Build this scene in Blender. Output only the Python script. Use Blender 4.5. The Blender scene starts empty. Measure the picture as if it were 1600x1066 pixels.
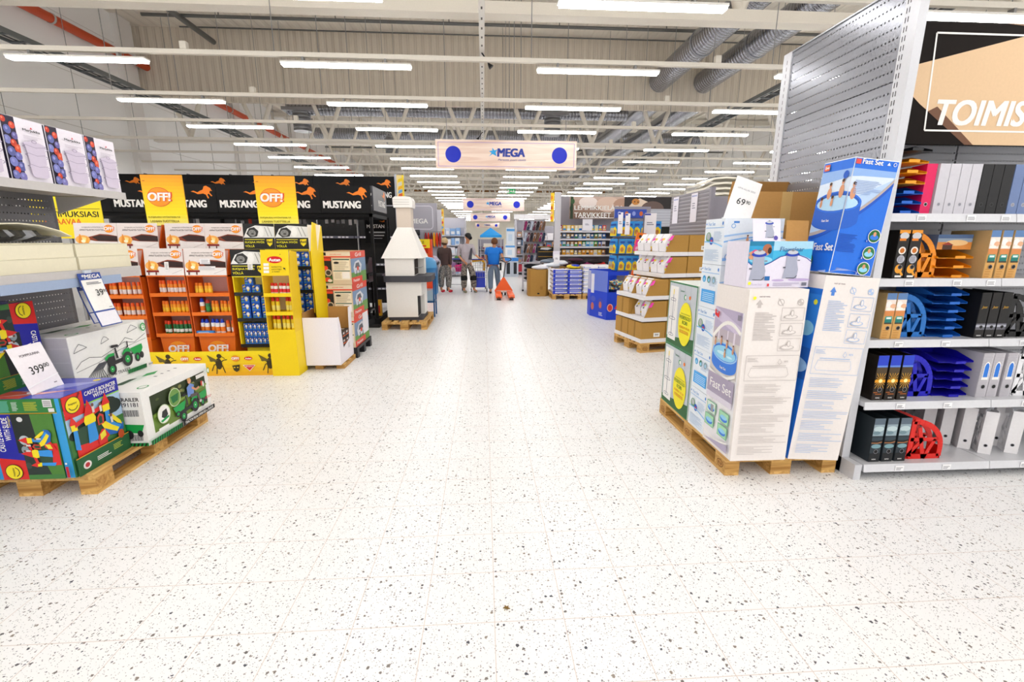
import bpy, bmesh, math, random
from mathutils import Matrix, Vector
S = bpy.context.scene
COL = S.collection
R = math.radians
# ---------------------------------------------------------------- camera, world, exposure
cam = bpy.data.cameras.new('camera')
cam.sensor_width = 36.0
cam.lens = 711.0 / 1600.0 * 36.0
cam.clip_end = 200
camo = bpy.data.objects.new('camera', cam)
COL.objects.link(camo)
camo.matrix_world = (Matrix.Translation((0, 0, 1.6)) @ Matrix.Rotation(R(-3.54), 4, 'Z')
                     @ Matrix.Rotation(R(90 - 12.6), 4, 'X') @ Matrix.Rotation(R(0.12), 4, 'Z'))
S.camera = camo
W = bpy.data.worlds.new('hall ambience')
W.use_nodes = True
W.node_tree.nodes['Background'].inputs[0].default_value = (1.0, 0.99, 0.985, 1)
W.node_tree.nodes['Background'].inputs[1].default_value = 1.15
S.world = W
S.view_settings.view_transform = 'Standard'
S.view_settings.look = 'None'
S.view_settings.gamma = 1.0
S.view_settings.use_curve_mapping = False
S.view_settings.exposure = 0.16
LAMP_POWER = 21.0
S.cycles.use_denoising = True
S.cycles.max_bounces = 7
S.cycles.diffuse_bounces = 4
S.cycles.transparent_max_bounces = 12
S.cycles.sample_clamp_indirect = 6.0

# ---------------------------------------------------------------- materials
def lin(c):
    return tuple(((x / 255 + 0.055) / 1.055) ** 2.4 if x > 10 else x / 255 / 12.92 for x in c)
_mats = {}
def mat(c, rough=0.55, metal=0.0, emit=0.0, spec=0.4, trans=0.0, alpha=1.0, grain=0.0, coat=0.0):
    """procedural material: an even printed / painted colour with a fine noise in tone and roughness"""
    if isinstance(c, str):
        c = tuple(int(c[i:i + 2], 16) for i in (0, 2, 4))
    key = (c, rough, metal, emit, spec, trans, alpha, grain, coat)
    if key in _mats:
        return _mats[key]
    m = bpy.data.materials.new('paint_%02x%02x%02x' % c)
    m.use_nodes = True
    nt = m.node_tree
    b = nt.nodes['Principled BSDF']
    l = lin(c)
    b.inputs['Base Color'].default_value = (*l, 1)
    b.inputs['Roughness'].default_value = rough
    b.inputs['Metallic'].default_value = metal
    b.inputs['Specular IOR Level'].default_value = spec
    b.inputs['Transmission Weight'].default_value = trans
    b.inputs['Alpha'].default_value = alpha
    b.inputs['Coat Weight'].default_value = coat
    if emit:
        b.inputs['Emission Color'].default_value = (*l, 1)
        b.inputs['Emission Strength'].default_value = emit
    else:
        g = grain or 0.05
        tc = nt.nodes.new('ShaderNodeTexCoord')
        n = nt.nodes.new('ShaderNodeTexNoise')
        n.inputs['Scale'].default_value = 60
        n.inputs['Detail'].default_value = 3
        nt.links.new(tc.outputs['Object'], n.inputs['Vector'])
        mx = nt.nodes.new('ShaderNodeMix')
        mx.data_type = 'RGBA'
        mx.inputs[6].default_value = (*[x * (1 - g) for x in l], 1)
        mx.inputs[7].default_value = (*[min(1, x * (1 + g)) for x in l], 1)
        nt.links.new(n.outputs['Fac'], mx.inputs[0])
        nt.links.new(mx.outputs[2], b.inputs['Base Color'])
    _mats[key] = m
    return m

def nodes_mat(name):
    m = bpy.data.materials.new(name)
    m.use_nodes = True
    nt = m.node_tree
    return m, nt, nt.nodes['Principled BSDF']
def N(nt, t, **kw):
    n = nt.nodes.new('ShaderNode' + t)
    for k, v in kw.items():
        setattr(n, k, v)
    return n
def math_n(nt, op, a, b=None, c=None):
    n = N(nt, 'Math', operation=op)
    for i, x in enumerate((a, b, c)):
        if x is None:
            continue
        if isinstance(x, (int, float)):
            n.inputs[i].default_value = x
        else:
            nt.links.new(x, n.inputs[i])
    return n.outputs[0]
def mixc(nt, f, a, b):
    n = N(nt, 'Mix', data_type='RGBA')
    for i, x in ((0, f), (6, a), (7, b)):
        if isinstance(x, (int, float)):
            n.inputs[i].default_value = x
        elif isinstance(x, tuple):
            n.inputs[i].default_value = (*x, 1)
        else:
            nt.links.new(x, n.inputs[i])
    return n.outputs[2]

def terrazzo():
    m, nt, b = nodes_mat('terrazzo_tiles')
    geo = N(nt, 'NewGeometry')
    pos = geo.outputs['Position']
    sep = N(nt, 'SeparateXYZ')
    nt.links.new(pos, sep.inputs[0])
    # per-tile seed shifts the chips so they stop at the joints
    col = (0.88, 0.872, 0.855)
    base = N(nt, 'TexNoise')
    base.inputs['Scale'].default_value = 1.3
    base.inputs['Detail'].default_value = 4
    nt.links.new(pos, base.inputs['Vector'])
    cur = mixc(nt, base.outputs['Fac'], (0.875, 0.875, 0.875), (0.83, 0.83, 0.828))
    dn = N(nt, 'TexNoise')
    dn.inputs['Scale'].default_value = 150
    nt.links.new(pos, dn.inputs['Vector'])
    for scale, keep, size, c1, c2 in ((170, 0.22, 0.36, (0.14, 0.14, 0.17), (0.40, 0.37, 0.38)),
                                      (80, 0.20, 0.36, (0.15, 0.15, 0.19), (0.40, 0.36, 0.35)),
                                      (40, 0.15, 0.30, (0.04, 0.05, 0.075), (0.28, 0.23, 0.19))):
        wob = N(nt, 'VectorMath', operation='MULTIPLY_ADD')
        nt.links.new(dn.outputs['Color'], wob.inputs[0])
        wob.inputs[1].default_value = (0.55 / scale,) * 3
        nt.links.new(pos, wob.inputs[2])
        v = N(nt, 'TexVoronoi', voronoi_dimensions='2D')
        v.inputs['Scale'].default_value = scale
        nt.links.new(wob.outputs[0], v.inputs['Vector'])
        sc = N(nt, 'SeparateColor')
        nt.links.new(v.outputs['Color'], sc.inputs[0])
        # radius > 0 only for the kept cells
        r = math_n(nt, 'MULTIPLY', math_n(nt, 'SUBTRACT', sc.outputs[0], 1 - keep), size / keep)
        mask = math_n(nt, 'LESS_THAN', v.outputs['Distance'], r)
        cc = mixc(nt, sc.outputs[1], c1, c2)
        cur = mixc(nt, mask, cur, cc)
    # joints every 300 mm
    masks = []
    for o, off in ((sep.outputs[0], 0.12), (sep.outputs[1], 0.31)):
        f = math_n(nt, 'FRACT', math_n(nt, 'DIVIDE', math_n(nt, 'ADD', o, off + 30.0), 0.3))
        masks.append(math_n(nt, 'LESS_THAN', math_n(nt, 'ABSOLUTE', math_n(nt, 'SUBTRACT', f, 0.5)), 0.0055))
    # the line sits at fract = .5 after the shift below
    j = math_n(nt, 'MAXIMUM', masks[0], masks[1])
    cur = mixc(nt, math_n(nt, 'MULTIPLY', j, 0.8), cur, (0.62, 0.52, 0.47))
    nt.links.new(cur, b.inputs['Base Color'])
    b.inputs['Roughness'].default_value = 0.32
    b.inputs['Specular IOR Level'].default_value = 0.35
    return m

def pegboard(name, c, axis, pitch=0.025, hole=0.2, rowskip=0.05, rough=0.35, metal=0.0, through=True):
    """painted steel sheet with rows of punched holes (axis: horizontal object axis 0 or 1)"""
    m, nt, b = nodes_mat(name)
    tc = N(nt, 'TexCoord')
    sep = N(nt, 'SeparateXYZ')
    nt.links.new(tc.outputs['Object'], sep.inputs[0])
    fx = math_n(nt, 'FRACT', math_n(nt, 'DIVIDE', math_n(nt, 'ADD', sep.outputs[axis], 50.0), pitch))
    fz = math_n(nt, 'FRACT', math_n(nt, 'DIVIDE', math_n(nt, 'ADD', sep.outputs[2], 50.0), rowskip))
    hx = math_n(nt, 'LESS_THAN', math_n(nt, 'ABSOLUTE', math_n(nt, 'SUBTRACT', fx, 0.5)), hole)
    hz = math_n(nt, 'LESS_THAN', math_n(nt, 'ABSOLUTE', math_n(nt, 'SUBTRACT', fz, 0.5)), hole * pitch / rowskip)
    h = math_n(nt, 'MULTIPLY', hx, hz)
    b.inputs['Base Color'].default_value = (*lin(c), 1)
    b.inputs['Roughness'].default_value = rough
    b.inputs['Metallic'].default_value = metal
    nt.links.new(math_n(nt, 'SUBTRACT', 1.0, h), b.inputs['Alpha'])
    return m

def ribbed(name, c, axis, pitch, depth=0.4, rough=0.5, line=0.0, metal=0.0, c2=None, mixw=0.16):
    """profiled sheet: ribs across one axis as bump plus a thin darker fold line"""
    m, nt, b = nodes_mat(name)
    tc = N(nt, 'TexCoord')
    sep = N(nt, 'SeparateXYZ')
    nt.links.new(tc.outputs['Object'], sep.inputs[0])
    f = math_n(nt, 'FRACT', math_n(nt, 'DIVIDE', math_n(nt, 'ADD', sep.outputs[axis], 90.0), pitch))
    d = math_n(nt, 'ABSOLUTE', math_n(nt, 'SUBTRACT', f, 0.5))
    bump = N(nt, 'Bump')
    bump.inputs['Strength'].default_value = depth
    bump.inputs['Distance'].default_value = pitch * 0.4
    st = N(nt, 'MapRange', interpolation_type='SMOOTHSTEP')
    st.inputs[1].default_value = 0.15
    st.inputs[2].default_value = 0.35
    nt.links.new(d, st.inputs[0])
    nt.links.new(st.outputs[0], bump.inputs['Height'])
    nt.links.new(bump.outputs[0], b.inputs['Normal'])
    b.inputs['Base Color'].default_value = (*lin(c), 1)
    if c2:
        nt.links.new(mixc(nt, math_n(nt, 'LESS_THAN', d, mixw), lin(c), lin(c2)), b.inputs['Base Color'])
    b.inputs['Roughness'].default_value = rough
    b.inputs['Metallic'].default_value = metal
    return m

def woodmat(name, c1, c2, axis=1, scale=9.0, rough=0.7):
    m, nt, b = nodes_mat(name)
    tc = N(nt, 'TexCoord')
    mp = N(nt, 'Mapping')
    s = [scale * 3] * 3
    s[axis] = scale * 0.22
    mp.inputs['Scale'].default_value = s
    nt.links.new(tc.outputs['Object'], mp.inputs[0])
    n = N(nt, 'TexNoise')
    n.inputs['Scale'].default_value = 1.0
    n.inputs['Detail'].default_value = 6
    n.inputs['Distortion'].default_value = 1.2
    nt.links.new(mp.outputs[0], n.inputs['Vector'])
    rp = N(nt, 'ValToRGB')
    rp.color_ramp.elements[0].position = 0.35
    rp.color_ramp.elements[0].color = (*lin(c1), 1)
    rp.color_ramp.elements[1].position = 0.65
    rp.color_ramp.elements[1].color = (*lin(c2), 1)
    nt.links.new(n.outputs['Fac'], rp.inputs[0])
    nt.links.new(rp.outputs[0], b.inputs['Base Color'])
    b.inputs['Roughness'].default_value = rough
    return m

def blotch(name, cols, scale=14.0, rough=0.8, voronoi=False):
    """patches of several colours: camouflage cloth, printed berries, mixed packs"""
    m, nt, b = nodes_mat(name)
    tc = N(nt, 'TexCoord')
    if voronoi:
        n = N(nt, 'TexVoronoi')
        n.inputs['Scale'].default_value = scale
        nt.links.new(tc.outputs['Object'], n.inputs['Vector'])
        sc = N(nt, 'SeparateColor')
        nt.links.new(n.outputs['Color'], sc.inputs[0])
        fac = sc.outputs[0]
    else:
        n = N(nt, 'TexNoise')
        n.inputs['Scale'].default_value = scale
        n.inputs['Detail'].default_value = 3
        nt.links.new(tc.outputs['Object'], n.inputs['Vector'])
        mr = N(nt, 'MapRange')
        mr.inputs[1].default_value = 0.32
        mr.inputs[2].default_value = 0.68
        nt.links.new(n.outputs['Fac'], mr.inputs[0])
        fac = mr.outputs[0]
    rp = N(nt, 'ValToRGB')
    rp.color_ramp.interpolation = 'CONSTANT'
    els = rp.color_ramp.elements
    while len(els) < len(cols):
        els.new(0.5)
    for i, c in enumerate(cols):
        els[i].position = i / len(cols)
        els[i].color = (*lin(c), 1)
    nt.links.new(fac, rp.inputs[0])
    nt.links.new(rp.outputs[0], b.inputs['Base Color'])
    b.inputs['Roughness'].default_value = rough
    return m

# ---------------------------------------------------------------- mesh building
_txt = {}
def text_mesh(s, bold=0.0, ital=0.0, sp=1.0):
    key = (s, bold, ital, sp)
    if key not in _txt:
        cu = bpy.data.curves.new('t', 'FONT')
        cu.body = s
        cu.size = 1.0
        cu.offset = bold
        cu.shear = ital
        cu.space_character = sp
        cu.resolution_u = 4
        o = bpy.data.objects.new('t', cu)
        COL.objects.link(o)
        me = o.to_mesh()
        vs = [(v.co.x, v.co.y) for v in me.vertices]
        fs = [tuple(p.vertices) for p in me.polygons]
        # keep the faces facing +z
        fs2 = []
        for f in fs:
            a = sum(vs[f[i]][0] * vs[f[(i + 1) % len(f)]][1] - vs[f[(i + 1) % len(f)]][0] * vs[f[i]][1] for i in range(len(f)))
            fs2.append(f if a > 0 else tuple(reversed(f)))
        o.to_mesh_clear()
        bpy.data.objects.remove(o)
        bpy.data.curves.remove(cu)
        if not vs:
            vs = [(0, 0)]
        x0 = min(v[0] for v in vs); x1 = max(v[0] for v in vs)
        y0 = min(v[1] for v in vs); y1 = max(v[1] for v in vs)
        _txt[key] = ([(a - x0, b - y0) for a, b in vs], fs2, max(x1 - x0, 1e-4), max(y1 - y0, 1e-4))
    return _txt[key]

def ell_pts(u, v, ru, rv=None, n=20, a0=0.0, a1=360.0):
    rv = ru if rv is None else rv
    k = n if a1 - a0 >= 360 else n + 1
    return [(u + ru * math.cos(R(a0 + (a1 - a0) * i / n)), v + rv * math.sin(R(a0 + (a1 - a0) * i / n))) for i in range(k)]

class M:
    def __init__(s):
        s.v, s.f, s.mi, s.sm, s.mats = [], [], [], [], []
        s.T = Matrix()
    def slot(s, m):
        if isinstance(m, (str, tuple)):
            m = mat(m)
        if m not in s.mats:
            s.mats.append(m)
        return s.mats.index(m)
    def add(s, vs, fs, m, smooth=False):
        k = len(s.v)
        T = s.T
        s.v += [tuple(T @ Vector(p)) for p in vs]
        i = s.slot(m)
        for f in fs:
            s.f.append(tuple(k + x for x in f)); s.mi.append(i); s.sm.append(smooth)
        return s
    def box(s, x0, y0, z0, x1, y1, z1, m, skip=()):
        v = [(x0, y0, z0), (x1, y0, z0), (x1, y1, z0), (x0, y1, z0), (x0, y0, z1), (x1, y0, z1), (x1, y1, z1), (x0, y1, z1)]
        fs = {'-z': (3, 2, 1, 0), '+z': (4, 5, 6, 7), '-y': (0, 1, 5, 4), '+x': (1, 2, 6, 5), '+y': (2, 3, 7, 6), '-x': (3, 0, 4, 7)}
        return s.add(v, [f for k, f in fs.items() if k not in skip], m)
    def cbox(s, c, d, m):
        return s.box(c[0] - d[0] / 2, c[1] - d[1] / 2, c[2] - d[2] / 2, c[0] + d[0] / 2, c[1] + d[1] / 2, c[2] + d[2] / 2, m)
    def poly(s, pts, m):
        return s.add(pts, [tuple(range(len(pts)))], m)
    def prism(s, pts, h0, h1, m, axis='z'):
        """extrude a counter-clockwise 2D outline; axis z: (x,y), y: (x,z), x: (y,z)"""
        n = len(pts)
        f3 = {'z': lambda a, b, h: (a, b, h), 'y': lambda a, b, h: (a, h, b), 'x': lambda a, b, h: (h, a, b)}[axis]
        v = [f3(a, b, h0) for a, b in pts] + [f3(a, b, h1) for a, b in pts]
        fs = [tuple(reversed(range(n))), tuple(range(n, 2 * n))] + [(i, (i + 1) % n, n + (i + 1) % n, n + i) for i in range(n)]
        if axis == 'y':
            fs = [tuple(reversed(f)) for f in fs]
        return s.add(v, fs, m)
    def cone(s, p0, p1, r0, r1, m, n=12, smooth=True, caps=True):
        p0, p1 = Vector(p0), Vector(p1)
        d = (p1 - p0).normalized()
        a = d.orthogonal().normalized()
        b = d.cross(a)
        v = []
        for p, r in ((p0, r0), (p1, r1)):
            v += [tuple(p + (a * math.cos(2 * math.pi * i / n) + b * math.sin(2 * math.pi * i / n)) * r) for i in range(n)]
        s.add(v, [(i, (i + 1) % n, n + (i + 1) % n, n + i) for i in range(n)], m, smooth)
        if caps:
            s.add(v, [tuple(reversed(range(n))), tuple(range(n, 2 * n))], m)
        return s
    def tube(s, pts, r, m, n=8):
        for a, b in zip(pts, pts[1:]):
            s.cone(a, b, r, r, m, n)
        return s
    def lathe(s, prof, m, n=16, c=(0, 0, 0), smooth=True, sx=1.0, sy=1.0):
        v, f = [], []
        for r, z in prof:
            v += [(c[0] + sx * r * math.cos(2 * math.pi * i / n), c[1] + sy * r * math.sin(2 * math.pi * i / n), c[2] + z) for i in range(n)]
        for k in range(len(prof) - 1):
            f += [(k * n + i, k * n + (i + 1) % n, (k + 1) * n + (i + 1) % n, (k + 1) * n + i) for i in range(n)]
        s.add(v, f, m, smooth)
        s.add(v, [tuple(reversed(range(n))), tuple(range((len(prof) - 1) * n, len(prof) * n))], m)
        return s
    def ball(s, c, r, m, n=12, k=8):
        r = (r, r, r) if isinstance(r, (int, float)) else r
        v, f = [], []
        for j in range(k + 1):
            t = math.pi * j / k
            for i in range(n):
                p = 2 * math.pi * i / n
                v.append((c[0] + r[0] * math.sin(t) * math.cos(p), c[1] + r[1] * math.sin(t) * math.sin(p), c[2] - r[2] * math.cos(t)))
        for j in range(k):
            f += [(j * n + i, j * n + (i + 1) % n, (j + 1) * n + (i + 1) % n, (j + 1) * n + i) for i in range(n)]
        return s.add(v, f, m, True)
    def face(s, o, u, v, eps=0.0006):
        return Face(s, o, u, v, eps)
    def bface(s, side, x0, y0, z0, x1, y1, z1, eps=0.0006):
        """drawing face of a box with unit coordinates (0..w, 0..h) in metres seen from outside"""
        o, u, v = {'-y': ((x0, y0, z0), (1, 0, 0), (0, 0, 1)), '+x': ((x1, y0, z0), (0, 1, 0), (0, 0, 1)),
                   '-x': ((x0, y1, z0), (0, -1, 0), (0, 0, 1)), '+y': ((x1, y1, z0), (-1, 0, 0), (0, 0, 1)),
                   '+z': ((x0, y0, z1), (1, 0, 0), (0, 1, 0)), '-z': ((x0, y1, z0), (1, 0, 0), (0, -1, 0))}[side]
        f = Face(s, o, u, v, eps)
        f.w = {'-y': x1 - x0, '+y': x1 - x0, '+x': y1 - y0, '-x': y1 - y0, '+z': x1 - x0, '-z': x1 - x0}[side]
        f.h = z1 - z0 if side[1] != 'z' else y1 - y0
        return f
    def build(s, name, parent=None, label=None, cat=None, group=None, kind=None, loc=(0, 0, 0), rz=0.0):
        me = bpy.data.meshes.new(name)
        me.from_pydata(s.v, [], s.f)
        for m in s.mats:
            me.materials.append(m)
        me.polygons.foreach_set('material_index', s.mi)
        me.polygons.foreach_set('use_smooth', s.sm)
        me.validate()
        me.update()
        o = bpy.data.objects.new(name, me)
        COL.objects.link(o)
        if parent:
            o.parent = parent
        o.location = loc
        o.rotation_euler = (0, 0, rz)
        tag(o, label, cat, group, kind)
        return o

class Face:
    """flat print on a surface: shapes are laid one over the other a hair apart"""
    def __init__(s, mesh, o, u, v, eps):
        s.mesh, s.o, s.u, s.vv = mesh, Vector(o), Vector(u).normalized(), Vector(v).normalized()
        s.n = s.u.cross(s.vv)
        s.eps = eps
        s.k = 1.0
        s.w = s.h = 1.0
        s.clip = None
    def p(s, a, b):
        return s.o + s.u * a + s.vv * b + s.n * (s.eps * s.k)
    def up(s):
        s.k += 0.5
    def poly(s, pts, m):
        if s.clip:                                  # keep the part between two upright lines
            for lim, sg in ((s.clip[0], 1), (s.clip[1], -1)):
                o = []
                if not pts: return s
                for p, q in zip(pts, list(pts[1:]) + [pts[0]]):
                    ip, iq = sg * (p[0] - lim) >= 0, sg * (q[0] - lim) >= 0
                    if ip: o.append(p)
                    if ip != iq:
                        t = (lim - p[0]) / (q[0] - p[0]); o.append((lim, p[1] + t * (q[1] - p[1])))
                pts = o
            if len(pts) < 3: return s
        s.mesh.poly([tuple(s.p(a, b)) for a, b in pts], m); s.up(); return s
    def rect(s, a0, b0, a1, b1, m):
        return s.poly([(a0, b0), (a1, b0), (a1, b1), (a0, b1)], m)
    def rects(s, lst, m):
        for a0, b0, a1, b1 in lst:
            s.mesh.poly([tuple(s.p(a, b)) for a, b in ((a0, b0), (a1, b0), (a1, b1), (a0, b1))], m)
        s.up(); return s
    def ell(s, a, b, ra, rb=None, m=None, n=20, a0=0, a1=360):
        return s.poly(ell_pts(a, b, ra, rb, n, a0, a1), m)
    def line(s, pts, w, m, closed=False):
        if closed:
            pts = list(pts) + [pts[0]]
        for (a, b), (c, d) in zip(pts, pts[1:]):
            l = math.hypot(c - a, d - b) or 1e-6
            nx, ny = -(d - b) / l * w / 2, (c - a) / l * w / 2
            s.mesh.poly([tuple(s.p(x, y)) for x, y in ((a - nx, b - ny), (c - nx, d - ny), (c + nx, d + ny), (a + nx, b + ny))], m)
        s.up(); return s
    def text(s, body, a, b, h, m, bold=0.0, ital=0.0, w=None, align='l', rot=0.0, sp=1.0):
        """h: cap height, w: forced width"""
        if bold:                                     # heavier strokes: the same letters laid a few times side by side
            e = bold * h * 1.25
            for dx, dy in ((-e, -e * .5), (e, -e * .5), (-e, e * .5), (e, e * .5)):
                s.text(body, a + dx, b + dy, h, m, 0.0, ital, w, align, rot, sp); s.k -= 0.38
            s.up(); return s
        vs, fs, tw, th = text_mesh(body, bold, ital, sp)
        ky = h / (0.73 if any(ch in body for ch in 'gjpqy') is False and False else th)
        kx = ky if w is None else w / tw
        ww = tw * kx
        off = {'l': 0, 'c': -ww / 2, 'r': -ww}[align]
        ca, sa = math.cos(R(rot)), math.sin(R(rot))
        pts = []
        for x, y in vs:
            x, y = x * kx + off, y * ky
            pts.append(tuple(s.p(a + x * ca - y * sa, b + x * sa + y * ca)))
        s.mesh.add(pts, fs, m)
        s.up(); return s
    def lines(s, a0, b0, a1, b1, n, m, fill=0.45, rag=0.3, seed=1):
        """small print: n rows of thin bars"""
        rnd = random.Random(seed)
        dh = (b1 - b0) / n
        return s.rects([(a0, b0 + i * dh, a1 - (a1 - a0) * rag * rnd.random() ** 2, b0 + (i + fill) * dh) for i in range(n)], m)

def tag(o, label=None, cat=None, group=None, kind=None):
    if label: o['label'] = label
    if cat: o['category'] = cat
    if group: o['group'] = group
    if kind: o['kind'] = kind
    return o
def thing(name, label, cat, loc=(0, 0, 0), rz=0.0, group=None, kind=None):
    o = bpy.data.objects.new(name, None)
    o.empty_display_size = 0.1
    COL.objects.link(o)
    o.location = loc
    o.rotation_euler = (0, 0, rz)
    return tag(o, label, cat, group, kind)
def dup(root, loc, rz=None, label=None, group=None):
    r = root.copy(); COL.objects.link(r); r.location = loc
    if rz is not None: r.rotation_euler = (0, 0, rz)
    if label: r['label'] = label
    if group: r['group'] = group
    for ch in list(root.children):
        c = ch.copy(); COL.objects.link(c); c.parent = r
        for g in list(ch.children):
            d = g.copy(); COL.objects.link(d); d.parent = c
    return r
def part_copy(o, loc, parent=None):
    c = o.copy(); COL.objects.link(c); c.location = loc
    c.parent = parent or o.parent
    for g in list(o.children):
        d = g.copy(); COL.objects.link(d); d.parent = c
    return c
ORD = ['first', 'second', 'third', 'fourth', 'fifth', 'sixth', 'seventh', 'eighth', 'ninth', 'tenth', 'eleventh', 'twelfth',
       'thirteenth', 'fourteenth', 'fifteenth', 'sixteenth', 'seventeenth', 'eighteenth', 'nineteenth', 'twentieth'] + \
      ['%d%s' % (i, {1: 'st', 2: 'nd', 3: 'rd'}.get(i % 10, 'th')) for i in range(21, 80)]
WHITE, BLACK = mat('f4f2ee', 0.5), mat('101012', 0.5)
CARD = mat('b98a4e', 0.8, grain=0.08)
# ================================================================ THE SETTING
WALL = (236, 235, 232)
def st(m, name, **k):
    return m.build(name, kind='structure', **k)
m = M(); m.box(-9.6, -7, -0.1, 14, 60, 0, terrazzo()); st(m, 'floor')
CEIL = ribbed('roof_sheet', (238, 230, 216), 0, 0.28, 0.35, 0.6)
m = M(); m.box(-9.8, -7, 7.3, 14.2, 60.2, 7.42, CEIL); st(m, 'ceiling')
WL = ribbed('wall_panel', (252, 251, 249), 2, 1.2, 0.0, 0.5, c2=(206, 202, 196), mixw=0.005)
m = M(); m.box(-9.8, -7, 0, -9.6, 60.2, 7.3, WL); st(m, 'wall_left')
m = M(); m.box(14, -7, 0, 14.2, 60.2, 7.3, WL); st(m, 'wall_right')
m = M(); m.box(-9.8, 54, 0, 14.2, 54.2, 7.3, mat((244, 238, 224), 0.6)); st(m, 'wall_back')
m = M(); m.box(-9.6, 53.9, 6.3, 14, 54, 7.0, mat((150, 104, 60), 0.6)); st(m, 'trim_1')
BULK = ribbed('bulkhead_sheet', (216, 205, 188), 0, 0.21, 0.4, 0.55, c2=(196, 184, 168), mixw=0.05)
m = M(); m.box(-9.6, 14.7, 5.42, 14, 14.78, 7.3, BULK); st(m, 'wall_bulkhead')
PAINT = mat((230, 223, 210), 0.5)
for k in range(6):
    y = 6.6 + 8.2 * k + (0.2 if k else 0)
    m = M()
    m.box(-9.6, y - 0.1, 4.38, 14, y + 0.1, 4.52, PAINT)
    m.box(-9.6, y - 0.1, 7.05, 14, y + 0.1, 7.22, PAINT)
    x = -9.6
    while x < 13.9:
        m.tube([(x, y, 7.05), (x + 1.0, y, 4.52)], 0.065, PAINT, 6)
        m.tube([(x + 1.0, y, 4.52), (x + 2.0, y, 7.05)], 0.065, PAINT, 6)
        x += 2.0
    st(m, 'ceiling_truss')
    if k in (2, 3, 4):
        m = M(); m.box(8.1 + 0.2 * k, y - 0.15, 0, 8.4 + 0.2 * k, y + 0.15, 4.4, mat((230, 226, 218), 0.5)); st(m, 'wall_column')
for k in range(8):
    y = 8.7 + 5.5 * k
    m = M(); m.box(-9.6, y - 0.25, 0, -9.45, y + 0.25, 7.3, mat((236, 232, 228), 0.5)); st(m, 'wall_pilaster')
for x in (-7.2, -2.4, 2.4, 9.6):           # roof braces running along the hall
    m = M(); m.box(x - 0.04, 15, 6.9, x + 0.04, 60, 7.0, PAINT); st(m, 'ceiling_purlin')

# ---------------------------------------------------------------- lamp rows: a rail on hanger rods, tube lamps clipped under it
RAILM, STEEL = mat((226, 220, 208), 0.45), mat((150, 150, 150), 0.35, 0.8)
lamp0 = thing('ceiling_lamp', 'x', 'lamp', (0, 0, 3.62))
m = M(); m.prism([(-0.052, 0.0), (-0.053, -0.02), (0.053, -0.02), (0.052, 0.0)], -0.75, 0.75, mat((240, 238, 232), 0.5), 'x')
m.build('housing', lamp0)
LAMPE = bpy.data.materials.new('lamp_diffuser'); LAMPE.use_nodes = True
_b = LAMPE.node_tree.nodes['Principled BSDF']
_b.inputs['Base Color'].default_value = (0.9, 0.9, 0.9, 1)
_b.inputs['Emission Color'].default_value = (1.0, 0.99, 0.98, 1)
_b.inputs['Emission Strength'].default_value = LAMP_POWER
m = M(); m.prism([(-0.05, -0.02), (-0.042, -0.044), (0.042, -0.044), (0.05, -0.02)], -0.74, 0.74, LAMPE, 'x')
m.build('diffuser', lamp0)
for x in (-0.5, 0.45):
    m = M(); m.box(x - 0.012, -0.03, 0, x + 0.012, 0.03, 0.05, STEEL); m.build('clip', lamp0)
rod = None
rail0 = None
NROW = 31
first = True
for r in list(range(-4, 18)) + list(range(19, NROW, 2)):
    y = 4.45 + 1.6 * r
    if rail0 is None:
        rail0 = thing('lamp_rail', 'x', 'lamp rail', (2.2, y, 3.67))
        m = M(); m.box(-11.8, -0.022, 0, 11.8, 0.022, 0.05, RAILM); m.build('channel', rail0)
        for i in range(8):
            if i == 0:
                m = M(); m.cone((0, 0, 0.05), (0, 0, 3.6), 0.006, 0.006, STEEL, 5); rod = m.build('hanger_rod', rail0, loc=(-10.6, 0, 0))
                m = M(); m.box(-0.035, -0.03, 0.05, 0.035, 0.03, 0.13, RAILM); jb = m.build('junction_box', rail0, loc=(-5.6, 0, 0))
                part_copy(jb, (0.7, 0, 0), rail0)
            else:
                part_copy(rod, (-10.6 + 3.0 * i, 0, 0), rail0)
        q = rail0
    else:
        q = dup(rail0, (2.2 + 0.0, y, 3.67))
    n = r + 5 if r < 18 else 22 + (r - 19) // 2 + 1
    q['label'] = 'white lamp rail hanging across the hall, %s row from the front' % ORD[n - 1]
    q['group'] = 'lamp rails'
    for c in range(7):
        x = -7.58 + 3.0 * c
        if x < -7 and 6.2 < y < 17: continue  # leftmost column: unseen lamps added to brighten the left wall
        o = lamp0 if first else dup(lamp0, (x, y, 3.62))
        o.location = (x, y, 3.62); first = False
        o['label'] = 'lit white tube lamp, %s from the left on the %s lamp rail' % (ORD[c - 1] if 6.2 < y < 17 else ORD[c], ORD[n - 1])
        o['group'] = 'ceiling tube lamps'

# ---------------------------------------------------------------- services under the roof
def spiral(name):
    return ribbed(name, (168, 170, 178), 1, 0.11, 0.8, 0.22, metal=1.0, c2=(92, 94, 102), mixw=0.06)
DUCTM = spiral('spiral_duct_steel')
for i, (x, w) in enumerate(((5.3, 'left one of the pair'), (6.66, 'right one of the pair'))):
    t = thing('air_duct', 'silver spiral air duct running along the hall, %s' % w, 'air duct', (x, 5, 6.22), group='spiral air ducts')
    m = M(); m.cone((0, 0, 0), (0, 9.66, 0), 0.31, 0.31, DUCTM, 28); m.build('duct_section', t)
    m = M(); m.cone((0, 9.82, -0.45), (0, 30, -0.45), 0.31, 0.31, DUCTM, 28); m.build('duct_section', t)
    for yy in (1.6, 4.2, 6.9):
        m = M(); m.lathe([(0.315, -0.02), (0.325, -0.02), (0.325, 0.02), (0.315, 0.02)], mat((170, 172, 178), 0.3, 0.9), 28)
        o = m.build('band', t, loc=(0, yy, 0)); o.rotation_euler = (R(90), 0, 0)
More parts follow.
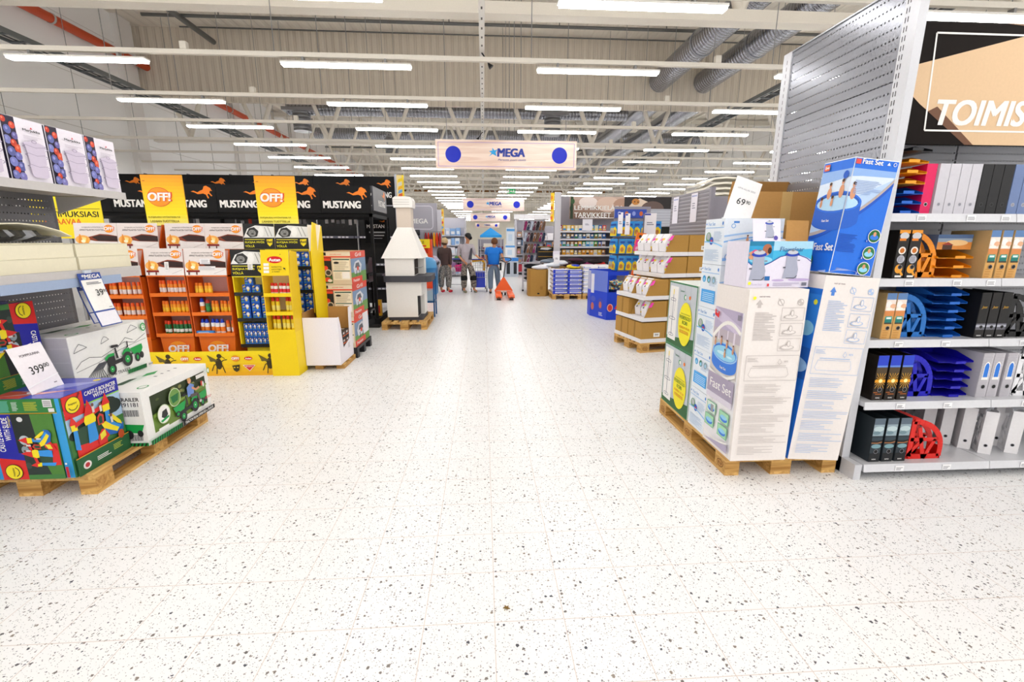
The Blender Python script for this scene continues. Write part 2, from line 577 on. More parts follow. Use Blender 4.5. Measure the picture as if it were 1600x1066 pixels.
DX = ribbed('spiral_duct_steel_cross', (176, 178, 186), 0, 0.11, 0.8, 0.25, metal=0.95, c2=(100, 102, 110), mixw=0.06)
DZ = ribbed('spiral_duct_steel_drop', (150, 152, 156), 2, 0.11, 0.6, 0.32, metal=0.85, c2=(110, 112, 118), mixw=0.05)
t = thing('air_duct', 'silver spiral air duct running crosswise behind the bulkhead', 'air duct', (0, 16.0, 5.62), group='spiral air ducts')
m = M(); m.cone((-6.1, 0, 0), (4.75, 0, 0), 0.2, 0.2, DX, 20); m.build('duct_section', t)
for x in (-4.0, 0.5, 4.0):
    m = M(); m.cone((x, 0, .19), (x, 0, 1.69), .008, .008, STEEL, 5); m.build('hanger', t)
for x in (-5.7, 2.3):
    m = M(); m.cone((0, 0, -0.1), (0, 0, -0.68), 0.27, 0.27, DZ, 20); m.box(-0.5, -0.3, -0.12, 0.5, 0.3, -0.02, mat((160, 160, 165), 0.4, 0.6)); m.build('outlet', t, loc=(x, 0, 0))
t = thing('air_duct', 'silver spiral air duct crossing far behind the first large sign', 'air duct', (0, 24.0, 6.55), group='spiral air ducts')
m = M(); m.cone((-8, 0, 0), (11, 0, 0), 0.25, 0.25, DX, 20); m.build('duct_section', t)
for x in (-4.4, 10.2):
    m = M(); m.cone((0, 0, -0.1), (0, 0, -0.9), 0.3, 0.3, DZ, 20); m.build('outlet', t, loc=(x, 0, 0))
TRAYM = mat((122, 126, 128), 0.4, 0.7)
for x, z, lab in ((-7.5, 4.74, 'grey cable ladder along the left wall under the orange pipe'), (6.3, 4.72, 'grey cable ladder on the right beneath the spiral ducts')):
    t = thing('cable_tray', lab, 'cable tray', (x, 4, z))
    for s in (-1, 1):
        m = M(); m.box(s * 0.15 - 0.012, 0, -0.04, s * 0.15 + 0.012, 40, 0.04, TRAYM); m.build('side_rail', t)
    m = M()
    for i in range(120):
        m.box(-0.15, 0.15 + i * 0.33, -0.03, 0.15, 0.18 + i * 0.33, -0.005, TRAYM)
    tag(m.build('rungs', t), kind='stuff')
    m = M()
    for k, xx in enumerate((-0.09, -0.05, 0.0, 0.06)):
        m.box(xx - 0.012, 0.1, -0.004, xx + 0.012, 39.5, 0.02, mat((60, 60, 64), 0.6) if k % 2 else mat((206, 204, 200), 0.6))
    m.build('cables', t)
PIPEO = mat((196, 74, 34), 0.5)
t = thing('sprinkler_pipe', 'orange main pipe running along the left wall below the roof', 'pipe', (-9.35, 4, 6.28))
m = M(); m.cone((0, 0, 0), (0, 36, 0), 0.1, 0.1, PIPEO, 14); m.build('pipe_run', t)
for i in range(9):
    m = M(); m.lathe([(0.102, -0.02), (0.115, -0.02), (0.115, 0.02), (0.102, 0.02)], mat((190, 188, 184), 0.4, 0.6), 14)
    o = m.build('clamp', t, loc=(0, 3.0 + i * 2.4, 0)); o.rotation_euler = (R(90), 0, 0)
GP = mat((108, 108, 106), 0.4, 0.5)
for y, z, lab in ((13.0, 6.9, 'thin grey sprinkler pipe crossing in front of the bulkhead'), (14.5, 7.24, 'thin dark pipe at the top edge of the bulkhead'),
                  (19.0, 5.9, 'thin grey sprinkler pipe crossing behind the bulkhead'), (26.0, 6.3, 'thin grey sprinkler pipe crossing above the second sign')):
    t = thing('sprinkler_pipe', lab, 'pipe', (0, y, z), group='sprinkler pipes')
    m = M(); m.cone((-8.2, 0, 0), (13.5, 0, 0), 0.04 if z < 7 else 0.02, 0.04 if z < 7 else 0.02, GP, 8); m.build('pipe_run', t)
    if z < 7:
        for i in range(7):
            m = M(); m.cone((0, 0, 0), (0, 0, 0.09), 0.012, 0.012, GP, 6); m.cone((0, 0, 0.09), (0, 0, 0.1), 0.03, 0.03, GP, 8); m.build('sprinkler_head', t, loc=(-6.4 + 2.8 * i, 0, 0.02))
t = thing('sprinkler_pipe', 'grey branch pipe running along the left side close under the roof', 'pipe', (-7.3, 8.6, 6.85), group='sprinkler pipes')
m = M(); m.cone((0, 0, 0), (0, 5.8, 0), 0.07, 0.07, GP, 10); m.build('pipe_run', t)
# the perforated rail down the middle and its cameras
t = thing('cable_rail', 'white perforated rail running down the middle of the ceiling', 'cable rail', (0.008, 3.6, 3.78))
m = M(); m.box(-0.03, 0, 0, 0.03, 46, 0.03, mat((236, 234, 228), 0.45)); m.build('channel', t)
m = M()
for i in range(90):
    m.box(-0.008, 0.05 + i * 0.22, -0.001, 0.008, 0.1 + i * 0.22, 0.0, mat((90, 88, 84), 0.6))
m.build('slots', t)
for y, s, lab in ((6.1, 1, 'black spike camera under the middle rail nearest the front'), (10.2, -1, 'black spike camera under the middle rail just before the first sign')):
    t = thing('security_camera', lab, 'camera', (0.01, y, 3.78), group='cameras on the middle rail')
    m = M(); m.tube([(0.0, 0, 0), (0.045 * s, 0.0, -0.06), (0.09 * s, 0, -0.13)], 0.009, BLACK, 6); m.build('arm', t)
    m = M(); m.cone((0.075 * s, 0, -0.11), (0.11 * s, 0, -0.15), 0.012, 0.034, BLACK, 8); m.build('head', t)
t = thing('exit_sign', 'small green emergency exit sign hanging far above the aisle', 'exit sign', (1.19, 19.9, 3.47))
m = M(); m.box(-0.34, -0.04, 0, 0.34, 0.04, 0.36, mat((16, 150, 84), 0.5, emit=0.5))
f = m.bface('-y', -0.34, -0.04, 0, 0.34, 0.04, 0.36, 0.002)
f.rect(0.03, 0.05, 0.17, 0.31, WHITE).poly([(0.22, 0.18), (0.34, 0.28), (0.34, 0.21), (0.42, 0.21), (0.42, 0.15), (0.34, 0.15), (0.34, 0.08)], WHITE)
f.ell(0.54, 0.28, 0.035, 0.035, WHITE, 10).line([(0.54, 0.26), (0.5, 0.15), (0.43, 0.07)], 0.045, WHITE).line([(0.51, 0.15), (0.58, 0.12), (0.56, 0.05)], 0.04, WHITE).line([(0.45, 0.22), (0.54, 0.22), (0.62, 0.17)], 0.035, WHITE)
o = m.build('sign_panel', t); o.scale = (.5, .5, .5)
for x in (-0.12, 0.12):
    m = M(); m.cone((x, 0, 0.18), (x, 0, 3.84), 0.008, 0.008, STEEL, 5); m.build('hanger', t)

# ---------------------------------------------------------------- hanging wooden MEGA signs
SIGNW = woodmat('sign_wood', (226, 196, 178), (246, 228, 214), 0, 3.0, 0.45)
BLUE = mat((4, 34, 184), 0.5)
NAVY, SKY = mat((24, 52, 150), 0.45), mat((36, 160, 224), 0.45)
def mega_logo(f, a, b, h, navy, sky):
    s = h
    f.poly([(a, b + 0.0 * s), (a + 0.42 * s, b + 0.3 * s), (a + 0.95 * s, b + 0.05 * s), (a + 0.82 * s, b + 0.5 * s), (a + 1.1 * s, b + 0.85 * s), (a + 0.68 * s, b + 0.72 * s),
            (a + 0.42 * s, b + 1.05 * s), (a + 0.42 * s, b + 0.7 * s), (a + 0.0 * s, b + 0.62 * s), (a + 0.33 * s, b + 0.42 * s)], sky)
    f.text('MEGA', a + 1.08 * s, b, s * 0.95, navy, 0.06, 0.08, w=3.4 * s)
def mega_sign(y, zc, w, lab, x):
    h = w * 0.195
    t = thing('aisle_sign', lab, 'aisle sign', (x, y, zc - h / 2), rz=R(0), group='hanging wooden aisle signs')
    m = M(); m.box(-w / 2, -0.02, 0, w / 2, 0.02, h, SIGNW)
    f = m.bface('-y', -w / 2, -0.02, 0, w / 2, 0.02, h, 0.0015)
    lc = mat((170, 140, 200), 0.5)
    e = 0.018 * w
    f.line([(e, e), (w - e, e), (w - e, h - e), (e, h - e)], 0.0035 * w, lc, True)
    m.build('board', t)
    for xx in (0.123 * w, 0.877 * w):
        m = M(); m.face((0, -0.0215, 0), (1, 0, 0), (0, 0, 1), 0.001).ell(xx - w / 2, h * 0.5, 0.055 * w, None, BLUE, 32); m.build('blue_disc', t)
    m = M(); f = m.face((0, -0.0215, 0), (1, 0, 0), (0, 0, 1), 0.001)
    mega_logo(f, -0.125 * w, h * 0.44, 0.056 * w, NAVY, SKY)
    f.text('Parasta juuri täällä', -0.062 * w, h * 0.28, 0.016 * w, NAVY, 0.0, 0.3, w=0.2 * w)
    m.build('lettering', t)
    for xx in (-0.42 * w, 0.42 * w):
        m = M(); m.cone((xx, 0, h), (xx, 0, 7.31 - zc + h / 2), 0.006, 0.006, STEEL, 5); m.build('hanger', t)
mega_sign(8.6, 3.06, 2.5, 'wooden MEGA sign with blue discs hanging nearest the camera', 0.43)
mega_sign(19.3, 2.98, 2.5, 'wooden MEGA sign with blue discs, second one down the aisle', 0.43)
mega_sign(30.4, 2.98, 2.55, 'wooden MEGA sign with blue discs, third one down the aisle', 0.46)
mega_sign(48.0, 2.98, 2.45, 'smallest and farthest wooden MEGA sign with blue discs', 0.40)
t = thing('leaf_scrap', 'small brown leaf scrap lying on the floor near the camera', 'leaf', (.08, 1.71, .001))
m = M(); m.prism([(0, .0), (.006, -.004), (.004, -.014), (.01, -.004), (.02, -.004), (.012, .003), (.014, .014), (.005, .008), (-.003, .018), (-.003, .006), (-.012, .002)], 0, .003, mat('7a5a1c', .7)); m.build('blade', t)
m = M(); m.tube([(0, 0, .003), (-.006, -.016, .004)], .0012, mat('8a7a1c', .7), 5); m.build('stalk', t)
# ================================================================ office shelving on the right
STEELW = mat((206, 207, 212), 0.3, 0.1)
LIP = mat((214, 215, 220), 0.35)
gon = thing('shelving_unit', 'tall grey steel shelving unit with office files and perforated end', 'shelving unit', (2.55, 2.8, 0))
PEG = pegboard('peg_sheet', (150, 152, 160), 1, 0.028, 0.2, 0.062, 0.22, 0.35)
for z0, z1 in ((0.12, 2.54), (2.545, 3.08)):
    m = M(); m.box(-0.04, 0.1, z0, -0.022, 1.14, z1, PEG); m.build('end_panel', gon)
m = M(); m.box(-0.05, 0.1, 3.075, -0.012, 1.14, 3.085, mat((170, 172, 178), 0.3, 0.3)); m.build('end_cap', gon)
for y in (0.0, 1.14):
    m = M(); m.box(-0.05, y, 0.0, 0.005, y + 0.1, 3.085, STEELW)
    f = m.bface('-x', -0.05, y, 0, 0.005, y + 0.1, 3.085)
    sl = mat('2c2c30', 0.6)
    f.rects([(a, 0.15 + 0.05 * i, a + 0.006, 0.18 + 0.05 * i) for i in range(58) for a in ((0.012, 0.03) if y == 0 else (0.05,))], sl)
    m.build('upright', gon)
m = M(); m.box(-0.05, -0.12, 0.0, 0.0, 1.36, 0.11, STEELW); m.build('foot', gon)
PEG2 = pegboard('peg_sheet_back', (176, 177, 182), 0, 0.025, 0.2, 0.05, 0.35, 0.1)
for b in range(3):
    m = M(); m.box(0.02 + 0.92 * b, 0.56, 0.15, 0.925 + 0.92 * b, 0.575, 2.34, PEG2); m.build('back_panel', gon)
m = M(); m.box(0, 0.59, 0.1, 2.75, 0.6, 3.0, mat((150, 150, 154), 0.6)); m.build('core_panel', gon)
TAG = mat((248, 248, 250), 0.4)
SHELF = [(0.11, 2.68, 0.66), (0.527, 2.76, 0.58), (0.935, 2.86, 0.48), (1.349, 2.87, 0.47), (1.766, 2.87, 0.47)]
for i, (z, yf, d) in enumerate(SHELF):
    for b in range(3):
        x0, x1 = 0.01 + 0.915 * b, 0.92 + 0.915 * b
        y = yf - 2.8
        m = M(); m.box(x0, y, z - 0.03, x1, y + d, z, mat((200, 201, 206), 0.35, 0.15)); sh = m.build('shelf', gon)
        m = M(); m.prism([(y - 0.012, z - 0.05), (y, z - 0.05), (y, z + 0.002), (y - 0.002, z + 0.002)], x0, x1, LIP, 'x')
        m.build('price_rail', sh)
        rnd = random.Random(i * 7 + b)
        for a in (0.22, 0.56, 0.8)[:2 + (i > 2)]:
            m = M(); m.box(x0 + a, y - 0.0145, z - 0.047, x0 + a + 0.06, y - 0.0115, z - 0.008, TAG)
            m.bface('-y', x0 + a, y - 0.0145, z - 0.047, x0 + a + 0.06, y - 0.0115, z - 0.008).lines(0.005, 0.008, 0.055, 0.032, 3, mat('8a8a90'), 0.5, 0.5, i)
            m.build('price_tag', sh)
m = M(); m.box(0.0, -0.06, 0.03, 2.75, -0.04, 0.1, mat((150, 152, 158), 0.4, 0.3)); m.build('plinth', gon)
for x in (0.3, 1.1):
    m = M(); m.cone((x, 0.02, 0), (x, 0.02, 0.04), 0.03, 0.02, BLACK, 10); m.build('levelling_foot', gon)
# department sign above
t = thing('department_sign', 'large brown and black TOIMISTO sign above the office shelves', 'sign', (2.6, 3.05, 2.22))
m = M(); m.box(0, 0, 0, 2.1, 0.03, 0.72, mat('1a1412', 0.75, spec=0.15))
f = m.bface('-y', 0, 0, 0, 2.1, 0.03, 0.72, 0.001)
TAN = mat('e0bf98', 0.6)
f.poly([(0.16, 0.47), (0.9, 0.66), (1.4, 0.72), (2.1, 0.72), (2.1, 0), (0.62, 0), (0.24, 0.24), (0.15, 0.31)], TAN)
f.poly([(0.3, 0.2), (0.36, 0.23), (0.66, 0.0), (0.6, 0.0)], mat('6b4328', 0.45))
f.poly([(0.7, 0.72), (2.1, 0.72), (2.1, 0.68), (1.2, 0.68)], mat('8d6a4c', 0.45))
f.line([(0.3, 0.085), (2.0, 0.085), (2.0, 0.655), (0.265, 0.655)], 0.011, WHITE, True)
f.text('TOIMISTO', 0.36, 0.12, 0.15, WHITE, 0.036, 0.15, w=0.91)
m.build('panel', t)
for x in (0.2, 1.5):
    m = M(); m.box(x, 0.03, 0.1, x + 0.03, 0.31, 0.13, STEELW); m.build('bracket', t)

# ---------------------------------------------------------------- files, trays, magazine holders
HOLE = mat('0a0a0c', 0.6)
PAPER = mat('d8d6d2', 0.8)
def art(f, s, w, h):
    if s == 'coffee':
        f.rect(0, 0, w, h, mat('17120f', .4)); f.rect(0, h * .93, w, h, mat('e7962a'))
        f.ell(w * .5, h * .88, w * .42, w * .3, mat('c9c9cc')); f.rect(w * .1, h * .78, w * .7, h * .83, mat('e2801e'))
        f.ell(w * .5, h * .58, w * .34, None, mat('e8e2da')).ell(w * .5, h * .58, w * .22, None, mat('c9701d'))
        f.ell(w * .5, h * .4, w * .36, None, mat('b9b9c4')).rects([(w * (.25 + .1 * i), h * .34, w * (.28 + .1 * i), h * .46) for i in range(5)], mat('22222a'))
        f.ell(w * .45, h * .2, w * .36, w * .4, mat('e9a030')).line([(w * .45, h * .2), (w * .9, h * .06)], w * .2, mat('e9a030'))
        f.rect(w * .2, 0.008, w * .8, 0.02, WHITE)
    elif s == 'beach':
        f.rect(0, 0, w, h, mat('d9a55c', .4)).rect(0, h * .86, w, h, mat('5f83b4')).rect(0, h * .62, w, h * .86, mat('f0e3d8')).rect(0, h * .5, w, h * .62, mat('d8894c'))
        f.ell(w * .3, h * .76, w * .3, h * .07, WHITE).ell(w * .75, h * .72, w * .3, h * .05, mat('e9b48e')).ell(w * .4, h * .66, w * .35, h * .03, mat('fff6ea'))
        f.rect(w * .12, h * .36, w * .88, h * .47, mat('15766f')).rect(w * .16, h * .43, w * .84, h * .5, mat('2fa294')).rect(w * .25, h * .44, w * .75, h * .48, mat('dfe9e6'))
        f.rect(w * .1, h * .33, w * .9, h * .36, mat('3d3a2e')).rects([(w * .1, h * (.03 + .05 * i), w * (.6 + .05 * i), h * (.045 + .05 * i)) for i in range(4)], mat('c48c40'))
    elif s == 'jazz':
        f.rect(0, 0, w, h, mat('0d0b0c', .35)).rect(0, h * .18, w, h * .32, mat('62626c')).rect(0, h * .24, w, h * .29, mat('aeb0bc'))
        f.text('Jazz', w * .2, h * .64, h * .07, mat('d4a332'), 0.0, 0.3, w=w * .6).rect(w * .25, 0.012, w * .75, 0.02, mat('b8b8b8'))
    elif s == 'sunset':
        f.rect(0, 0, w, h, mat('1c120a', .4)).rect(0, h * .78, w, h, mat('2340c4')).rect(0, h * .74, w, h * .78, mat('5f86d8')).rect(0, h * .55, w, h * .74, mat('4a3a24'))
        f.rect(0, h * .4, w, h * .46, mat('e89a1c'))
        for a in range(0, 180, 20):
            c, s_ = math.cos(R(a)), math.sin(R(a))
            q = min(w * .45 / max(abs(c), .05), h * .17 / max(s_, .05))
            f.line([(w * .5 - c * q, h * .44 - s_ * q), (w * .5 + c * q, h * .44 + s_ * q)], w * .035, mat('f3b32c'))
        f.ell(w * .5, h * .44, w * .18, None, mat('fff0a8')).rects([(w * .2, h * .13, w * .8, h * .15), (0, h * .17, w * .4, h * .19)], mat('a55a1c')).text('BURG', w * .3, 0.014, 0.008, WHITE, 0.02)
    elif s == 'arab':
        f.rect(0, 0, w, h, mat('c3c0c6', .4))
        f.rects([(w * (.02 + .12 * i) + (.06 * w if j % 2 else 0), h * (.02 + .035 * j), w * (.07 + .12 * i) + (.06 * w if j % 2 else 0), h * (.038 + .035 * j)) for i in range(8) for j in range(28) if i < 7], mat('8d8a94'))
        f.rect(w * .2, h * .4, w * .85, h * .46, WHITE).poly([(w * .24, h * .45), (w * .8, h * .45), (w * .8, h * .68)] + ell_pts(w * .52, h * .68, w * .28, h * .13, 10, 0, 180) + [(w * .24, h * .68)], WHITE)
        f.poly([(w * .3, h * .46), (w * .74, h * .46), (w * .74, h * .67)] + ell_pts(w * .52, h * .67, w * .22, h * .11, 10, 0, 180) + [(w * .3, h * .67)], mat('2b78d8'))
    elif s == 'storm':
        f.rect(0, 0, w, h, mat('26323a', .4)).rect(0, h * .6, w, h, mat('8fa3ad')).rect(0, h * .86, w, h, mat('5b6a78')).ell(w * .5, h * .76, w * .48, h * .06, mat('b9cccf')).ell(w * .35, h * .67, w * .35, h * .04, mat('6d8892'))
        f.rect(0, h * .5, w, h * .56, mat('31414b')).line([(0, h * .47), (w * .5, h * .46), (w, h * .5)], h * .03, mat('1a1512')).line([(0, h * .44), (w * .6, h * .435), (w, h * .46)], h * .014, mat('cf8648'))
        f.ell(w * .5, h * .36, w * .45, h * .05, mat('7aa0a8')).rect(0, 0, w, h * .2, mat('14181c')).text('BURG', w * .3, 0.014, 0.008, WHITE, 0.02)
def ring(f, w, h, c='8a8a90'):
    f.ell(w * .52, h * .24, w * .2, None, mat(c, .3, .6)).ell(w * .52, h * .24, w * .16, None, HOLE)
def binder(style, cover, label, loc, rz=0.0, group=None, w=0.072, h=0.315, d=0.27):
    t = thing('lever_arch_file', label, 'file', loc, rz, group)
    m = M()
    m.box(0.003, 0, 0, w - 0.003, 0.004, h, cover)
    f = m.bface('-y', 0.002, 0, 0, w - 0.002, 0.004, h)
    if style: art(f, style, w - 0.004, h)
    if style != 'arab' or True: ring(f, w, h)
    m.build('spine', t)
    m = M(); m.box(0, 0.002, 0, 0.003, d, h, cover); m.build('cover', t)
    m = M(); m.box(w - 0.003, 0.002, 0, w, d, h, cover); m.build('cover', t)
    return t
def plain_file(c, label, loc, rz=0.0, group=None, w=0.07, h=0.315, d=0.25, alpha=1.0, ringc='b8b8c0', win=False, slant=True):
    """open magazine file: spine, slanted side walls, floor"""
    t = thing('magazine_file', label, 'magazine file', loc, rz, group)
    cm = mat(c, 0.3, alpha=alpha) if alpha < 1 else mat(c, 0.45)
    m = M(); m.box(0, 0, 0, w, 0.003, h, cm)
    f = m.bface('-y', 0, 0, 0, w, 0.003, h)
    f.ell(w / 2, h * .2, w * .18, None, mat(ringc, .3)).ell(w / 2, h * .2, w * .13, None, HOLE if alpha == 1 else mat('8c8c96', .4))
    m.build('spine', t)
    pr = [(0.003, 0), (d, 0), (d, h * .35), (d * .45, h * .98), (0.003, h)]
    if win:                                      # lattice sides
        for x0, x1 in ((0, 0.003), (w - 0.003, w)):
            m = M()
            lattice(m, x0, x1, 0.003, d, h, cm, 'x')
            m.build('side_panel', t)
    else:
        for x0, x1 in ((0, 0.003), (w - 0.003, w)):
            m = M(); m.prism(pr, x0, x1, cm, 'x'); m.build('side_panel', t)
    m = M(); m.box(0.003, 0.003, 0, w - 0.003, d, 0.003, cm); m.build('bottom', t)
    return t
def lattice(m, t0, t1, a0, a1, h, cm, axis):
    """curved-front holder side with window openings, drawn in (a, z) and given thickness t0..t1"""
    W_ = a1 - a0
    outer = [(0, 0), (W_, 0), (W_, h * .32)] + [(W_ * (.12 + .88 * math.cos(R(k * 10))), h * .32 + h * .68 * math.sin(R(k * 10))) for k in range(1, 10)] + [(0, h)]
    def bar(p, q, w):
        l = math.hypot(q[0] - p[0], q[1] - p[1]) or 1e-6
        nx, ny = -(q[1] - p[1]) / l * w / 2, (q[0] - p[0]) / l * w / 2
        m.prism([(a0 + p[0] - nx, p[1] - ny), (a0 + q[0] - nx, q[1] - ny), (a0 + q[0] + nx, q[1] + ny), (a0 + p[0] + nx, p[1] + ny)], t0, t1, cm, axis)
    ins = [(0.018 if x < 0.01 else x - 0.016, 0.018 if z < 0.01 else z - 0.012) for x, z in outer]
    for p, q in zip(ins, ins[1:] + ins[:1]):
        bar(p, q, 0.036)
    bar((0.01, h * .5), (W_ * .82, h * .5), 0.026)
    bar((W_ * .5, 0.0), (W_ * .25, h * .8), 0.028)
    bar((0.0, 0.02), (W_ * .4, h * .5), 0.022)
    bar((W_ * .5, 0.0), (W_ * .75, h * .5), 0.024)
def magazine_holder(c, label, loc, rz=0.0, d=0.26, h=0.3, w=0.08, rough=0.35):
    t = thing('magazine_holder', label, 'magazine holder', loc, rz)
    cm = mat(c, rough)
    for y0 in (0.0, w - 0.004):
        m = M(); lattice(m, y0, y0 + 0.004, 0, d, h, cm, 'y'); m.build('side_panel', t)
    m = M(); m.box(0, 0.004, 0, 0.004, w - 0.004, h, cm); m.build('spine', t)
    m = M(); m.box(0.004, 0.004, 0, d, w - 0.004, 0.004, cm); m.box(d - 0.004, 0.004, 0, d, w - 0.004, h * .3, cm); m.build('bottom', t)
    return t
_tray = {}
def letter_tray(c, label, loc, group, w=0.26, d=0.33):
    if c in _tray:
        return dup(_tray[c], loc, None, label, group)
    t = thing('letter_tray', label, 'letter tray', loc, 0, group)
    cm = mat(c, 0.3)
    m = M(); m.box(0, 0.03, 0, w, d, 0.003, cm)
    m.prism([(w * .3, 0.03), (w * .36, 0.0), (w * .64, 0.0), (w * .7, 0.03)], 0.0, 0.003, cm)
    m.build('base', t)
    m = M(); m.box(w * .36, -0.003, 0, w * .64, 0.0, 0.018, cm); m.build('label_lip', t)
    for x0 in (0.0, w - 0.003):
        m = M(); m.prism([(0.06, 0), (d, 0), (d, 0.055), (0.16, 0.055), (0.03, 0.012), (0.03, 0)], x0, x0 + 0.003, cm, 'x'); m.build('side_wall', t)
    m = M(); m.box(0, d - 0.003, 0, w, d, 0.05, cm); m.build('back_wall', t)
    _tray[c] = t
    return t
def trays(c, cn, n, x, y, z, place, step=0.062):
    for i in range(n):
        pos = 'lowest' if i == 0 else ('topmost' if i == n - 1 else '%s up' % ORD[i])
        letter_tray(c, '%s letter tray %s, %s' % (cn, place, pos), (x, y, z + 0.001 + i * step), '%s letter trays' % cn)
z1, z2, z3, z4, z5 = 1.767, 1.350, 0.936, 0.528, 0.111
# top shelf
trays('1a62c8', 'bright blue', 3, 2.60, 2.90, z1, 'on the top shelf beside the post')
for i in range(3):
    letter_tray('f2a21c', 'orange letter tray, %s of three resting on blue trays' % ('lowest', 'middle', 'topmost')[i], (2.60, 2.90, z1 + 0.187 + i * 0.064), 'orange letter trays')
letter_tray('16161a', 'black letter tray on top of the orange and blue trays', (2.61, 2.90, z1 + 0.187 + 0.198), 'black letter trays')
plain_file('e0115c', 'magenta magazine file standing on the top shelf', (2.865, 2.94, z1), 0)
for i in range(4):
    plain_file('e4e2ea', 'frosted clear magazine file on the top shelf, %s from the left' % ORD[i], (2.945 + 0.074 * i, 2.93, z1), 0, 'clear magazine files', alpha=0.72)
for i in range(3):
    plain_file('17171a', 'black magazine file on the top shelf, %s from the left' % ORD[i], (3.243 + 0.074 * i, 2.93, z1), 0, 'black magazine files', ringc='3a3a3e')
for i in range(2):
    plain_file('7f95c4', 'smoky blue clear magazine file at the right end of the top shelf' if i == 0 else 'smoky blue clear magazine file right beside its twin on top shelf', (3.467 + 0.074 * i, 2.93, z1), 0, 'blue clear files', alpha=0.7)
# second shelf
for i in range(2):
    binder('coffee', mat('17120f', .5), 'black coffee print file on the second shelf, %s one' % ('left', 'right')[i], (2.72 + 0.085 * i, 2.90, z2), 0, 'coffee print files', w=0.078)
magazine_holder('f0901a', 'orange lattice magazine holder on the second shelf', (2.895, 2.98, z2), 0, d=0.2)
for i in range(3):
    letter_tray('f29a1c', 'orange letter tray on the second shelf, %s of three' % ('lowest', 'middle', 'topmost')[i], (3.08, 2.93, z2 + 0.001 + 0.064 * i), 'orange letter trays')
t = thing('storage_box', 'flat card box with a sunset print lying on orange letter trays', 'box', (3.09, 2.99, z2 + 0.001 + 0.187))
m = M(); m.box(0, 0, 0, 0.25, 0.24, 0.1, mat('6a7fa4', .4))
f = m.bface('-y', 0, 0, 0, 0.25, 0.24, 0.1); f.rect(0, 0, .25, .1, mat('8fa0b4')).rect(0, 0, .25, .05, mat('d88a3c')).ell(.14, .045, .08, .02, mat('f2c88c')).rect(.04, 0.0, .11, .03, mat('4a2f22')).poly([(0.03, .03), (.075, .05), (.12, .03)], mat('a03a2a')).rect(0, .075, .25, .1, mat('4d678f'))
m.build('carton', t)
for i in range(3):
    binder('beach', mat('c9a873', .5), 'file with a beach van print on the second shelf, %s from the left' % ORD[i], (3.365 + 0.084 * i, 2.90, z2), 0, 'beach van files')
# third shelf
for i in range(2):
    binder('beach', mat('c9a873', .5), 'file with a beach van print on the third shelf, %s one' % ('left', 'right')[i], (2.715 + 0.076 * i, 2.90, z3), 0, 'beach van files')
magazine_holder('1d6fc0', 'mid blue lattice magazine holder on the third shelf', (2.872, 2.95, z3), 0, d=0.21)
trays('1c66c4', 'mid blue', 6, 3.10, 2.92, z3, 'on the third shelf', 0.058)
for i in range(3):
    binder('jazz', mat('101012', .5), 'black Jazz print file on the third shelf, %s from the left' % ORD[i], (3.40 + 0.078 * i, 2.90, z3), 0, 'black jazz files')
magazine_holder('141416', 'black lattice magazine holder at the right end of the third shelf', (3.65, 2.92, z3), 0, d=0.22)
# fourth shelf
for i in range(3):
    binder('sunset', mat('1b140e', .5), 'file with a golden sunset print on the fourth shelf, %s from the left' % ORD[i], (2.64 + 0.09 * i, 2.80, z4), 0, 'sunset files', w=0.078)
magazine_holder('1512b8', 'dark blue lattice magazine holder on the fourth shelf', (2.915, 2.86, z4), 0, d=0.21)
trays('1a14b0', 'dark blue', 5, 3.14, 2.83, z4, 'on the fourth shelf', 0.06)
magazine_holder('1512b8', 'dark blue lattice magazine holder behind the dark blue trays', (3.15, 3.18, z4), 0, d=0.26)
for i, x in enumerate((3.42, 3.50, 3.60)):
    binder('arab', mat('b9b6bd', .5), 'patterned grey file with a blue window print, %s from the left' % ORD[i], (x, 2.82, z4), 0, 'blue window files', w=0.078)
magazine_holder('e6e6ea', 'white lattice magazine holder on the fourth shelf', (3.70, 2.83, z4), 0, d=0.22)
# bottom shelf
for i in range(3):
    binder('storm', mat('20282e', .5), 'dark file with a stormy sea print on the bottom shelf, %s from the left' % ORD[i], (2.62 + 0.094 * i, 2.72, z5), 0, 'stormy sea files', w=0.08)
magazine_holder('d81c12', 'red lattice magazine holder on the bottom shelf', (2.915, 2.74, z5), 0, d=0.255, h=0.29)
magazine_holder('c41a12', 'red lattice magazine holder behind another red one', (2.915, 2.9, z5), 0, d=0.255, h=0.29)
for i in range(4):
    plain_file('e6e4e6', 'white magazine file in the slanted row, %s from the back' % ORD[i], (3.335 + 0.062 * i, 3.06 - 0.085 * i, z5), R(-32), 'white magazine files', win=(i == 3))
for i in range(2):
    plain_file('e6e4e6', 'white magazine file on the bottom shelf far right, %s one' % ('front', 'back')[i], (3.72 + 0.02 * i, 2.8 + 0.12 * i, z5), R(-32), 'white magazine files', win=True)
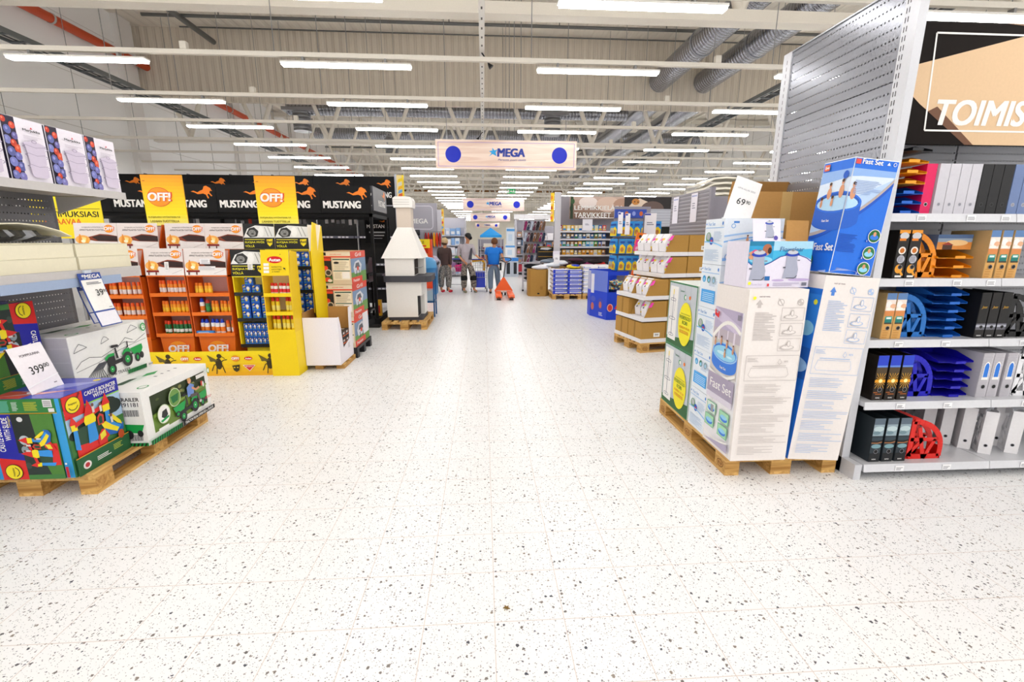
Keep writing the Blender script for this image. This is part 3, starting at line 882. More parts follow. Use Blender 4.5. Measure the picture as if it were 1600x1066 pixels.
# ================================================================ pallets
WOODM = woodmat('pallet_wood', (184, 136, 70), (226, 184, 112), 1, 7.0)
WOODB = woodmat('pallet_block', (166, 118, 54), (212, 166, 92), 0, 9.0)
def pallet_proto():
    """EUR pallet 0.8 x 1.2 m, origin at its front left corner on the floor"""
    t = thing('wooden_pallet', 'x', 'pallet')
    def brd(x0, y0, z0, x1, y1, z1, n):
        m = M(); m.box(x0, y0, z0, x1, y1, z1, WOODM); m.build(n, t)
    for x in (0.0, 0.1725, 0.3275, 0.5, 0.655):
        w = 0.145 if x in (0.0, 0.3275, 0.655) else 0.1
        brd(x + (0.02 if w == 0.1 else 0), 0, 0.122, x + w, 1.2, 0.144, 'deck_board')
    for y in (0, 0.5275, 1.055):
        brd(0, y, 0.1, 0.8, y + 0.145, 0.122, 'cross_board')
    for x, w in ((0, 0.1), (0.3275, 0.145), (0.7, 0.1)):
        brd(x, 0, 0, x + w, 1.2, 0.022, 'bottom_board')
        for y in (0, 0.5275, 1.055):
            m = M(); m.box(x, y, 0.022, x + w, y + 0.145, 0.1, WOODB)
            if x == 0:
                f = m.bface('-x', x, y, 0.022, x + w, y + 0.145, 0.1)
                f.ell(.072, .039, .045, .028, mat('6e4a24', .8), 16).ell(.072, .039, .04, .023, mat('b98748', .8), 16).rects([(.05, .03, .06, .048), (.07, .03, .075, .048), (.085, .03, .095, .048)], mat('6e4a24', .8))
            m.build('block', t)
    return t
PAL = pallet_proto()
_np = [0]
def pallet(x, y, label, rz=0.0):
    o = PAL if _np[0] == 0 else dup(PAL, (x, y, 0), rz)
    o.location = (x, y, 0); o.rotation_euler = (0, 0, rz); _np[0] += 1
    o['label'] = label; o['group'] = 'wooden pallets'
    return o
pallet(1.652, 2.785, 'wooden pallet under the white swimming pool boxes beside the office shelves')
pallet(-3.285, 2.79, 'wooden pallet under the castle and tractor boxes at the left')

# ---------------------------------------------------------------- the swimming pool boxes on the right pallet
CREAM = mat('ece5e1', .6)
PRG, PRB = mat('c4bcb9', .7), mat('adc2e4', .7)
SKIN = mat('d79a76', .6)
POOLB, POOLR, WATER = mat('2f7ae0', .4), mat('9cc8f4', .4), mat('8fd0f0', .3)
def pool_pic(f, cx, cy, w, people=((-.5, .3), (-.2, .42), (.1, .34), (.42, .2), (0.05, -.1))):
    h = w * .46
    f.poly(ell_pts(cx, cy - h * .55, w * .5, h * .42, 24, 180, 360) + ell_pts(cx, cy, w * .5, h * .45, 24, 0, 180), POOLB)
    f.ell(cx, cy, w * .5, h * .46, POOLR).ell(cx, cy, w * .46, h * .4, POOLB).ell(cx, cy - h * .03, w * .44, h * .34, WATER)
    f.ell(cx - w * .1, cy - h * .05, w * .2, h * .08, mat('c9ecfa')).ell(cx + w * .2, cy - h * .12, w * .12, h * .05, mat('c9ecfa'))
    f.text('Fast Set', cx - w * .12, cy - h * .78, h * .12, WHITE, .03)
    for a, b in people:
        x, y = cx + a * w * .8, cy + b * h
        f.ell(x, y + h * .03, w * .035, h * .15, SKIN).ell(x, y + h * .24, w * .024, h * .07, SKIN).ell(x, y + h * .28, w * .024, h * .04, mat('5a3c28'))
def instr(f, w, h, P, head):
    """back panel of a pool box: arrow, icons, small print, three drawings, cross-section, long text"""
    f.text('FAST SET POOL', w * .18, h * .958, h * .006, mat('6e4a58'), .02)
    f.poly([(w * .13, h * .918), (w * .25, h * .918), (w * .19, h * .945)], head).rect(w * .16, h * .9, w * .22, h * .92, head)
    for a in (.55, .88):
        f.ell(w * a, h * .93, w * .055, None, P).ell(w * a, h * .93, w * .043, None, CREAM)
    f.line([(w * .51, h * .95), (w * .59, h * .91)], w * .014, P).ell(w * .86, h * .935, w * .03, None, P).ell(w * .9, h * .922, w * .03, None, P)
    f.lines(w * .13, h * .72, w * .5, h * .88, 18, P, .4, .5, 3)
    for i in range(3):
        b = h * (.83 - .085 * i)
        f.line([(w * .58, b), (w * .96, b), (w * .96, b + h * .07), (w * .58, b + h * .07)], w * .008, P, True)
        f.ell(w * .74, b + h * .02, w * .12, h * .012, P).ell(w * .74, b + h * .021, w * .1, h * .009, CREAM).ell(w * .76, b + h * .04, w * .03, h * .018, P).ell(w * .76, b + h * .04, w * .02, h * .013, CREAM)
        f.line([(w * .6, b + h * .012), (w * .68, b + h * .03), (w * .72, b + h * .025)], w * .006, P)
    f.line([(w * .06, h * .49), (w * .97, h * .49), (w * .97, h * .635), (w * .06, h * .635)], w * .008, P, True)
    f.line([(w * .16, h * .51), (w * .78, h * .51), (w * .82, h * .525), (w * .78, h * .565), (w * .16, h * .565), (w * .12, h * .525)], w * .007, P, True)
    f.line([(w * .18, h * .575), (w * .76, h * .575)], w * .014, P)
    f.line([(w * .64, h * .615), (w * .61, h * .595), (w * .645, h * .583), (w * .68, h * .595)], w * .008, P, True).text('80%', w * .72, h * .595, h * .01, P, .02)
    f.lines(w * .08, h * .6, w * .32, h * .625, 5, P, .4, .5, 5)
    for k, (b0, b1, n) in enumerate(((.42, .475, 6), (.355, .405, 5), (.3, .345, 5), (.245, .29, 5), (.18, .235, 6), (.115, .165, 5), (.045, .1, 6))):
        f.lines(w * .08, h * b0, w * (.95 if k % 2 else .72), h * b1, n, P, .3, .55, 9 + k)
def swoosh(f, a0, b0, a1, b1, w, m, bow):
    pts = [(a0 + (a1 - a0) * t / 12, b0 + (b1 - b0) * t / 12 + bow * math.sin(math.pi * t / 12)) for t in range(13)]
    f.line(pts, w, m)
# tall pool box at the front left corner
X0, X1, Y0, Y1, Z0, Z1 = 1.642, 2.026, 2.72, 3.115, 0.144, 1.30
m = M(); m.box(0, 0, 0, X1 - X0, Y1 - Y0, Z1 - Z0, CREAM)
w, h = Y1 - Y0, Z1 - Z0
f = m.bface('-x', 0, 0, 0, X1 - X0, Y1 - Y0, h)
e = .03
f.rect(e * .3, h * .03, w * .93, h * .865, mat('f0eef2', .5))
f.rect(.01, h * .72, w * .9, h * .865, mat('b9aeca', .5)).poly([(.01, h * .8), (w * .9, h * .72), (w * .9, h * .78), (.01, h * .865)], mat('cfc4dc'))
f.rect(.01, h * .47, w * .9, h * .74, mat('cfcac6', .5)).rect(.01, h * .68, w * .9, h * .74, mat('bdb2be'))
f.rects([(w * .2, h * .67, w * .24, h * .74), (w * .5, h * .67, w * .53, h * .74), (w * .7, h * .66, w * .75, h * .74)], mat('e4dbe8'))
swoosh(f, .012, h * .68, w * .9, h * .745, .026, WHITE, .085)
pool_pic(f, w * .47, h * .605, w * .82)
swoosh(f, .012, h * .475, w * .9, h * .5, .02, WHITE, -.04)
f.rect(.01, h * .335, w * .9, h * .46, mat('a79db4', .5)).text('Fast Set', w * .12, h * .37, h * .055, WHITE, 0, 0, w=w * .72)
f.rect(.01, h * .3, w * .9, h * .335, mat('dcd6e4'))
f.poly([(w * .06, h * .815), (w * .2, h * .8), (w * .21, h * .84), (w * .17, h * .84), (w * .17, h * .825), (w * .1, h * .83), (w * .1, h * .845), (w * .06, h * .85)], mat('dc2a30'))
f.rect(w * .8, h * .82, w * .89, h * .85, mat('8d8798'))
G1 = mat('6fb98a', .5)
for a, b, k in ((.1, .2, 0), (.55, .19, 1), (.08, .115, 2), (.55, .105, 3)):
    f.rect(w * a, h * b, w * (a + .32), h * (b + .075), G1).rect(w * (a + .02), h * (b + .004), w * (a + .3), h * (b + .07), mat('a9d8b4') if k else mat('d8e6dc'))
    f.ell(w * (a + .16), h * (b + .032), w * .12, h * .02, POOLB).ell(w * (a + .16), h * (b + .04), w * .11, h * .013, WATER)
    if k == 0: f.rect(w * (a + .14), h * (b + .012), w * (a + .24), h * (b + .06), mat('9a9aa2'))
swoosh(f, .012, h * .085, w * .9, h * .09, .012, WHITE, -.03)
f.poly([(.05, h * .03), (w * .92, h * .03), (w * .92, h * .08), (w * .6, h * .06)], mat('b3aac4'))
f = m.bface('-y', 0, 0, 0, X1 - X0, Y1 - Y0, h); instr(f, X1 - X0, h, PRG, PRG)
f.ell(.03, h * .955, .011, None, mat('f2ee30'), 10)
f = m.bface('+z', 0, 0, 0, X1 - X0, Y1 - Y0, h); f.line([(0, w * .5), (.384, w * .5)], .004, PRG)
m.build('pool_box', None, 'tall cream pool box with grey print at the front corner of pallet', 'box', loc=(X0, Y0, Z0))
# leaning pool box beside it
m = M()
lean = 0.075
w2, d2, h2 = 0.36, 0.40, 1.245
ca, sa = math.cos(-0.062), math.sin(-0.062)
m.T = Matrix.Rotation(0.062, 4, 'Y')
m.box(0, 0, 0, w2, d2, h2, CREAM)
f = m.bface('-x', 0, 0, 0, w2, d2, h2); f.rect(0, 0, d2, h2 * .93, mat('1f72d8', .45))
f.rect(d2 * .5, h2 * .7, d2, h2 * .9, mat('2f86e4')).ell(d2 * .8, h2 * .72, .07, .05, WATER).ell(d2 * .9, h2 * .86, .018, None, mat('f2ee30'), 10).rect(d2 * .3, h2 * .45, d2, h2 * .62, mat('175cb8')).ell(d2 * .75, h2 * .52, .1, .05, POOLR)
f = m.bface('-y', 0, 0, 0, w2, d2, h2); instr(f, w2, h2, PRB, mat('4f86d8'))
m.build('pool_box', None, 'tall cream pool box with blue print leaning right against the shelving', 'box', loc=(2.052, 2.73, 0.144))
# big blue box on top of the leaning one
m = M(); w, d, h = 0.28, 0.255, 0.69
m.T = Matrix.Rotation(0.09, 4, 'Y')
m.box(0, 0, 0, w, d, h, mat('e9eef4', .45))
U = w + d                                      # the print runs round the corner: left side first, then the front
for side, off in (('-x', 0.0), ('-y', -d)):
    f = m.bface(side, 0, 0, 0, w, d, h)
    f.clip = (.003, (d if side == '-x' else w) - .003)
    T = lambda pts: [(a + off, b) for a, b in pts]
    f.poly(T([(0, .004), (U, .004), (U, h - .005), (0, h - .005)]), mat('1e6fe0', .4))
    cur = [(U * t / 14, h * (.36 + .10 * t / 14 + .4 * (t / 14) ** 2.2)) for t in range(15)]
    f.poly(T(cur + [(U, h * .91), (0, h * .91)]), mat('b9d2f2', .4))
    f.poly(T([(0, h * .62), (U * .5, h * .64), (U * .97, h * .84), (U, h * .91), (0, h * .91)]), mat('d9e6f6', .4))
    f.poly(T([(0, h * .8), (U * .6, h * .85), (U, h * .86), (U, h * .91), (0, h * .91)]), mat('8fb4ea', .4))
    f.poly(T(cur + [(a, b - .022) for a, b in reversed(cur)]), mat('b7aaa6', .4))
    f.poly(T([(a, b - .022) for a, b in cur] + [(a, b - .045) for a, b in reversed(cur)]), mat('1456c4', .4))
    cx, cy, pw, ph = .175 + off, h * .63, .36, .14
    f.poly(ell_pts(cx, cy - ph * .8, pw * .5, ph * .42, 24, 180, 360) + ell_pts(cx, cy, pw * .5, ph * .45, 24, 0, 180), mat('1f5fc8', .4))
    f.ell(cx, cy, pw * .5, ph * .46, mat('2c70dc')).ell(cx, cy, pw * .46, ph * .4, mat('1c56b8')).ell(cx, cy - ph * .05, pw * .44, ph * .33, mat('b4d8f2'))
    for a, b, k in ((-.07, .4, 1), (.03, .45, 1.1), (.11, .35, 1), (-.12, -.05, .6), (-.03, -.02, .6)):
        f.ell(cx + a, cy + b * ph, .018 * k, .036 * k, SKIN).ell(cx + a, cy + b * ph + .05 * k, .011, .015, SKIN).ell(cx + a, cy + b * ph + .058 * k, .011, .01, mat('4a3020'))
    if side == '-x':
        f.rect(.02, h * .92, .065, h * .975, mat('e0663a')).text('bw', .028, h * .935, .02, WHITE, .03)
        f.ell(d * .85, h * .86, .02, .024, mat('1f58c0')).text('Fast Set', .08, h * .2, .045, WHITE, .03, 0, w=.17).ell(.05, h * .1, .05, None, mat('2f6a44')).text('Fast Set', .1, cy - ph * .85, .014, WHITE, .03)
    else:
        f.rect(.004, h * .945, .036, h * .985, mat('e0524a')).text('Fast Set', .045, h * .95, .028, WHITE, .03, 0, w=.13)
        f.poly([(w * .72, h * .955), (w * .8, h * .955), (w * .76, h * .98)], WHITE).ell(w * .9, h * .966, .011, None, WHITE).ell(w * .9, h * .966, .008, None, mat('1e6fe0'))
        f.lines(w * .1, h * .7, w * .72, h * .82, 9, mat('9ab2dc'), .4, .4, 2).lines(w * .02, h * .2, w * .45, h * .36, 12, mat('1450b4'), .4, .4, 4)
        f.clip = None
        for i, (a, b) in enumerate(((.83, .34), (.79, .19), (.75, .05))):
            f.ell(w * a, h * b + .012, .041, None, WHITE).ell(w * a, h * b + .012, .037, None, mat(('1f6a34', '2f7a44', '3a7a3a')[i]))
            f.ell(w * a, h * b + .005, .028, .016, (POOLB, WATER, WATER)[i]).ell(w * a, h * b + .024, .01, .014, SKIN).ell(w * a - .04, h * b - .02, .009, None, mat('1450c0')).text('123'[i], w * a - .043, h * b - .026, .011, WHITE, .03)
m.build('pool_box', None, 'large bright blue pool box standing on the leaning cream box', 'box', loc=(2.16, 2.752, 1.398))
# clear plastic wrap bunched at its foot
m = M()
FILM = mat('dfe8f6', 0.08, trans=0.0, alpha=0.35)
rnd = random.Random(5)
pts = [(0.0, 0, 0.0), (0.06, -.02, 0.07), (0.13, -.01, 0.06), (0.2, 0, 0.02)]
for k in range(9):
    o = [(p[0] + rnd.uniform(-.015, .015), p[1] - k * .012 + rnd.uniform(-.01, .01), max(0.002, p[2] * (1 - k * .1) + rnd.uniform(-.006, .006))) for p in pts]
    if k: m.add(prev + o, [(i, i + 1, 5 + i, 4 + i) for i in range(3)], FILM, True)
    prev = o
m.build('plastic_wrap', None, 'crumpled clear plastic wrap in front of the large blue pool box', 'plastic wrap', loc=(2.15, 2.84, 1.40))
# column of small pool boxes along the aisle side
def small_box(label, z, big, y1=3.40, alt=False):
    m = M(); w, d, h = 0.42, y1 - 3.12, 0.318
    m.box(0, 0, 0, w, d, h, mat('eaf1fa', .5))
    f = m.bface('-x', 0, 0, 0, w, d, h)
    f.text('Fast Set', d * .16, h * .86, h * .07, mat('6aa2dc'), .01).rect(d * .04, h * .8, d * .96, h * .82, mat('a9c9ee'))
    f.poly([(d * .03, h * .88), (d * .1, h * .88), (d * .065, h * .93)], mat('3f86d8')).ell(d * .9, h * .9, .009, .013, mat('3f86d8'))
    if alt:
        for i in range(3): f.ell(d * (.2 + .26 * i), h * .66, d * .09, None, mat(('3a9ad8', '3f7f6a', '7a9a88')[i])).ell(d * (.2 + .26 * i), h * .645, d * .05, None, WATER)
        f.rect(d * .12, h * .12, d * .85, h * .42, mat('4aa6ec')).lines(d * .2, h * .16, d * .8, h * .38, 5, mat('b4dcf8'), .4, .4, 4)
    else:
        f.ell(d * .22, h * .6, d * .13, None, mat('5f9a6a')).ell(d * .22, h * .62, d * .09, None, mat('b4b8bc')).ell(d * .4, h * .52, d * .1, None, mat('1f56b8')).rect(d * .35, h * .5, d * .45, h * .54, mat('d8404a'))
        swoosh(f, d * .03, h * .5, d * .97, h * .4, .008, mat('7fc0f0'), .01)
        f.lines(d * .1, h * .08, d * .85, h * .34, 10, mat('b7cbe4'), .4, .4, 8)
    f.lines(d * .5, h * .52, d * .92, h * .74, 8, mat('b7cbe4'), .4, .4, 6)
    f = m.bface('-y', 0, 0, 0, w, d, h)
    if big:
        f.rect(.06, h * .9, .1, h * .94, mat('3f86d8')).ell(.06, h * .84, .016, None, mat('7fb4e8')).ell(.06, h * .84, .011, None, mat('eaf1fa'))
        swoosh(f, 0, h * .62, w, h * .72, .012, mat('a9cdf4'), .01); swoosh(f, 0, h * .5, w, h * .58, .01, mat('8fc0f4'), .02); swoosh(f, 0, h * .12, w, h * .16, .02, mat('8fc0f4'), .01)
        pool_pic(f, .27, h * .42, .26)
        f.ell(.035, h * .18, .022, None, mat('5f9fe4')).ell(.035, h * .18, .017, None, WHITE)
    m.build('pool_box', None, label, 'box', 'small pool boxes', loc=(1.655, 3.12, z))
hh = 0.3205
for i in range(5):
    small_box('small white pool box with blue print in the aisle side column, %s from the bottom' % ORD[i], 0.144 + i * hh, i >= 3, alt=(i % 2 == (1 if i < 3 else 1)))
# frisbee golf basket boxes with green edges
GREEN = mat('2a7a48', .5)
for i in range(2):
    m = M(); w, d, h = 0.42, 0.545, 0.55
    m.box(0, 0, 0, w, d, h, mat('dfe5e0', .5))
    f = m.bface('-x', 0, 0, 0, w, d, h)
    f.rect(0, 0, d, h, GREEN).rect(.012, h * .12, d - .012, h - .012, mat('c6ccd4', .5)).poly([(.012, .01), (d - .012, .01), (d - .012, h * .22), (.012, h * .1)], mat('35663c', .6))
    f.rects([(d * k, h * .12, d * k + .003, h - .014) for k in (.42, .58, .78)], mat('9aa2ac'))
    f.rect(.03, h * .08, d * .36, h * .93, mat('f4f2f0', .5))
    PK = mat('5a5f78')
    f.line([(d * .19, h * .15), (d * .19, h * .8)], .008, PK).rect(d * .175, h * .8, d * .205, h * .88, mat('f4dc5a'))
    for r_, b in ((.055, .72), (.065, .42), (.05, .16)):
        f.line(ell_pts(d * .19, h * b, r_, .012, 14), .004, PK, True)
    f.line([(d * .1, h * .71), (d * .15, h * .44)], .003, PK).line([(d * .28, h * .71), (d * .23, h * .44)], .003, PK)
    f.text('Summer', d * .44, h * .87, .016, mat('2f7a58'), .02).ell(d * .62, h * .8, .022, None, mat('2f9a5a')).ell(d * .635, h * .8, .016, None, WHITE).ell(d * .78, h * .81, .016, None, mat('ee7a2a'))
    f.ell(d * .68, h * .4, d * .23, h * .33, mat('f6e81c', .5), 28)
    TG, TO = mat('4a7a20'), mat('e08a1c')
    f.lines(d * .52, h * .54, d * .84, h * .575, 1, mat('c9c028'), .6, 0).text('FRISBEEGOLF-', d * .68, h * .47, .03, TG, .02, 0, w=d * .4, align='c').text('KORI', d * .68, h * .395, .03, TG, .02, 0, align='c')
    f.text('KORKEUS 135 CM', d * .68, h * .33, .018, TO, .02, 0, w=d * .34, align='c').lines(d * .52, h * .26, d * .84, h * .31, 3, TO, .5, .3, 4)
    m.build('frisbee_golf_box', None, 'green edged frisbee golf basket box with yellow oval, %s one' % ('lower', 'upper')[i], 'box', 'frisbee golf boxes', loc=(1.655, 3.425, 0.144 + i * 0.552))
# pump box on top of the tall pool box
m = M(); w, d, h = 0.43, 0.24, 0.29
m.T = Matrix.Rotation(R(3), 4, 'Z')
LIL = mat('e6e1f0', .45)
m.box(0, 0, 0, w, d, h, LIL, skip=('+z',))
m.box(0.004, 0.004, h - .03, w - .004, d - .004, h - .028, mat('3c2c18', .8))
f = m.bface('-y', 0, 0, 0, w, d, h)
f.poly([(w * .38, h * .56)] + [(w * (.38 + .62 * t / 10), h * (.56 + .16 * math.sin(math.pi * t / 11))) for t in range(11)] + [(w, h), (w * .38, h)], mat('3fb4e0', .4))
f.poly([(w * .38, h * .8), (w, h * .84), (w, h), (w * .38, h)], mat('a9d8ee', .4))
f.rect(0, h * .5, w * .38, h, mat('2a9fd4', .4)).rect(0, h * .9, w * .38, h, mat('1b7fa8')).ell(w * .2, h * .6, w * .18, h * .08, mat('8fd4ec'))
f.ell(w * .16, h * .74, w * .16, h * .07, SKIN).ell(w * .1, h * .77, w * .05, h * .05, mat('e8568a')).ell(w * .28, h * .84, w * .07, h * .1, mat('b06a4a')).ell(w * .32, h * .8, w * .03, h * .07, mat('3a2018')).ell(w * .05, h * .66, w * .05, h * .05, SKIN)
cv = [(0, h * .56), (w * .05, h * .5), (w * .15, h * .46), (w * .25, h * .48), (w * .36, h * .55), (w * .5, h * .67), (w * .65, h * .72), (w * .8, h * .7), (w * .92, h * .64), (w, h * .56)]
f.poly([(0, 0), (w, 0)] + list(reversed(cv)), LIL).line(cv, .005, mat('2a3a9a'))
f.text('Flowclear', w * .48, h * .78, h * .1, mat('3a5f9a'), 0.0, 0.1, w=w * .38)
GRY = mat('a9adc0', .4)
f.ell(w * .84, h * .17, w * .18, h * .03, mat('c4b0da')).ell(w * .5, h * .16, w * .1, h * .025, mat('c4b0da'))
def pump(f, cx, b0, sc):
    f.poly([(cx - .055 * sc, b0), (cx + .05 * sc, b0), (cx + .055 * sc, b0 + .06 * sc), (cx + .038 * sc, b0 + .12 * sc), (cx + .04 * sc, b0 + .16 * sc), (cx - .04 * sc, b0 + .16 * sc), (cx - .04 * sc, b0 + .09 * sc)], GRY)
    f.ell(cx, b0 + .165 * sc, .052 * sc, .016 * sc, mat('1f3fb0')).ell(cx, b0 + .178 * sc, .04 * sc, .014 * sc, mat('c6c9d2')).ell(cx, b0 + .19 * sc, .012 * sc, .006 * sc, mat('8a8a94'))
    f.rect(cx - .06 * sc, b0 + .07 * sc, cx - .04 * sc, b0 + .08 * sc, mat('6a6a78')).rect(cx + .04 * sc, b0 + .12 * sc, cx + .06 * sc, b0 + .128 * sc, mat('8a8a98'))
    f.line([(cx - .03 * sc, b0 + .004), (cx + .03 * sc, b0 + .002), (cx + .05 * sc, b0 + .02 * sc)], .004 * sc, mat('2c2c36'))
pump(f, w * .16, h * .16, .98); pump(f, w * .68, h * .2, .92)
f.rect(w * .28, h * .16, w * .36, h * .25, mat('1f6ab0')).lines(w * .42, h * .04, w * .84, h * .12, 4, mat('b0a8c4'), .4, .3, 2).rect(w * .88, h * .04, w * .96, h * .11, mat('7a7a88'))
f.text('Flowclear', w * .07, h * .05, h * .05, mat('c0b6d0'), 0, .1).ell(w * .05, h * .1, .011, None, mat('f0ee3a'), 10).rect(w * .33, h * .03, w * .36, h * .09, mat('dc3a40'))
o = m.build('pump_box', None, 'open lilac and blue filter pump box on top of tall pool box', 'box', loc=(1.655, 2.80, 1.302))
m = M(); m.T = Matrix.Translation((0.02, 0, h)) @ Matrix.Rotation(R(3), 4, 'Z') @ Matrix.Rotation(R(-12), 4, 'X')
m.box(0, 0, 0, 0.185, 0.003, 0.135, LIL)
f = m.bface('-y', 0, 0, 0, 0.185, 0.003, 0.135); pump(f, .11, .02, .56); f.ell(.15, .02, .014, None, mat('5a4fa8'))
m.build('front_flap', o)
m = M(); m.T = Matrix.Translation((w - .16, 0.06, h)) @ Matrix.Rotation(R(4), 4, 'Z') @ Matrix.Rotation(R(-6), 4, 'X')
m.box(0, 0, -0.05, 0.155, 0.003, 0.13, CARD); m.build('card_flap', o)
m = M(); m.T = Matrix.Translation((0.2, 0.02, h)) @ Matrix.Rotation(R(8), 4, 'X') @ Matrix.Rotation(R(6), 4, 'Y')
m.box(0, 0, 0, 0.2, 0.2, 0.003, mat('f2f0f4', .5)); m.build('top_flap', o)
# stack at the back of the pallet: two cream boxes hidden behind, an open brown carton on top
m = M(); m.box(0, 0, 0, 0.34, 0.75, 1.4, CREAM); m.bface('-y', 0, 0, 0, .34, .75, 1.4).lines(.04, .2, .3, 1.1, 40, PRB, .4, .4, 3)
m.build('pool_box', None, 'tall cream pool box at the back, mostly hidden behind leaning one', 'box', loc=(2.095, 3.2, 0.144))
t = thing('cardboard_carton', 'open brown cardboard carton behind the pump box and the blue box', 'carton', (2.03, 3.42, 1.76))
m = M(); m.box(0, 0, -0.21, 0.5, 0.006, 0.19, CARD); m.box(0, 0.4, -0.21, 0.5, 0.406, 0.19, CARD); m.box(0, 0.006, -0.21, 0.006, 0.4, 0.19, CARD); m.box(0.494, 0.006, -0.21, 0.5, 0.4, 0.19, CARD); m.box(0.006, 0.006, -0.21, 0.494, 0.4, -0.204, CARD)
m.build('box_body', t)
m = M(); m.T = Matrix.Translation((0, 0.4, 0.19)) @ Matrix.Rotation(R(20), 4, 'X'); m.box(0, 0, 0, 0.5, 0.005, 0.12, CARD); m.build('flap', t)
m = M(); m.box(.2, -0.001, -.05, .28, 0, .19, mat('c9a468', .4)); m.build('tape_strip', t)
# tall price card 69,90
t = thing('price_sign', 'white price card 69,90 standing on the small pool boxes', 'price sign', (1.72, 3.28, 1.748))
m = M(); m.T = Matrix.Rotation(R(17), 4, 'Y') @ Matrix.Rotation(R(-6), 4, 'X')
m.box(0, 0, 0, 0.2, 0.004, 0.315, mat('f6f4f2', .4))
f = m.bface('-y', 0, 0, 0, .2, .004, .295)
f.text('UIMA-ALLAS 305X', .1, .235, .012, mat('8a8890'), 0, 0, w=.14, align='c').text('69', .055, .13, .045, BLACK, -.005, 0.05, w=.062).text('90', .125, .148, .024, BLACK, -.005, 0.05, w=.032).rect(.14, .03, .155, .035, mat('8a8890'))
m.build('card', t)
m = M(); m.box(0.02, 0.02, -0.0, 0.12, 0.06, 0.012, mat('dfe4ea', .2)); m.build('stand', t)
# ================================================================ the insect repellent island
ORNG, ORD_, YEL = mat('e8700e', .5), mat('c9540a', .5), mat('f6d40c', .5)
PINKB = mat('d8b4ac', .6)
OFFO, OFFR = mat('f59a1c', .4), mat('e2521c', .4)
def off_logo(f, a, b, h):
    """white OFF! on an orange oval; h: letter height"""
    f.ell(a, b, h * 1.25, h * 1.02, OFFR, 24).ell(a - h * .02, b, h * 1.19, h * .96, OFFO, 24)
    f.text('OFF!', a + h * .06, b - h * .44, h * .95, OFFR, .06, .12, w=h * 2.55, align='c').text('OFF!', a, b - h * .4, h * .85, WHITE, .05, .12, w=h * 2.35, align='c')
def autan_logo(f, a, b, h):
    f.ell(a, b, h * 2.1, h * .98, mat('d8141c', .4), 24).text('Autan', a, b - h * .45, h * .9, WHITE, .05, 0, w=h * 3.1, align='c')
def gradient(f, a0, b0, a1, b1, cols, n=10, vert=True):
    """printed colour run (ink on the card)"""
    for i in range(n):
        t = i / (n - 1) * (len(cols) - 1)
        k = min(int(t), len(cols) - 2); t -= k
        c = tuple(int(round(x * (1 - t) + y * t)) for x, y in zip(cols[k], cols[k + 1]))
        if vert: f.rect(a0, b0 + (b1 - b0) * i / n, a1, b0 + (b1 - b0) * (i + 1) / n, mat(c, .5))
        else: f.rect(a0 + (a1 - a0) * i / n, b0, a0 + (a1 - a0) * (i + 1) / n, b1, mat(c, .5))
def off_header(f, w, h, tags=0):
    f.rect(0, 0, w, h, mat('e6dcd8', .5)).rect(0, 0, w, h * .33, mat('f0ebe8'))
    f.text('SUOJAUDU HYÖNTEISILTÄ', w * .44, h * .8, h * .065, mat('6a5f5c'), .01, .1, w=w * .5, align='c').text('AMMATTILAISTEN TUOTTEILLA', w * .44, h * .7, h * .065, mat('5a4f4c'), .01, .1, w=w * .62, align='c')
    off_logo(f, w * .82, h * .78, h * .15)
    f.poly([(w * .2, h * .42), (w * .42, h * .5), (w * .6, h * .58), (w * .8, h * .56), (w, h * .5), (w, h * .28), (w * .5, h * .3), (w * .3, h * .36)], mat('8a3a1c')).poly([(w * .4, h * .46), (w * .6, h * .54), (w, h * .49), (w, h * .3), (w * .55, h * .31)], mat('2e1510'))
    f.ell(w * .19, h * .36, w * .17, h * .17, mat('f7b45a')).ell(w * .2, h * .35, w * .09, h * .1, mat('fde08a'))
    f.poly([(w * .08, h * .18), (w * .2, h * .2), (w * .17, h * .42), (w * .14, h * .56), (w * .12, h * .58), (w * .1, h * .42)], mat('e8922a')).poly([(w * .24, h * .2), (w * .33, h * .2), (w * .31, h * .38), (w * .29, h * .48), (w * .27, h * .38)], mat('f0a83a'))
    f.ell(w * .2, h * .3, w * .05, h * .06, mat('fff6d0')).rect(w * .04, h * .12, w * .36, h * .19, mat('8a1c10')).rect(w * .08, h * .02, w * .11, h * .12, mat('5a120c')).rect(w * .27, h * .02, w * .3, h * .12, mat('5a120c'))
    f.line([(w * .7, h * .06), (w * .98, h * .22)], h * .012, mat('b9b0ac'))
    if tags == 1: f.rect(w * .52, h * .2, w * .63, h * .5, WHITE).lines(w * .54, h * .23, w * .61, h * .47, 5, mat('9a9a9e'), .4, .3)
    if tags == 2:
        f.rect(w * .38, h * .42, w * .63, h * .62, mat('ece8ea')).rect(w * .34, h * .22, w * .75, h * .34, mat('ece8ea')).lines(w * .36, h * .24, w * .73, h * .33, 2, mat('a9a6aa'), .4, .3).lines(w * .42, h * .45, w * .62, h * .6, 3, mat('a9a6aa'), .4, .3)
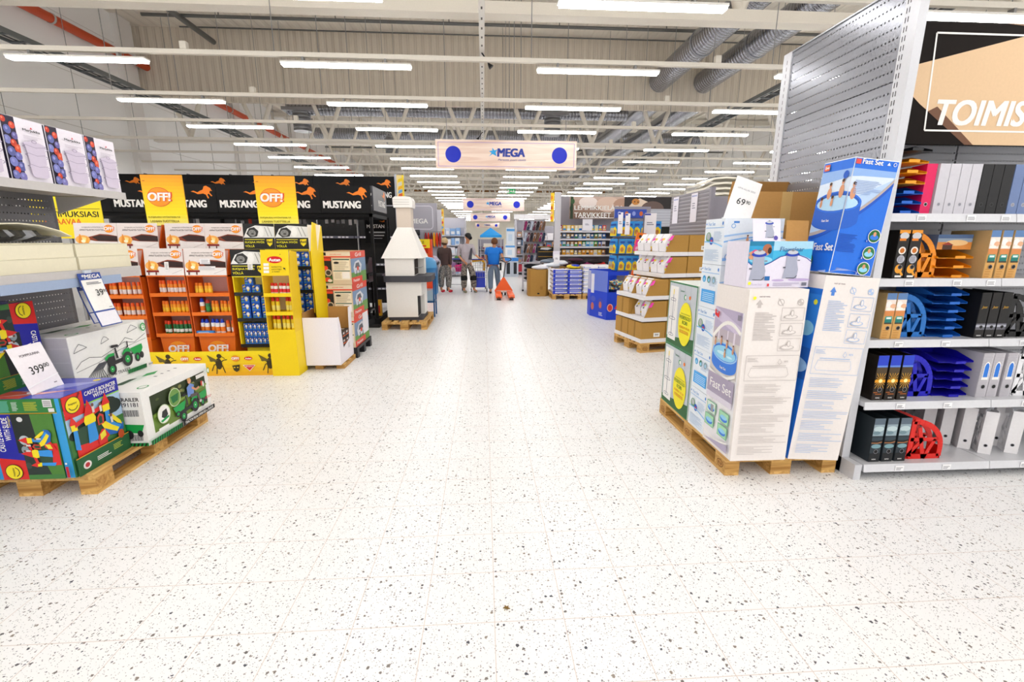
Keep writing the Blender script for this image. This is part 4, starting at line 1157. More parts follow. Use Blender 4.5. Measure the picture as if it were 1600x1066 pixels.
def raid_header(f, w, h, tag_=False):
    f.rect(0, 0, w, h, mat('121212', .5)).poly([(0, h * .45), (w * .14, h * .8), (w * .4, h * .93), (w, h * .88), (w, h * .45)], mat('e8e8e6'))
    f.poly([(w * .1, h * .6), (w * .2, h * .82), (w * .36, h * .86), (w * .5, h * .7), (w * .44, h * .5), (w * .22, h * .46)], mat('2e2e2e')).ell(w * .29, h * .63, w * .12, h * .13, mat('8a8a88')).ell(w * .3, h * .6, w * .05, h * .04, mat('4a4a48')).line([(w * .23, h * .68), (w * .28, h * .68)], h * .015, mat('2a2a2a')).line([(w * .32, h * .68), (w * .36, h * .67)], h * .015, mat('2a2a2a'))
    f.ell(w * .58, h * .68, w * .09, h * .2, mat('f4f4f2')).line([(w * .7, h * .86), (w * .8, h * .5)], w * .02, mat('9a9a98')).line([(w * .8, h * .88), (w * .92, h * .5)], w * .03, mat('b4b4b2'))
    f.rect(0, 0, w, h * .45, mat('121212', .5)).rect(w * .04, h * .36, w * .68, h * .39, mat('d9cf3a'))
    f.text('SUOJAA MYÖS', w * .04, h * .21, h * .11, mat('ece21c'), .02, 0, w=w * .62).text('YÖLLÄ', w * .04, h * .07, h * .1, mat('ece21c'), .02, 0, w=w * .3)
    f.poly([(w * .74, h * .38), (w * .94, h * .4), (w * .92, h * .2), (w * .84, h * .1), (w * .76, h * .2)], mat('f4dc14')).text('Raid', w * .76, h * .24, h * .1, BLACK, .03, .1, w=w * .16)
    if tag_: f.rect(w * .48, h * .24, w * .62, h * .5, WHITE).lines(w * .5, h * .27, w * .6, h * .46, 4, mat('9a9a9e'), .4, .3)
def stand(name, label, x0, x1, y, zs, ztop, c, cside, depth=0.3, zbase=0.0, header=None, base='OFF', back=None, lipc=None, hup=0.31):
    """cardboard display stand: slanted side panels, shelves at heights zs, header board on top"""
    t = thing(name, label, 'display stand', (x0, y, 0), group='repellent display stands')
    w = x1 - x0
    for xa in (0, w - 0.012):
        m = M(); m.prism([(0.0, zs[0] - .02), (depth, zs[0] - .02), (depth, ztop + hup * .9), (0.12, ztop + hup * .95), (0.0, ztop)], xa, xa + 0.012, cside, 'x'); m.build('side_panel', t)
    m = M(); m.box(0.012, depth - 0.008, zs[0], w - 0.012, depth, ztop + hup * .9, back or PINKB); m.build('back_panel', t)
    for z in zs:
        m = M(); m.box(0.012, 0.0, z - 0.018, w - 0.012, depth - 0.008, z, c)
        m.box(0.0, -0.004, z - 0.03, w, 0.0, z + 0.012, lipc or c); m.build('shelf', t)
    m = M(); m.box(0, -0.004, ztop - 0.015, w, depth * .6, ztop, c); m.build('top_board', t)
    m = M()
    if base == 'OFF':
        m.prism([(0.05, 0.0), (w - 0.05, 0.0), (w - 0.02, zs[0] - 0.03), (0.02, zs[0] - 0.03)], 0.03, depth, c, 'y')
        f = m.face((0, 0.0295, 0), (1, 0, 0), (0, 0, 1)); off_logo(f, w / 2, .29, .1)
    else:
        m.box(0.05, 0.04, 0, w - 0.03, depth, zs[0] - 0.03, c)
    m.build('base', t)
    if header:
        m = M(); m.T = Matrix.Translation((0, -0.008, ztop)) @ Matrix.Rotation(R(-5), 4, 'X')
        m.box(0, 0, 0, w, 0.006, hup, WHITE); header(m.bface('-y', 0, 0, 0, w, 0.006, hup), w, hup); m.build('header_board', t)
    return t
zs3 = (0.475, 0.73, 0.96)
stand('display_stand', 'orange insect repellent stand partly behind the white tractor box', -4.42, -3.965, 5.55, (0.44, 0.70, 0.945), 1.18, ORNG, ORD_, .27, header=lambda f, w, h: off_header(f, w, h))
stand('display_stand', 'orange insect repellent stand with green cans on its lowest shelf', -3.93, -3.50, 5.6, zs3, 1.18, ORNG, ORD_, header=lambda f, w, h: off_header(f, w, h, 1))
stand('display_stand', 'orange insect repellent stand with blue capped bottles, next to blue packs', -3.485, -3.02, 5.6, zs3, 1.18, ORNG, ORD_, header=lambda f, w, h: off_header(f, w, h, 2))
YPALE = mat('efe6a8', .6)
BLK = mat('1c1c18', .5)
stand('display_stand', 'yellow stand of blue packs left of the Autan stand', -2.965, -2.56, 5.6, (0.335, 0.655, 0.965), 1.17, mat('e9dc2c', .5), YEL, base='', header=lambda f, w, h: raid_header(f, w, h, True), back=YPALE, lipc=BLK)
# the rear row, a little taller
for i, (a, b) in enumerate(((-4.97, -4.475), (-4.47, -4.0), (-3.91, -3.445), (-3.44, -2.985))):
    stand('display_stand', 'orange stand in the rear row, only its sunset header showing, %s from the left' % ORD[i], a, b, 6.0, (0.9,), 1.475, ORNG, ORD_, header=lambda f, w, h: off_header(f, w, h))
for i, (a, b) in enumerate(((-2.98, -2.605), (-2.6, -2.19))):
    stand('display_stand', 'rear row stand with black sleeper header, %s one' % ('left', 'right')[i], a, b, 6.0, (0.65, 0.95, 1.25), 1.475, mat('e9dc2c', .5), YEL, base='', header=lambda f, w, h: raid_header(f, w, h), back=YPALE, lipc=BLK)
m = M(); m.prism([(0.0, 0.0), (0.42, 0.0), (0.42, 1.76), (0.12, 1.8), (0.0, 1.45)], 0, 0.012, YEL, 'x')
m.build('side_board', None, 'tall plain yellow card board closing the right end of island', 'board', loc=(-2.10, 5.78, 0))
m = M(); m.prism([(0.0, 1.45), (0.1, 1.45), (0.16, 1.77), (0.0, 1.77)], 0, 0.006, mat('f2ece4', .6), 'y')
m.build('side_board', None, 'small slanted white board beside the right black sleeper header', 'board', loc=(-2.19, 5.99, 0.0))
# yellow OFF! toppers
for i, x in enumerate((-4.28, -2.90)):
    t = thing('topper_sign', 'tall yellow OFF! topper sign, %s one above the island' % ('left', 'right')[i], 'sign', (x, 6.28, 0), group='yellow topper signs')
    m = M(); w, h = .5, .62
    m.box(0, 0, 1.76, w, 0.012, 2.38, mat('f2b414', .5))
    f = m.bface('-y', 0, 0, 1.76, w, .012, 2.38)
    gradient(f, 0, 0, w, h, [(255, 246, 130), (252, 232, 20), (250, 214, 16), (248, 190, 20), (244, 160, 30)], 14)
    off_logo(f, w * .39, h * .57, .115)
    f.text('SUOJAUDU HYÖNTEISILTÄ', w * .44, h * .15, .028, mat('6a5a1c'), .01, 0, w=w * .78, align='c').text('LAIHIAN TUOTTEILLA', w * .44, h * .07, .028, mat('6a5a1c'), .01, 0, w=w * .7, align='c').rect(.02, h * .88, .05, h * .89, mat('a83a1c'))
    m.build('panel', t)
    m = M(); m.box(w * .4, 0.012, 0, w * .6, 0.03, 1.9, ORD_); m.build('post', t)
# the Autan stand in front
t = thing('display_stand', 'narrow yellow Autan stand with red capped cans, frontmost of the island', 'display stand', (-2.525, 5.38, 0), group='repellent display stands')
w = .31
m = M(); m.prism([(0, 0), (w, 0), (w, .53), (0, .53)], 0, .26, YEL, 'y'); m.build('base', t)
for xa in (0, w - .01):
    m = M(); m.prism([(0, .53), (.26, .53), (.26, 1.45), (.09, 1.47), (0.0, 1.19)], xa, xa + .01, mat('f0c81c', .5), 'x'); m.build('side_panel', t)
m = M(); m.box(.01, .25, .53, w - .01, .26, 1.45, mat('f0dcb0', .6)); m.build('back_panel', t)
for z in (.55, .762, .978):
    m = M(); m.box(.01, 0, z - .018, w - .01, .25, z, YEL); m.box(0, -.004, z - .03, w, 0, z + .012, YEL); m.build('shelf', t)
m = M(); m.T = Matrix.Translation((0, -.006, 1.19)) @ Matrix.Rotation(R(-8), 4, 'X')
m.box(0, 0, 0, w, .006, .29, YEL)
f = m.bface('-y', 0, 0, 0, w, .006, .29); autan_logo(f, w * .5, .18, .04)
f.rects([(.03, .03 + .04 * i, .09, .06 + .04 * i) for i in range(3)], WHITE); f.text('KARKOTA', .12, .09, .017, mat('6a5a10'), .01).text('HYTTYSET', .12, .062, .017, mat('6a5a10'), .01).text('JA PUNKIT', .12, .034, .017, mat('6a5a10'), .01)
f.ell(.26, .08, .012, .008, BLACK, 8).line([(.245, .095), (.275, .062)], .004, BLACK).ell(.22, .24, .006, .004, BLACK, 8)
m.build('header_board', t)
# the low yellow fence in front
t = thing('display_skirt', 'low yellow printed card skirt in front of the orange stands', 'display skirt', (-4.35, 5.42, 0))
m = M(); w, h = 1.84, .3
m.box(0, 0, 0, w, .01, h, YEL); m.prism(ell_pts(w, .3, .0, 0, 3)[:0] + [(w, 0), (w + .06, .03), (w + .09, .1), (w + .09, .3), (w + .08, .3), (w + .08, .1), (w + .055, .04), (w, .01)], 0, h, YEL)
f = m.bface('-y', 0, 0, 0, w, .01, h)
gradient(f, 0, 0, w, h, [(240, 178, 20), (248, 206, 16), (250, 222, 20)], 6)
INK = mat('3a3010', .6)
def mosquito(a, b, s):
    f.ell(a, b, .03 * s, .055 * s, INK).ell(a + .01 * s, b + .075 * s, .022 * s, .022 * s, INK).line([(a + .02 * s, b + .08 * s), (a + .06 * s, b + .05 * s)], .006 * s, INK)
    for dx, dy in ((-.08, .03), (.08, .04), (-.07, -.07), (.05, -.09), (-.03, -.1)):
        f.line([(a, b), (a + dx * s * .6, b + dy * s * .4 + .02 * s), (a + dx * s, b + dy * s)], .008 * s, INK)
    f.poly([(a, b + .03 * s), (a - .1 * s, b + .09 * s), (a - .07 * s, b + .02 * s)], mat('6a5a20'))
for a in (.62, 1.2, 1.79): mosquito(a, .15, 1.25)
for a in (.82, 1.4):
    off_logo(f, a, .215, .035); autan_logo(f, a + .15, .215, .022)
    f.poly([(a - .045, .13), (a + .045, .14), (a + .03, .07), (a - .0, .05), (a - .03, .07)], INK).rects([(a - .028, .1, a - .01, .112), (a + .008, .1, a + .026, .112)], YEL)
    f.poly([(a + .08, .135), (a + .225, .135), (a + .152, .06)], WHITE).poly([(a + .09, .13), (a + .215, .13), (a + .152, .066)], mat('d82a1c')).text('Baygon', a + .152, .108, .014, WHITE, .02, 0, w=.08, align='c')
m.build('skirt_board', t)
# ---------------------------------------------------------------- the goods: cans and packs
def can(kind):
    t = thing('spray_can', 'x', 'spray can')
    body, cap, lab, h, r = {'orange': ('ee8a24', 'ee5a12', 'e6dedc', .155, .021), 'amber': ('f09a1c', 'f0720e', 'f6c832', .14, .021), 'green': ('1e6a34', 'd83a14', 'e6ece6', .155, .021),
                            'blue': ('f2f0ee', '1440c8', 'f0801c', .17, .027), 'redgreen': ('2a7a44', 'b8281c', '3a9a54', .15, .026), 'squat': ('f6ae2a', 'f0780e', 'f8d23a', .125, .024),
                            'autan': ('f4d214', 'd82814', 'f8e87a', .17, .022), 'autan_white': ('f4f0ec', 'd82814', 'e0303a', .12, .022)}[kind]
    m = M(); m.lathe([(r * .92, 0), (r, .004), (r, h * .68), (r * .86, h * .73)], mat(body, .35), 12)
    m.lathe([(r * 1.01, h * .12), (r * 1.01, h * (.45 if kind != 'green' else .36))], mat(lab, .4), 12); m.build('can_body', t)
    m = M(); m.lathe([(r * .84, h * .7), (r * .86, h * .72), (r * .84, h * .94), (r * .7, h)] if kind != 'blue' else [(r * .8, h * .6), (r * .8, h * .8), (r * .45, h)], mat(cap, .4), 12); m.build('cap', t)
    return t
_can = {}
CANW = {'orange': 'orange capped spray can', 'amber': 'amber spray bottle', 'green': 'green spray can with red cap', 'blue': 'white bottle with blue cap', 'redgreen': 'green can with dark red cap', 'squat': 'squat orange bottle', 'autan': 'yellow spray can with red cap', 'autan_white': 'small white can with red cap'}
def cans(kind, xs, y, z, where, rows=1):
    for i, x in enumerate(xs):
        o = dup(_can[kind], (x, y, z)) if kind in _can else _can.setdefault(kind, can(kind))
        o.location = (x, y + random.Random(i).uniform(-.01, .02), z)
        o.rotation_euler = (0, 0, i * .7)
        o['label'] = '%s, %s on %s' % (CANW[kind], ORD[i], where); o['group'] = 'repellent cans'
def spread(a, b, n): return [a + (b - a) * i / (n - 1) for i in range(n)] if n > 1 else [a]
zl = (0.441, 0.701, 0.946)
cans('orange', spread(-4.37, -4.0, 8), 5.62, zl[2], "the tractor-side orange stand top shelf")
cans('orange', spread(-4.36, -4.0, 8), 5.62, zl[1], "the tractor-side orange stand middle shelf")
cans('orange', spread(-3.84, -3.53, 8), 5.67, zs3[2] + .001, "the left orange stand top shelf")
cans('amber', spread(-3.84, -3.53, 8), 5.67, zs3[1] + .001, "the left orange stand middle shelf")
cans('green', spread(-3.85, -3.53, 8), 5.67, zs3[0] + .001, "the left orange stand lowest shelf")
cans('squat', spread(-3.43, -3.27, 4), 5.67, zs3[2] + .001, "the right orange stand top shelf")
cans('blue', [-3.40], 5.67, zs3[1] + .001, "the right orange stand middle shelf")
cans('redgreen', [-3.335], 5.67, zs3[1] + .001, "the right orange stand middle shelf")
cans('amber', spread(-3.27, -3.07, 5), 5.67, zs3[1] + .001, "the right orange stand middle shelf")
cans('blue', spread(-3.43, -3.19, 5), 5.68, zs3[0] + .001, "the right orange stand lowest shelf")
cans('orange', spread(-3.13, -3.06, 2), 5.67, zs3[0] + .001, "the right orange stand lowest shelf")
m = M(); m.box(0, 0, 0, .2, .03, .035, mat('2f8ad8', .4)); m.bface('-y', 0, 0, 0, .2, .03, .035).lines(.02, .008, .18, .028, 2, WHITE, .4, .3)
m.build('small_carton', None, 'flat light blue carton before the blue capped bottles', 'carton', loc=(-3.47, 5.61, zs3[0] + .001))
cans('autan_white', spread(-2.46, -2.27, 5), 5.46, .979, 'the top Autan shelf')
cans('autan', spread(-2.47, -2.41, 2), 5.46, .763, 'the middle Autan shelf')
cans('autan', spread(-2.31, -2.265, 2), 5.47, .763, "the middle Autan shelf's right half")
cans('autan', spread(-2.475, -2.26, 5), 5.46, .551, 'the lowest Autan shelf')
def pack(w, h, d, small=False):
    m = M(); m.box(0, 0, 0, w, d, h, mat('1450b8', .4))
    f = m.bface('-y', 0, 0, 0, w, d, h)
    f.rect(0, h * .0, w, h * .25, mat('1e6ad8')).ell(w * .66, h * .55, w * .2, h * .24, mat('f0eef0'), 12).rect(w * .56, h * .2, w * .76, h * .4, mat('f6d83a')).poly([(w * .05, h * .72), (w * .3, h * .92), (w * .36, h * .8), (w * .2, h * .66)], mat('f4d41c')).ell(w * .2, h * .2, w * .08, h * .1, mat('5fae3a'), 10).rect(w * .1, h * .42, w * .4, h * .5, mat('b9d4f4'))
    return m
PK1 = pack(.098, .094, .06).build('repellent_pack', None, 'blue pack on the top shelf of yellow stand, left of pair', 'pack', 'blue packs', loc=(-2.895, 5.66, .966))
def packs(proto, pos, labels):
    for p, l in zip(pos, labels):
        o = part_copy(proto, p); o.parent = None; o['label'] = l
packs(PK1, [(-2.79, 5.665, .966), (-2.86, 5.66, .966 + .095)], ['blue pack on the top shelf of yellow stand, right of pair', 'blue pack stacked on two others, top shelf of yellow stand'])
pos, lab = [], []
ROWN = ('bottom', 'middle', 'upper')
for c in range(3):
    for r in range(3):
        pos.append((-2.925 + .118 * c, 5.65, .656 + .095 * r)); lab.append('blue pack in the square block of nine, %s row, %s column' % (ROWN[r], ('left', 'middle', 'right')[c]))
packs(PK1, pos, lab)
PK2 = None
for r in range(3):
    for c in range(7):
        p = (-2.93 + .051 * c, 5.645, .336 + .088 * r); l = 'narrow blue pack on the lowest shelf, %s row, %s from the left' % (ROWN[r], ORD[c])
        if PK2 is None: PK2 = pack(.047, .084, .06).build('repellent_pack', None, l, 'pack', 'narrow blue packs', loc=p)
        else: packs(PK2, [p], [l])
pos, lab = [], []
for k, (z, rows) in enumerate(((1.251, 2), (.951, 3), (.651, 3))):
    for r in range(rows):
        for c in range(2):
            pos.append((-2.42 + .108 * c, 6.03, z + .095 * r)); lab.append('blue pack right of Autan stand, %s shelf, %s row, %s one' % (('top', 'middle', 'lowest')[k], ROWN[r], ('left', 'right')[c]))
packs(PK1, pos, lab)
# yellow sign behind the cream boxes
t = thing('info_sign', 'yellow sign with black and orange words behind the pots shelf', 'sign', (-6.24, 6.9, 0))
m = M(); m.box(0, 0, 1.6, .95, .012, 2.16, mat('f8e020', .5))
f = m.bface('-y', 0, 0, 1.6, .95, .012, 2.16)
f.line([(.02, .4), (.93, .4)], .006, INK).text('VAATIMUKSIASI', .9, .29, .075, BLACK, .02, 0, w=.85, align='r').text('VASTAAVAA', .66, .19, .075, mat('e8641c'), .02, 0, w=.58, align='r')
m.build('panel', t)
m = M(); m.box(.44, .012, 0, .48, .04, 1.7, STEEL); m.build('post', t)
# ================================================================ end display at the left: pots, cream boxes
gl = thing('shelving_unit', 'grey perforated shelving end with steamer pots and cream boxes', 'shelving unit', (-3.3, 2.6, 0))
PEGL = pegboard('peg_sheet_left', (112, 112, 118), 1, 0.025, 0.2, 0.05, 0.4, 0.2)
m = M(); m.box(-0.02, -0.25, 0.1, 0, 1.24, 2.26, PEGL); m.build('back_panel', gl)
for y in (-0.3, 1.24):
    m = M(); m.box(-0.05, y, 0, -0.021, y + 0.05, 2.26, mat((96, 96, 102), .4, .2)); m.build('upright', gl)
GREY = mat((196, 192, 190), .4)
for z, x1, yb in ((1.945, 0.505, -0.2), (1.385, 0.52, -0.2)):
    m = M(); m.box(0, yb, z - .025, x1, 1.3, z, mat((188, 184, 180), .4)); sh = m.build('shelf', gl)
    m = M(); m.box(x1, yb, z - .05 if z > 1.5 else z - .075, x1 + .008, 1.3, z + .003, GREY); m.build('front_lip', sh)
    m = M(); m.prism([(0, z - .16), (x1 * .8, z - .03), (0, z - .03)], 1.285, 1.29, GREY, 'y'); m.build('bracket', sh)
m = M(); m.box(0.529, .18, 1.275, .533, 1.08, 1.335, mat('9fb0cc', .3)); m.build('price_rail', gl)
# steamer pot boxes
BERRY = [(.2, .93, .14, 'c8321c'), (.75, .86, .16, 'd8442a'), (.35, .78, .2, '5f66a8'), (.8, .7, .17, '6a5fa0'), (.2, .62, .2, '7a7fc0'), (.6, .58, .17, 'c83a20'), (.85, .5, .2, 'd84e2c'), (.3, .44, .22, '5a5f9c'), (.75, .38, .19, '6f6fb4'),
         (.3, .28, .22, '767cc0'), (.8, .22, .22, '54589a'), (.45, .16, .15, 'd03c20'), (.25, .08, .2, '6a6fb0'), (.75, .06, .2, '7a74b4')]
def pot_box(y0, y1, label):
    w, d, h = .27, y1 - y0, .365
    m = M(); m.box(0, 0, 0, w, d, h, mat('ece6f0', .5))
    f = m.bface('+x', 0, 0, 0, w, d, h)
    sw = .085
    f.rect(.002, .002, sw, h - .002, mat('241c34', .5))
    for a, b, r_, c in BERRY:
        f.clip = (.002, sw)
        f.ell(a * sw, b * h, r_ * sw * 1.35, r_ * sw * 1.5, mat(c, .4), 14).ell(a * sw - .004, b * h + .006, r_ * sw * .5, r_ * sw * .6, mat('8f92d0' if c[0] in '567' else 'ee7a5a', .4), 10)
    f.clip = None
    c = (sw + d) / 2; ww = d - sw
    f.text('Marjukka', c, h * .8, .017, BLACK, .03, 0, w=ww * .62, align='c').poly([(c - .008, h * .855), (c + .008, h * .855), (c, h * .89)], mat('d8364a')).lines(sw + ww * .16, h * .69, d - ww * .16, h * .75, 3, mat('c4bcc8'), .35, .3, 2)
    PL, PD = mat('cfc4d8', .4), mat('a296b0', .4)
    f.ell(c, h * .6, ww * .42, h * .045, PD).ell(c, h * .608, ww * .39, h * .045, PL).ell(c, h * .655, ww * .1, h * .028, PD).ell(c, h * .655, ww * .07, h * .02, PL)
    for b0, b1, r0 in ((.47, .59, .36), (.3, .46, .33), (.1, .28, .33)):
        f.poly([(c - ww * r0, h * b1), (c - ww * r0 * .93, h * b0), (c - ww * r0 * .6, h * (b0 - .03)), (c + ww * r0 * .6, h * (b0 - .03)), (c + ww * r0 * .93, h * b0), (c + ww * r0, h * b1)], PL)
        f.line([(c - ww * r0, h * b1), (c, h * (b1 - .03)), (c + ww * r0, h * b1)], .003, PD)
        for s_ in (-1, 1): f.line([(c + s_ * ww * r0, h * (b1 - .02)), (c + s_ * ww * (r0 + .1), h * (b1 - .03)), (c + s_ * ww * r0, h * (b1 - .06))], .004, PD)
    f = m.bface('-y', 0, 0, 0, w, d, h); f.rect(.004, .004, w - .004, h - .004, mat('2a2238', .5))
    rnd = random.Random(3)
    for i in range(16): f.ell(rnd.uniform(.04, w - .04), rnd.uniform(.04, h - .04), .035, None, mat(rnd.choice(('5f66a8', '7a7fc0', 'c83a20', '6a5fa0'))), 12)
    m.build('pot_box', None, label, 'box', 'steamer pot boxes', loc=(-3.07, y0, 1.946))
for y0, y1, l in ((2.74, 3.02, 'steamer pot box with berry strip cut by the left picture edge'), (3.04, 3.305, 'steamer pot box with berry strip, second on the top shelf from left'), (3.32, 3.605, 'steamer pot box with berry strip, third on the top shelf from left'), (3.615, 3.88, 'steamer pot box with berry strip at the far right end of top shelf')):
    pot_box(y0, y1, l)
# flat cream boxes
CB = mat('e9e2c8', .7, grain=.04)
for k, (y0, y1) in enumerate(((2.76, 3.375), (3.395, 3.868))):
    for r in range(2):
        m = M(); m.box(0, 0, 0, .44, y1 - y0, .088, CB); m.box(.4401, .004, .083, .4405, y1 - y0 - .004, .0845, mat('b4ab8a'))
        m.box(.15, .0, .0882, .2, y1 - y0, .0885, mat('d8cfb0', .3))
        m.build('flat_carton', None, 'flat cream carton on the lower shelf, %s pile, %s one' % (('near', 'far')[k], ('bottom', 'top')[r]), 'carton', 'flat cream cartons', loc=(-3.255 - .006 * r, y0, 1.386 + .089 * r))
t = thing('open_carton', 'torn open cream carton with clear film on top of cream cartons', 'carton', (-3.25, 2.76, 1.5645))
m = M(); m.box(0, 0, 0, .42, .56, .006, CB); m.box(0, 0, .006, .01, .56, .1, CB); m.box(.01, 0, .006, .42, .01, .1, CB); m.build('tray', t)
m = M()
pr = [(0.0, .1), (.12, .118), (.25, .125), (.38, .118), (.52, .085), (.6, .05)]
for a, b in zip(pr, pr[1:]):
    m.add([(0, a[0], a[1]), (.45, a[0], a[1] + .002), (.45, b[0], b[1] + .002), (0, b[0], b[1]), (0, a[0], a[1] - .006), (.45, a[0], a[1] - .004), (.45, b[0], b[1] - .004), (0, b[0], b[1] - .006)], [(0, 1, 2, 3), (7, 6, 5, 4), (1, 5, 6, 2), (0, 3, 7, 4), (0, 4, 5, 1), (2, 6, 7, 3)], CB)
m.build('lid', t)
m = M(); rnd = random.Random(8); prev = None
FD = mat('2c2c30', .15, alpha=.8)
for k in range(18):
    y = .02 + k * .03; col = [(.30 + rnd.uniform(-.01, .01), y, .012), (.38 + rnd.uniform(-.02, .02), y + rnd.uniform(-.01, .01), .03 + rnd.uniform(0, .02)), (.425 + rnd.uniform(-.012, .012), y, .05 + rnd.uniform(-.01, .012)), (.40, y, .085 - (.03 if k > 13 else 0))]
    if prev: m.add(prev + col, [(i, i + 1, 5 + i, 4 + i) for i in range(3)], FD if rnd.random() > .3 else mat('b9bcc6', .1, alpha=.6), True)
    prev = col
m.build('plastic_film', t)
# hanging price cards
def hang_card(x0, y0, z0, x1, z1, w, h2, label, big, cents, head):
    t = thing('price_sign', label, 'price sign', (x0, y0, z0))
    m = M(); dx, dz = x1 - x0, z1 - z0
    def P(a, b): return (dx * (1 - b) ** 1.3, a * w, dz * (1 - b))
    n = 8
    for i in range(n):
        b0, b1 = i / n, (i + 1) / n
        p = [P(0, b0), P(1, b0), P(1, b1), P(0, b1)]
        q = [(a - .003, b, c) for a, b, c in p]
        m.add(p + q, [(0, 1, 2, 3), (7, 6, 5, 4), (0, 4, 5, 1), (1, 5, 6, 2), (3, 2, 6, 7), (0, 3, 7, 4)], mat('2c4a9c', .35))
    def quad(a0, b0, a1, b1, c, up):
        n2 = max(1, int(abs(b1 - b0) * 8))
        for i in range(n2):
            u0, u1 = b0 + (b1 - b0) * i / n2, b0 + (b1 - b0) * (i + 1) / n2
            m.poly([(x + up, y, z) for x, y, z in (P(a0, u0), P(a1, u0), P(a1, u1), P(a0, u1))], c)
    quad(.04, .3, .97, .875, WHITE, .0015); quad(.04, .02, .97, .27, mat('eceaf2', .4), .0015)
    L_ = math.hypot(dx, dz)
    k = P(0, .3); f = m.face((k[0] + .004, 0, k[2]), (0, 1, 0), (-dx, 0, -dz), .001)
    f.text(big, w * .45, L_ * .27, .045, BLACK, 0, 0, w=.06).text(cents, w * .78, L_ * .32, .022, BLACK, 0, 0, w=.035).lines(w * .2, L_ * .49, w * .85, L_ * .54, 2, mat('6a6a74'), .5, .2).rect(w * .72, L_ * .03, w * .88, L_ * .042, mat('8a8a94'))
    k = P(0, .885); f = m.face((k[0] + .003, 0, k[2]), (0, 1, 0), (-dx * .05, 0, -dz), .001); f.text(head, w * .1, .006, .028, WHITE, .03, 0, w=w * .8)
    m.build('card', t)
    m = M(); m.box(-.01, w * .3, -.002, .004, w * .6, .02, mat('cfd6e0', .2)); m.build('clip', t)
hang_card(-2.758, 3.292, 1.365, -2.665, .995, .186, 0, 'curved MEGA price card 39,90 hanging from the cream carton shelf', '39', '90', '★MEGA'.replace('★', '*'))
hang_card(-2.87, 3.40, 1.27, -2.80, 1.0, .17, 0, 'second blue edged price card half hidden behind the 39,90 card', '59', '90', '*MEGA')
# ---------------------------------------------------------------- castle boxes
RED, LBLU, CYEL = mat('d82420', .4), mat('2f8fdc', .4), mat('f2dc1c', .4)
def xf(f, ox, oy, s, rot):
    c, n = math.cos(R(rot)), math.sin(R(rot))
    return lambda pts: [(ox + s * (x * c - y * n), oy + s * (x * n + y * c)) for x, y in pts]
def castle(f, ox, oy, s, rot=0):
    T = xf(f, ox, oy, s, rot)
    P = lambda pts, m_: f.poly(T(pts), m_)
    DB = mat('1a5fb4', .4)
    P([(-.45, -.42), (.2, -.42), (.2, -.2), (-.45, -.12)], RED); P([(-.4, -.2), (.2, -.3), (.2, .1), (-.4, .1)], mat('2a4a34'))
    P([(-.47, -.25), (-.37, -.3), (-.37, .12), (-.45, .14)], LBLU); P([(.24, -.05), (.34, -.05), (.36, .22), (.26, .22)], LBLU)
    P([(-.48, .1), (-.36, .08), (-.36, .2), (-.48, .22)], CYEL); P([(-.5, .21), (-.34, .19), (-.44, .38)], RED)
    P([(-.4, .14), (.3, .3), (.3, .38), (-.4, .22)], RED)
    P([(.22, .2), (.38, .2), (.38, .34), (.22, .34)], CYEL); P([(.2, .33), (.4, .33), (.32, .56)], RED)
    P([(-.2, -.25), (.02, -.25), (.0, .12), (-.16, .12)], LBLU); P([(-.2, .1), (.02, .1), (.04, .18), (.0, .28), (-.18, .28), (-.22, .18)], CYEL); P([(-.2, .27), (.03, .27), (-.08, .56)], RED)
    P([(.0, -.4), (.26, -.28), (.26, -.12), (.1, -.1), (.0, -.22)], RED); P([(.05, -.3), (.18, -.25), (.18, -.12), (.05, -.18)], mat('e8d83a'))
    P([(.12, -.02), (.3, -.1), (.62, -.16), (.6, -.28), (.5, -.34), (.26, -.28)], DB); P([(.2, -.02), (.4, -.06), (.56, -.2), (.46, -.28), (.26, -.16)], LBLU)
    P([(.12, .0), (.22, .02), (.34, -.1), (.5, -.22), (.44, -.28), (.28, -.18), (.16, -.1)], CYEL); P([(.3, .12), (.4, .1), (.56, -.1), (.58, -.18), (.48, -.12), (.38, .0)], CYEL)
    P([(.05, .0), (.18, .0), (.2, .16), (.12, .22), (.05, .16)], mat('c83a2a')); P([(.08, .02), (.15, .02), (.16, .14), (.12, .17), (.08, .13)], mat('2a4a34'))
    for x, y in ((-.02, .34), (.14, .3), (.33, .0)):
        P([(x, y - .06), (x + .05, y - .06), (x + .05, y + .06), (x, y + .06)], mat('d8d0cc')); P(ell_pts(x + .025, y + .09, .03, .035, 8), mat('7a4a36'))
def smiley(f, a, b, r, rot=0):
    f.ell(a, b, r, None, BLACK, 24).ell(a, b, r * .92, None, CYEL, 24)
    f.text('happy', a, b + r * .02, r * .3, BLACK, .02, 0, w=r * 1.1, align='c', rot=rot) if rot == 0 else f.text('happy', a + (r * .12 if rot == 90 else -r * .12), b - (r * .55 if rot == 90 else -r * .55), r * .3, BLACK, .02, 0, w=r * 1.1, rot=rot)
    T = xf(f, a, b, r, rot)
    f.line(T([(-.6, -.2), (-.35, -.5), (0, -.6), (.35, -.5), (.6, -.2)]), r * .09, BLACK)
NAVB = mat('1c1fa0', .4)
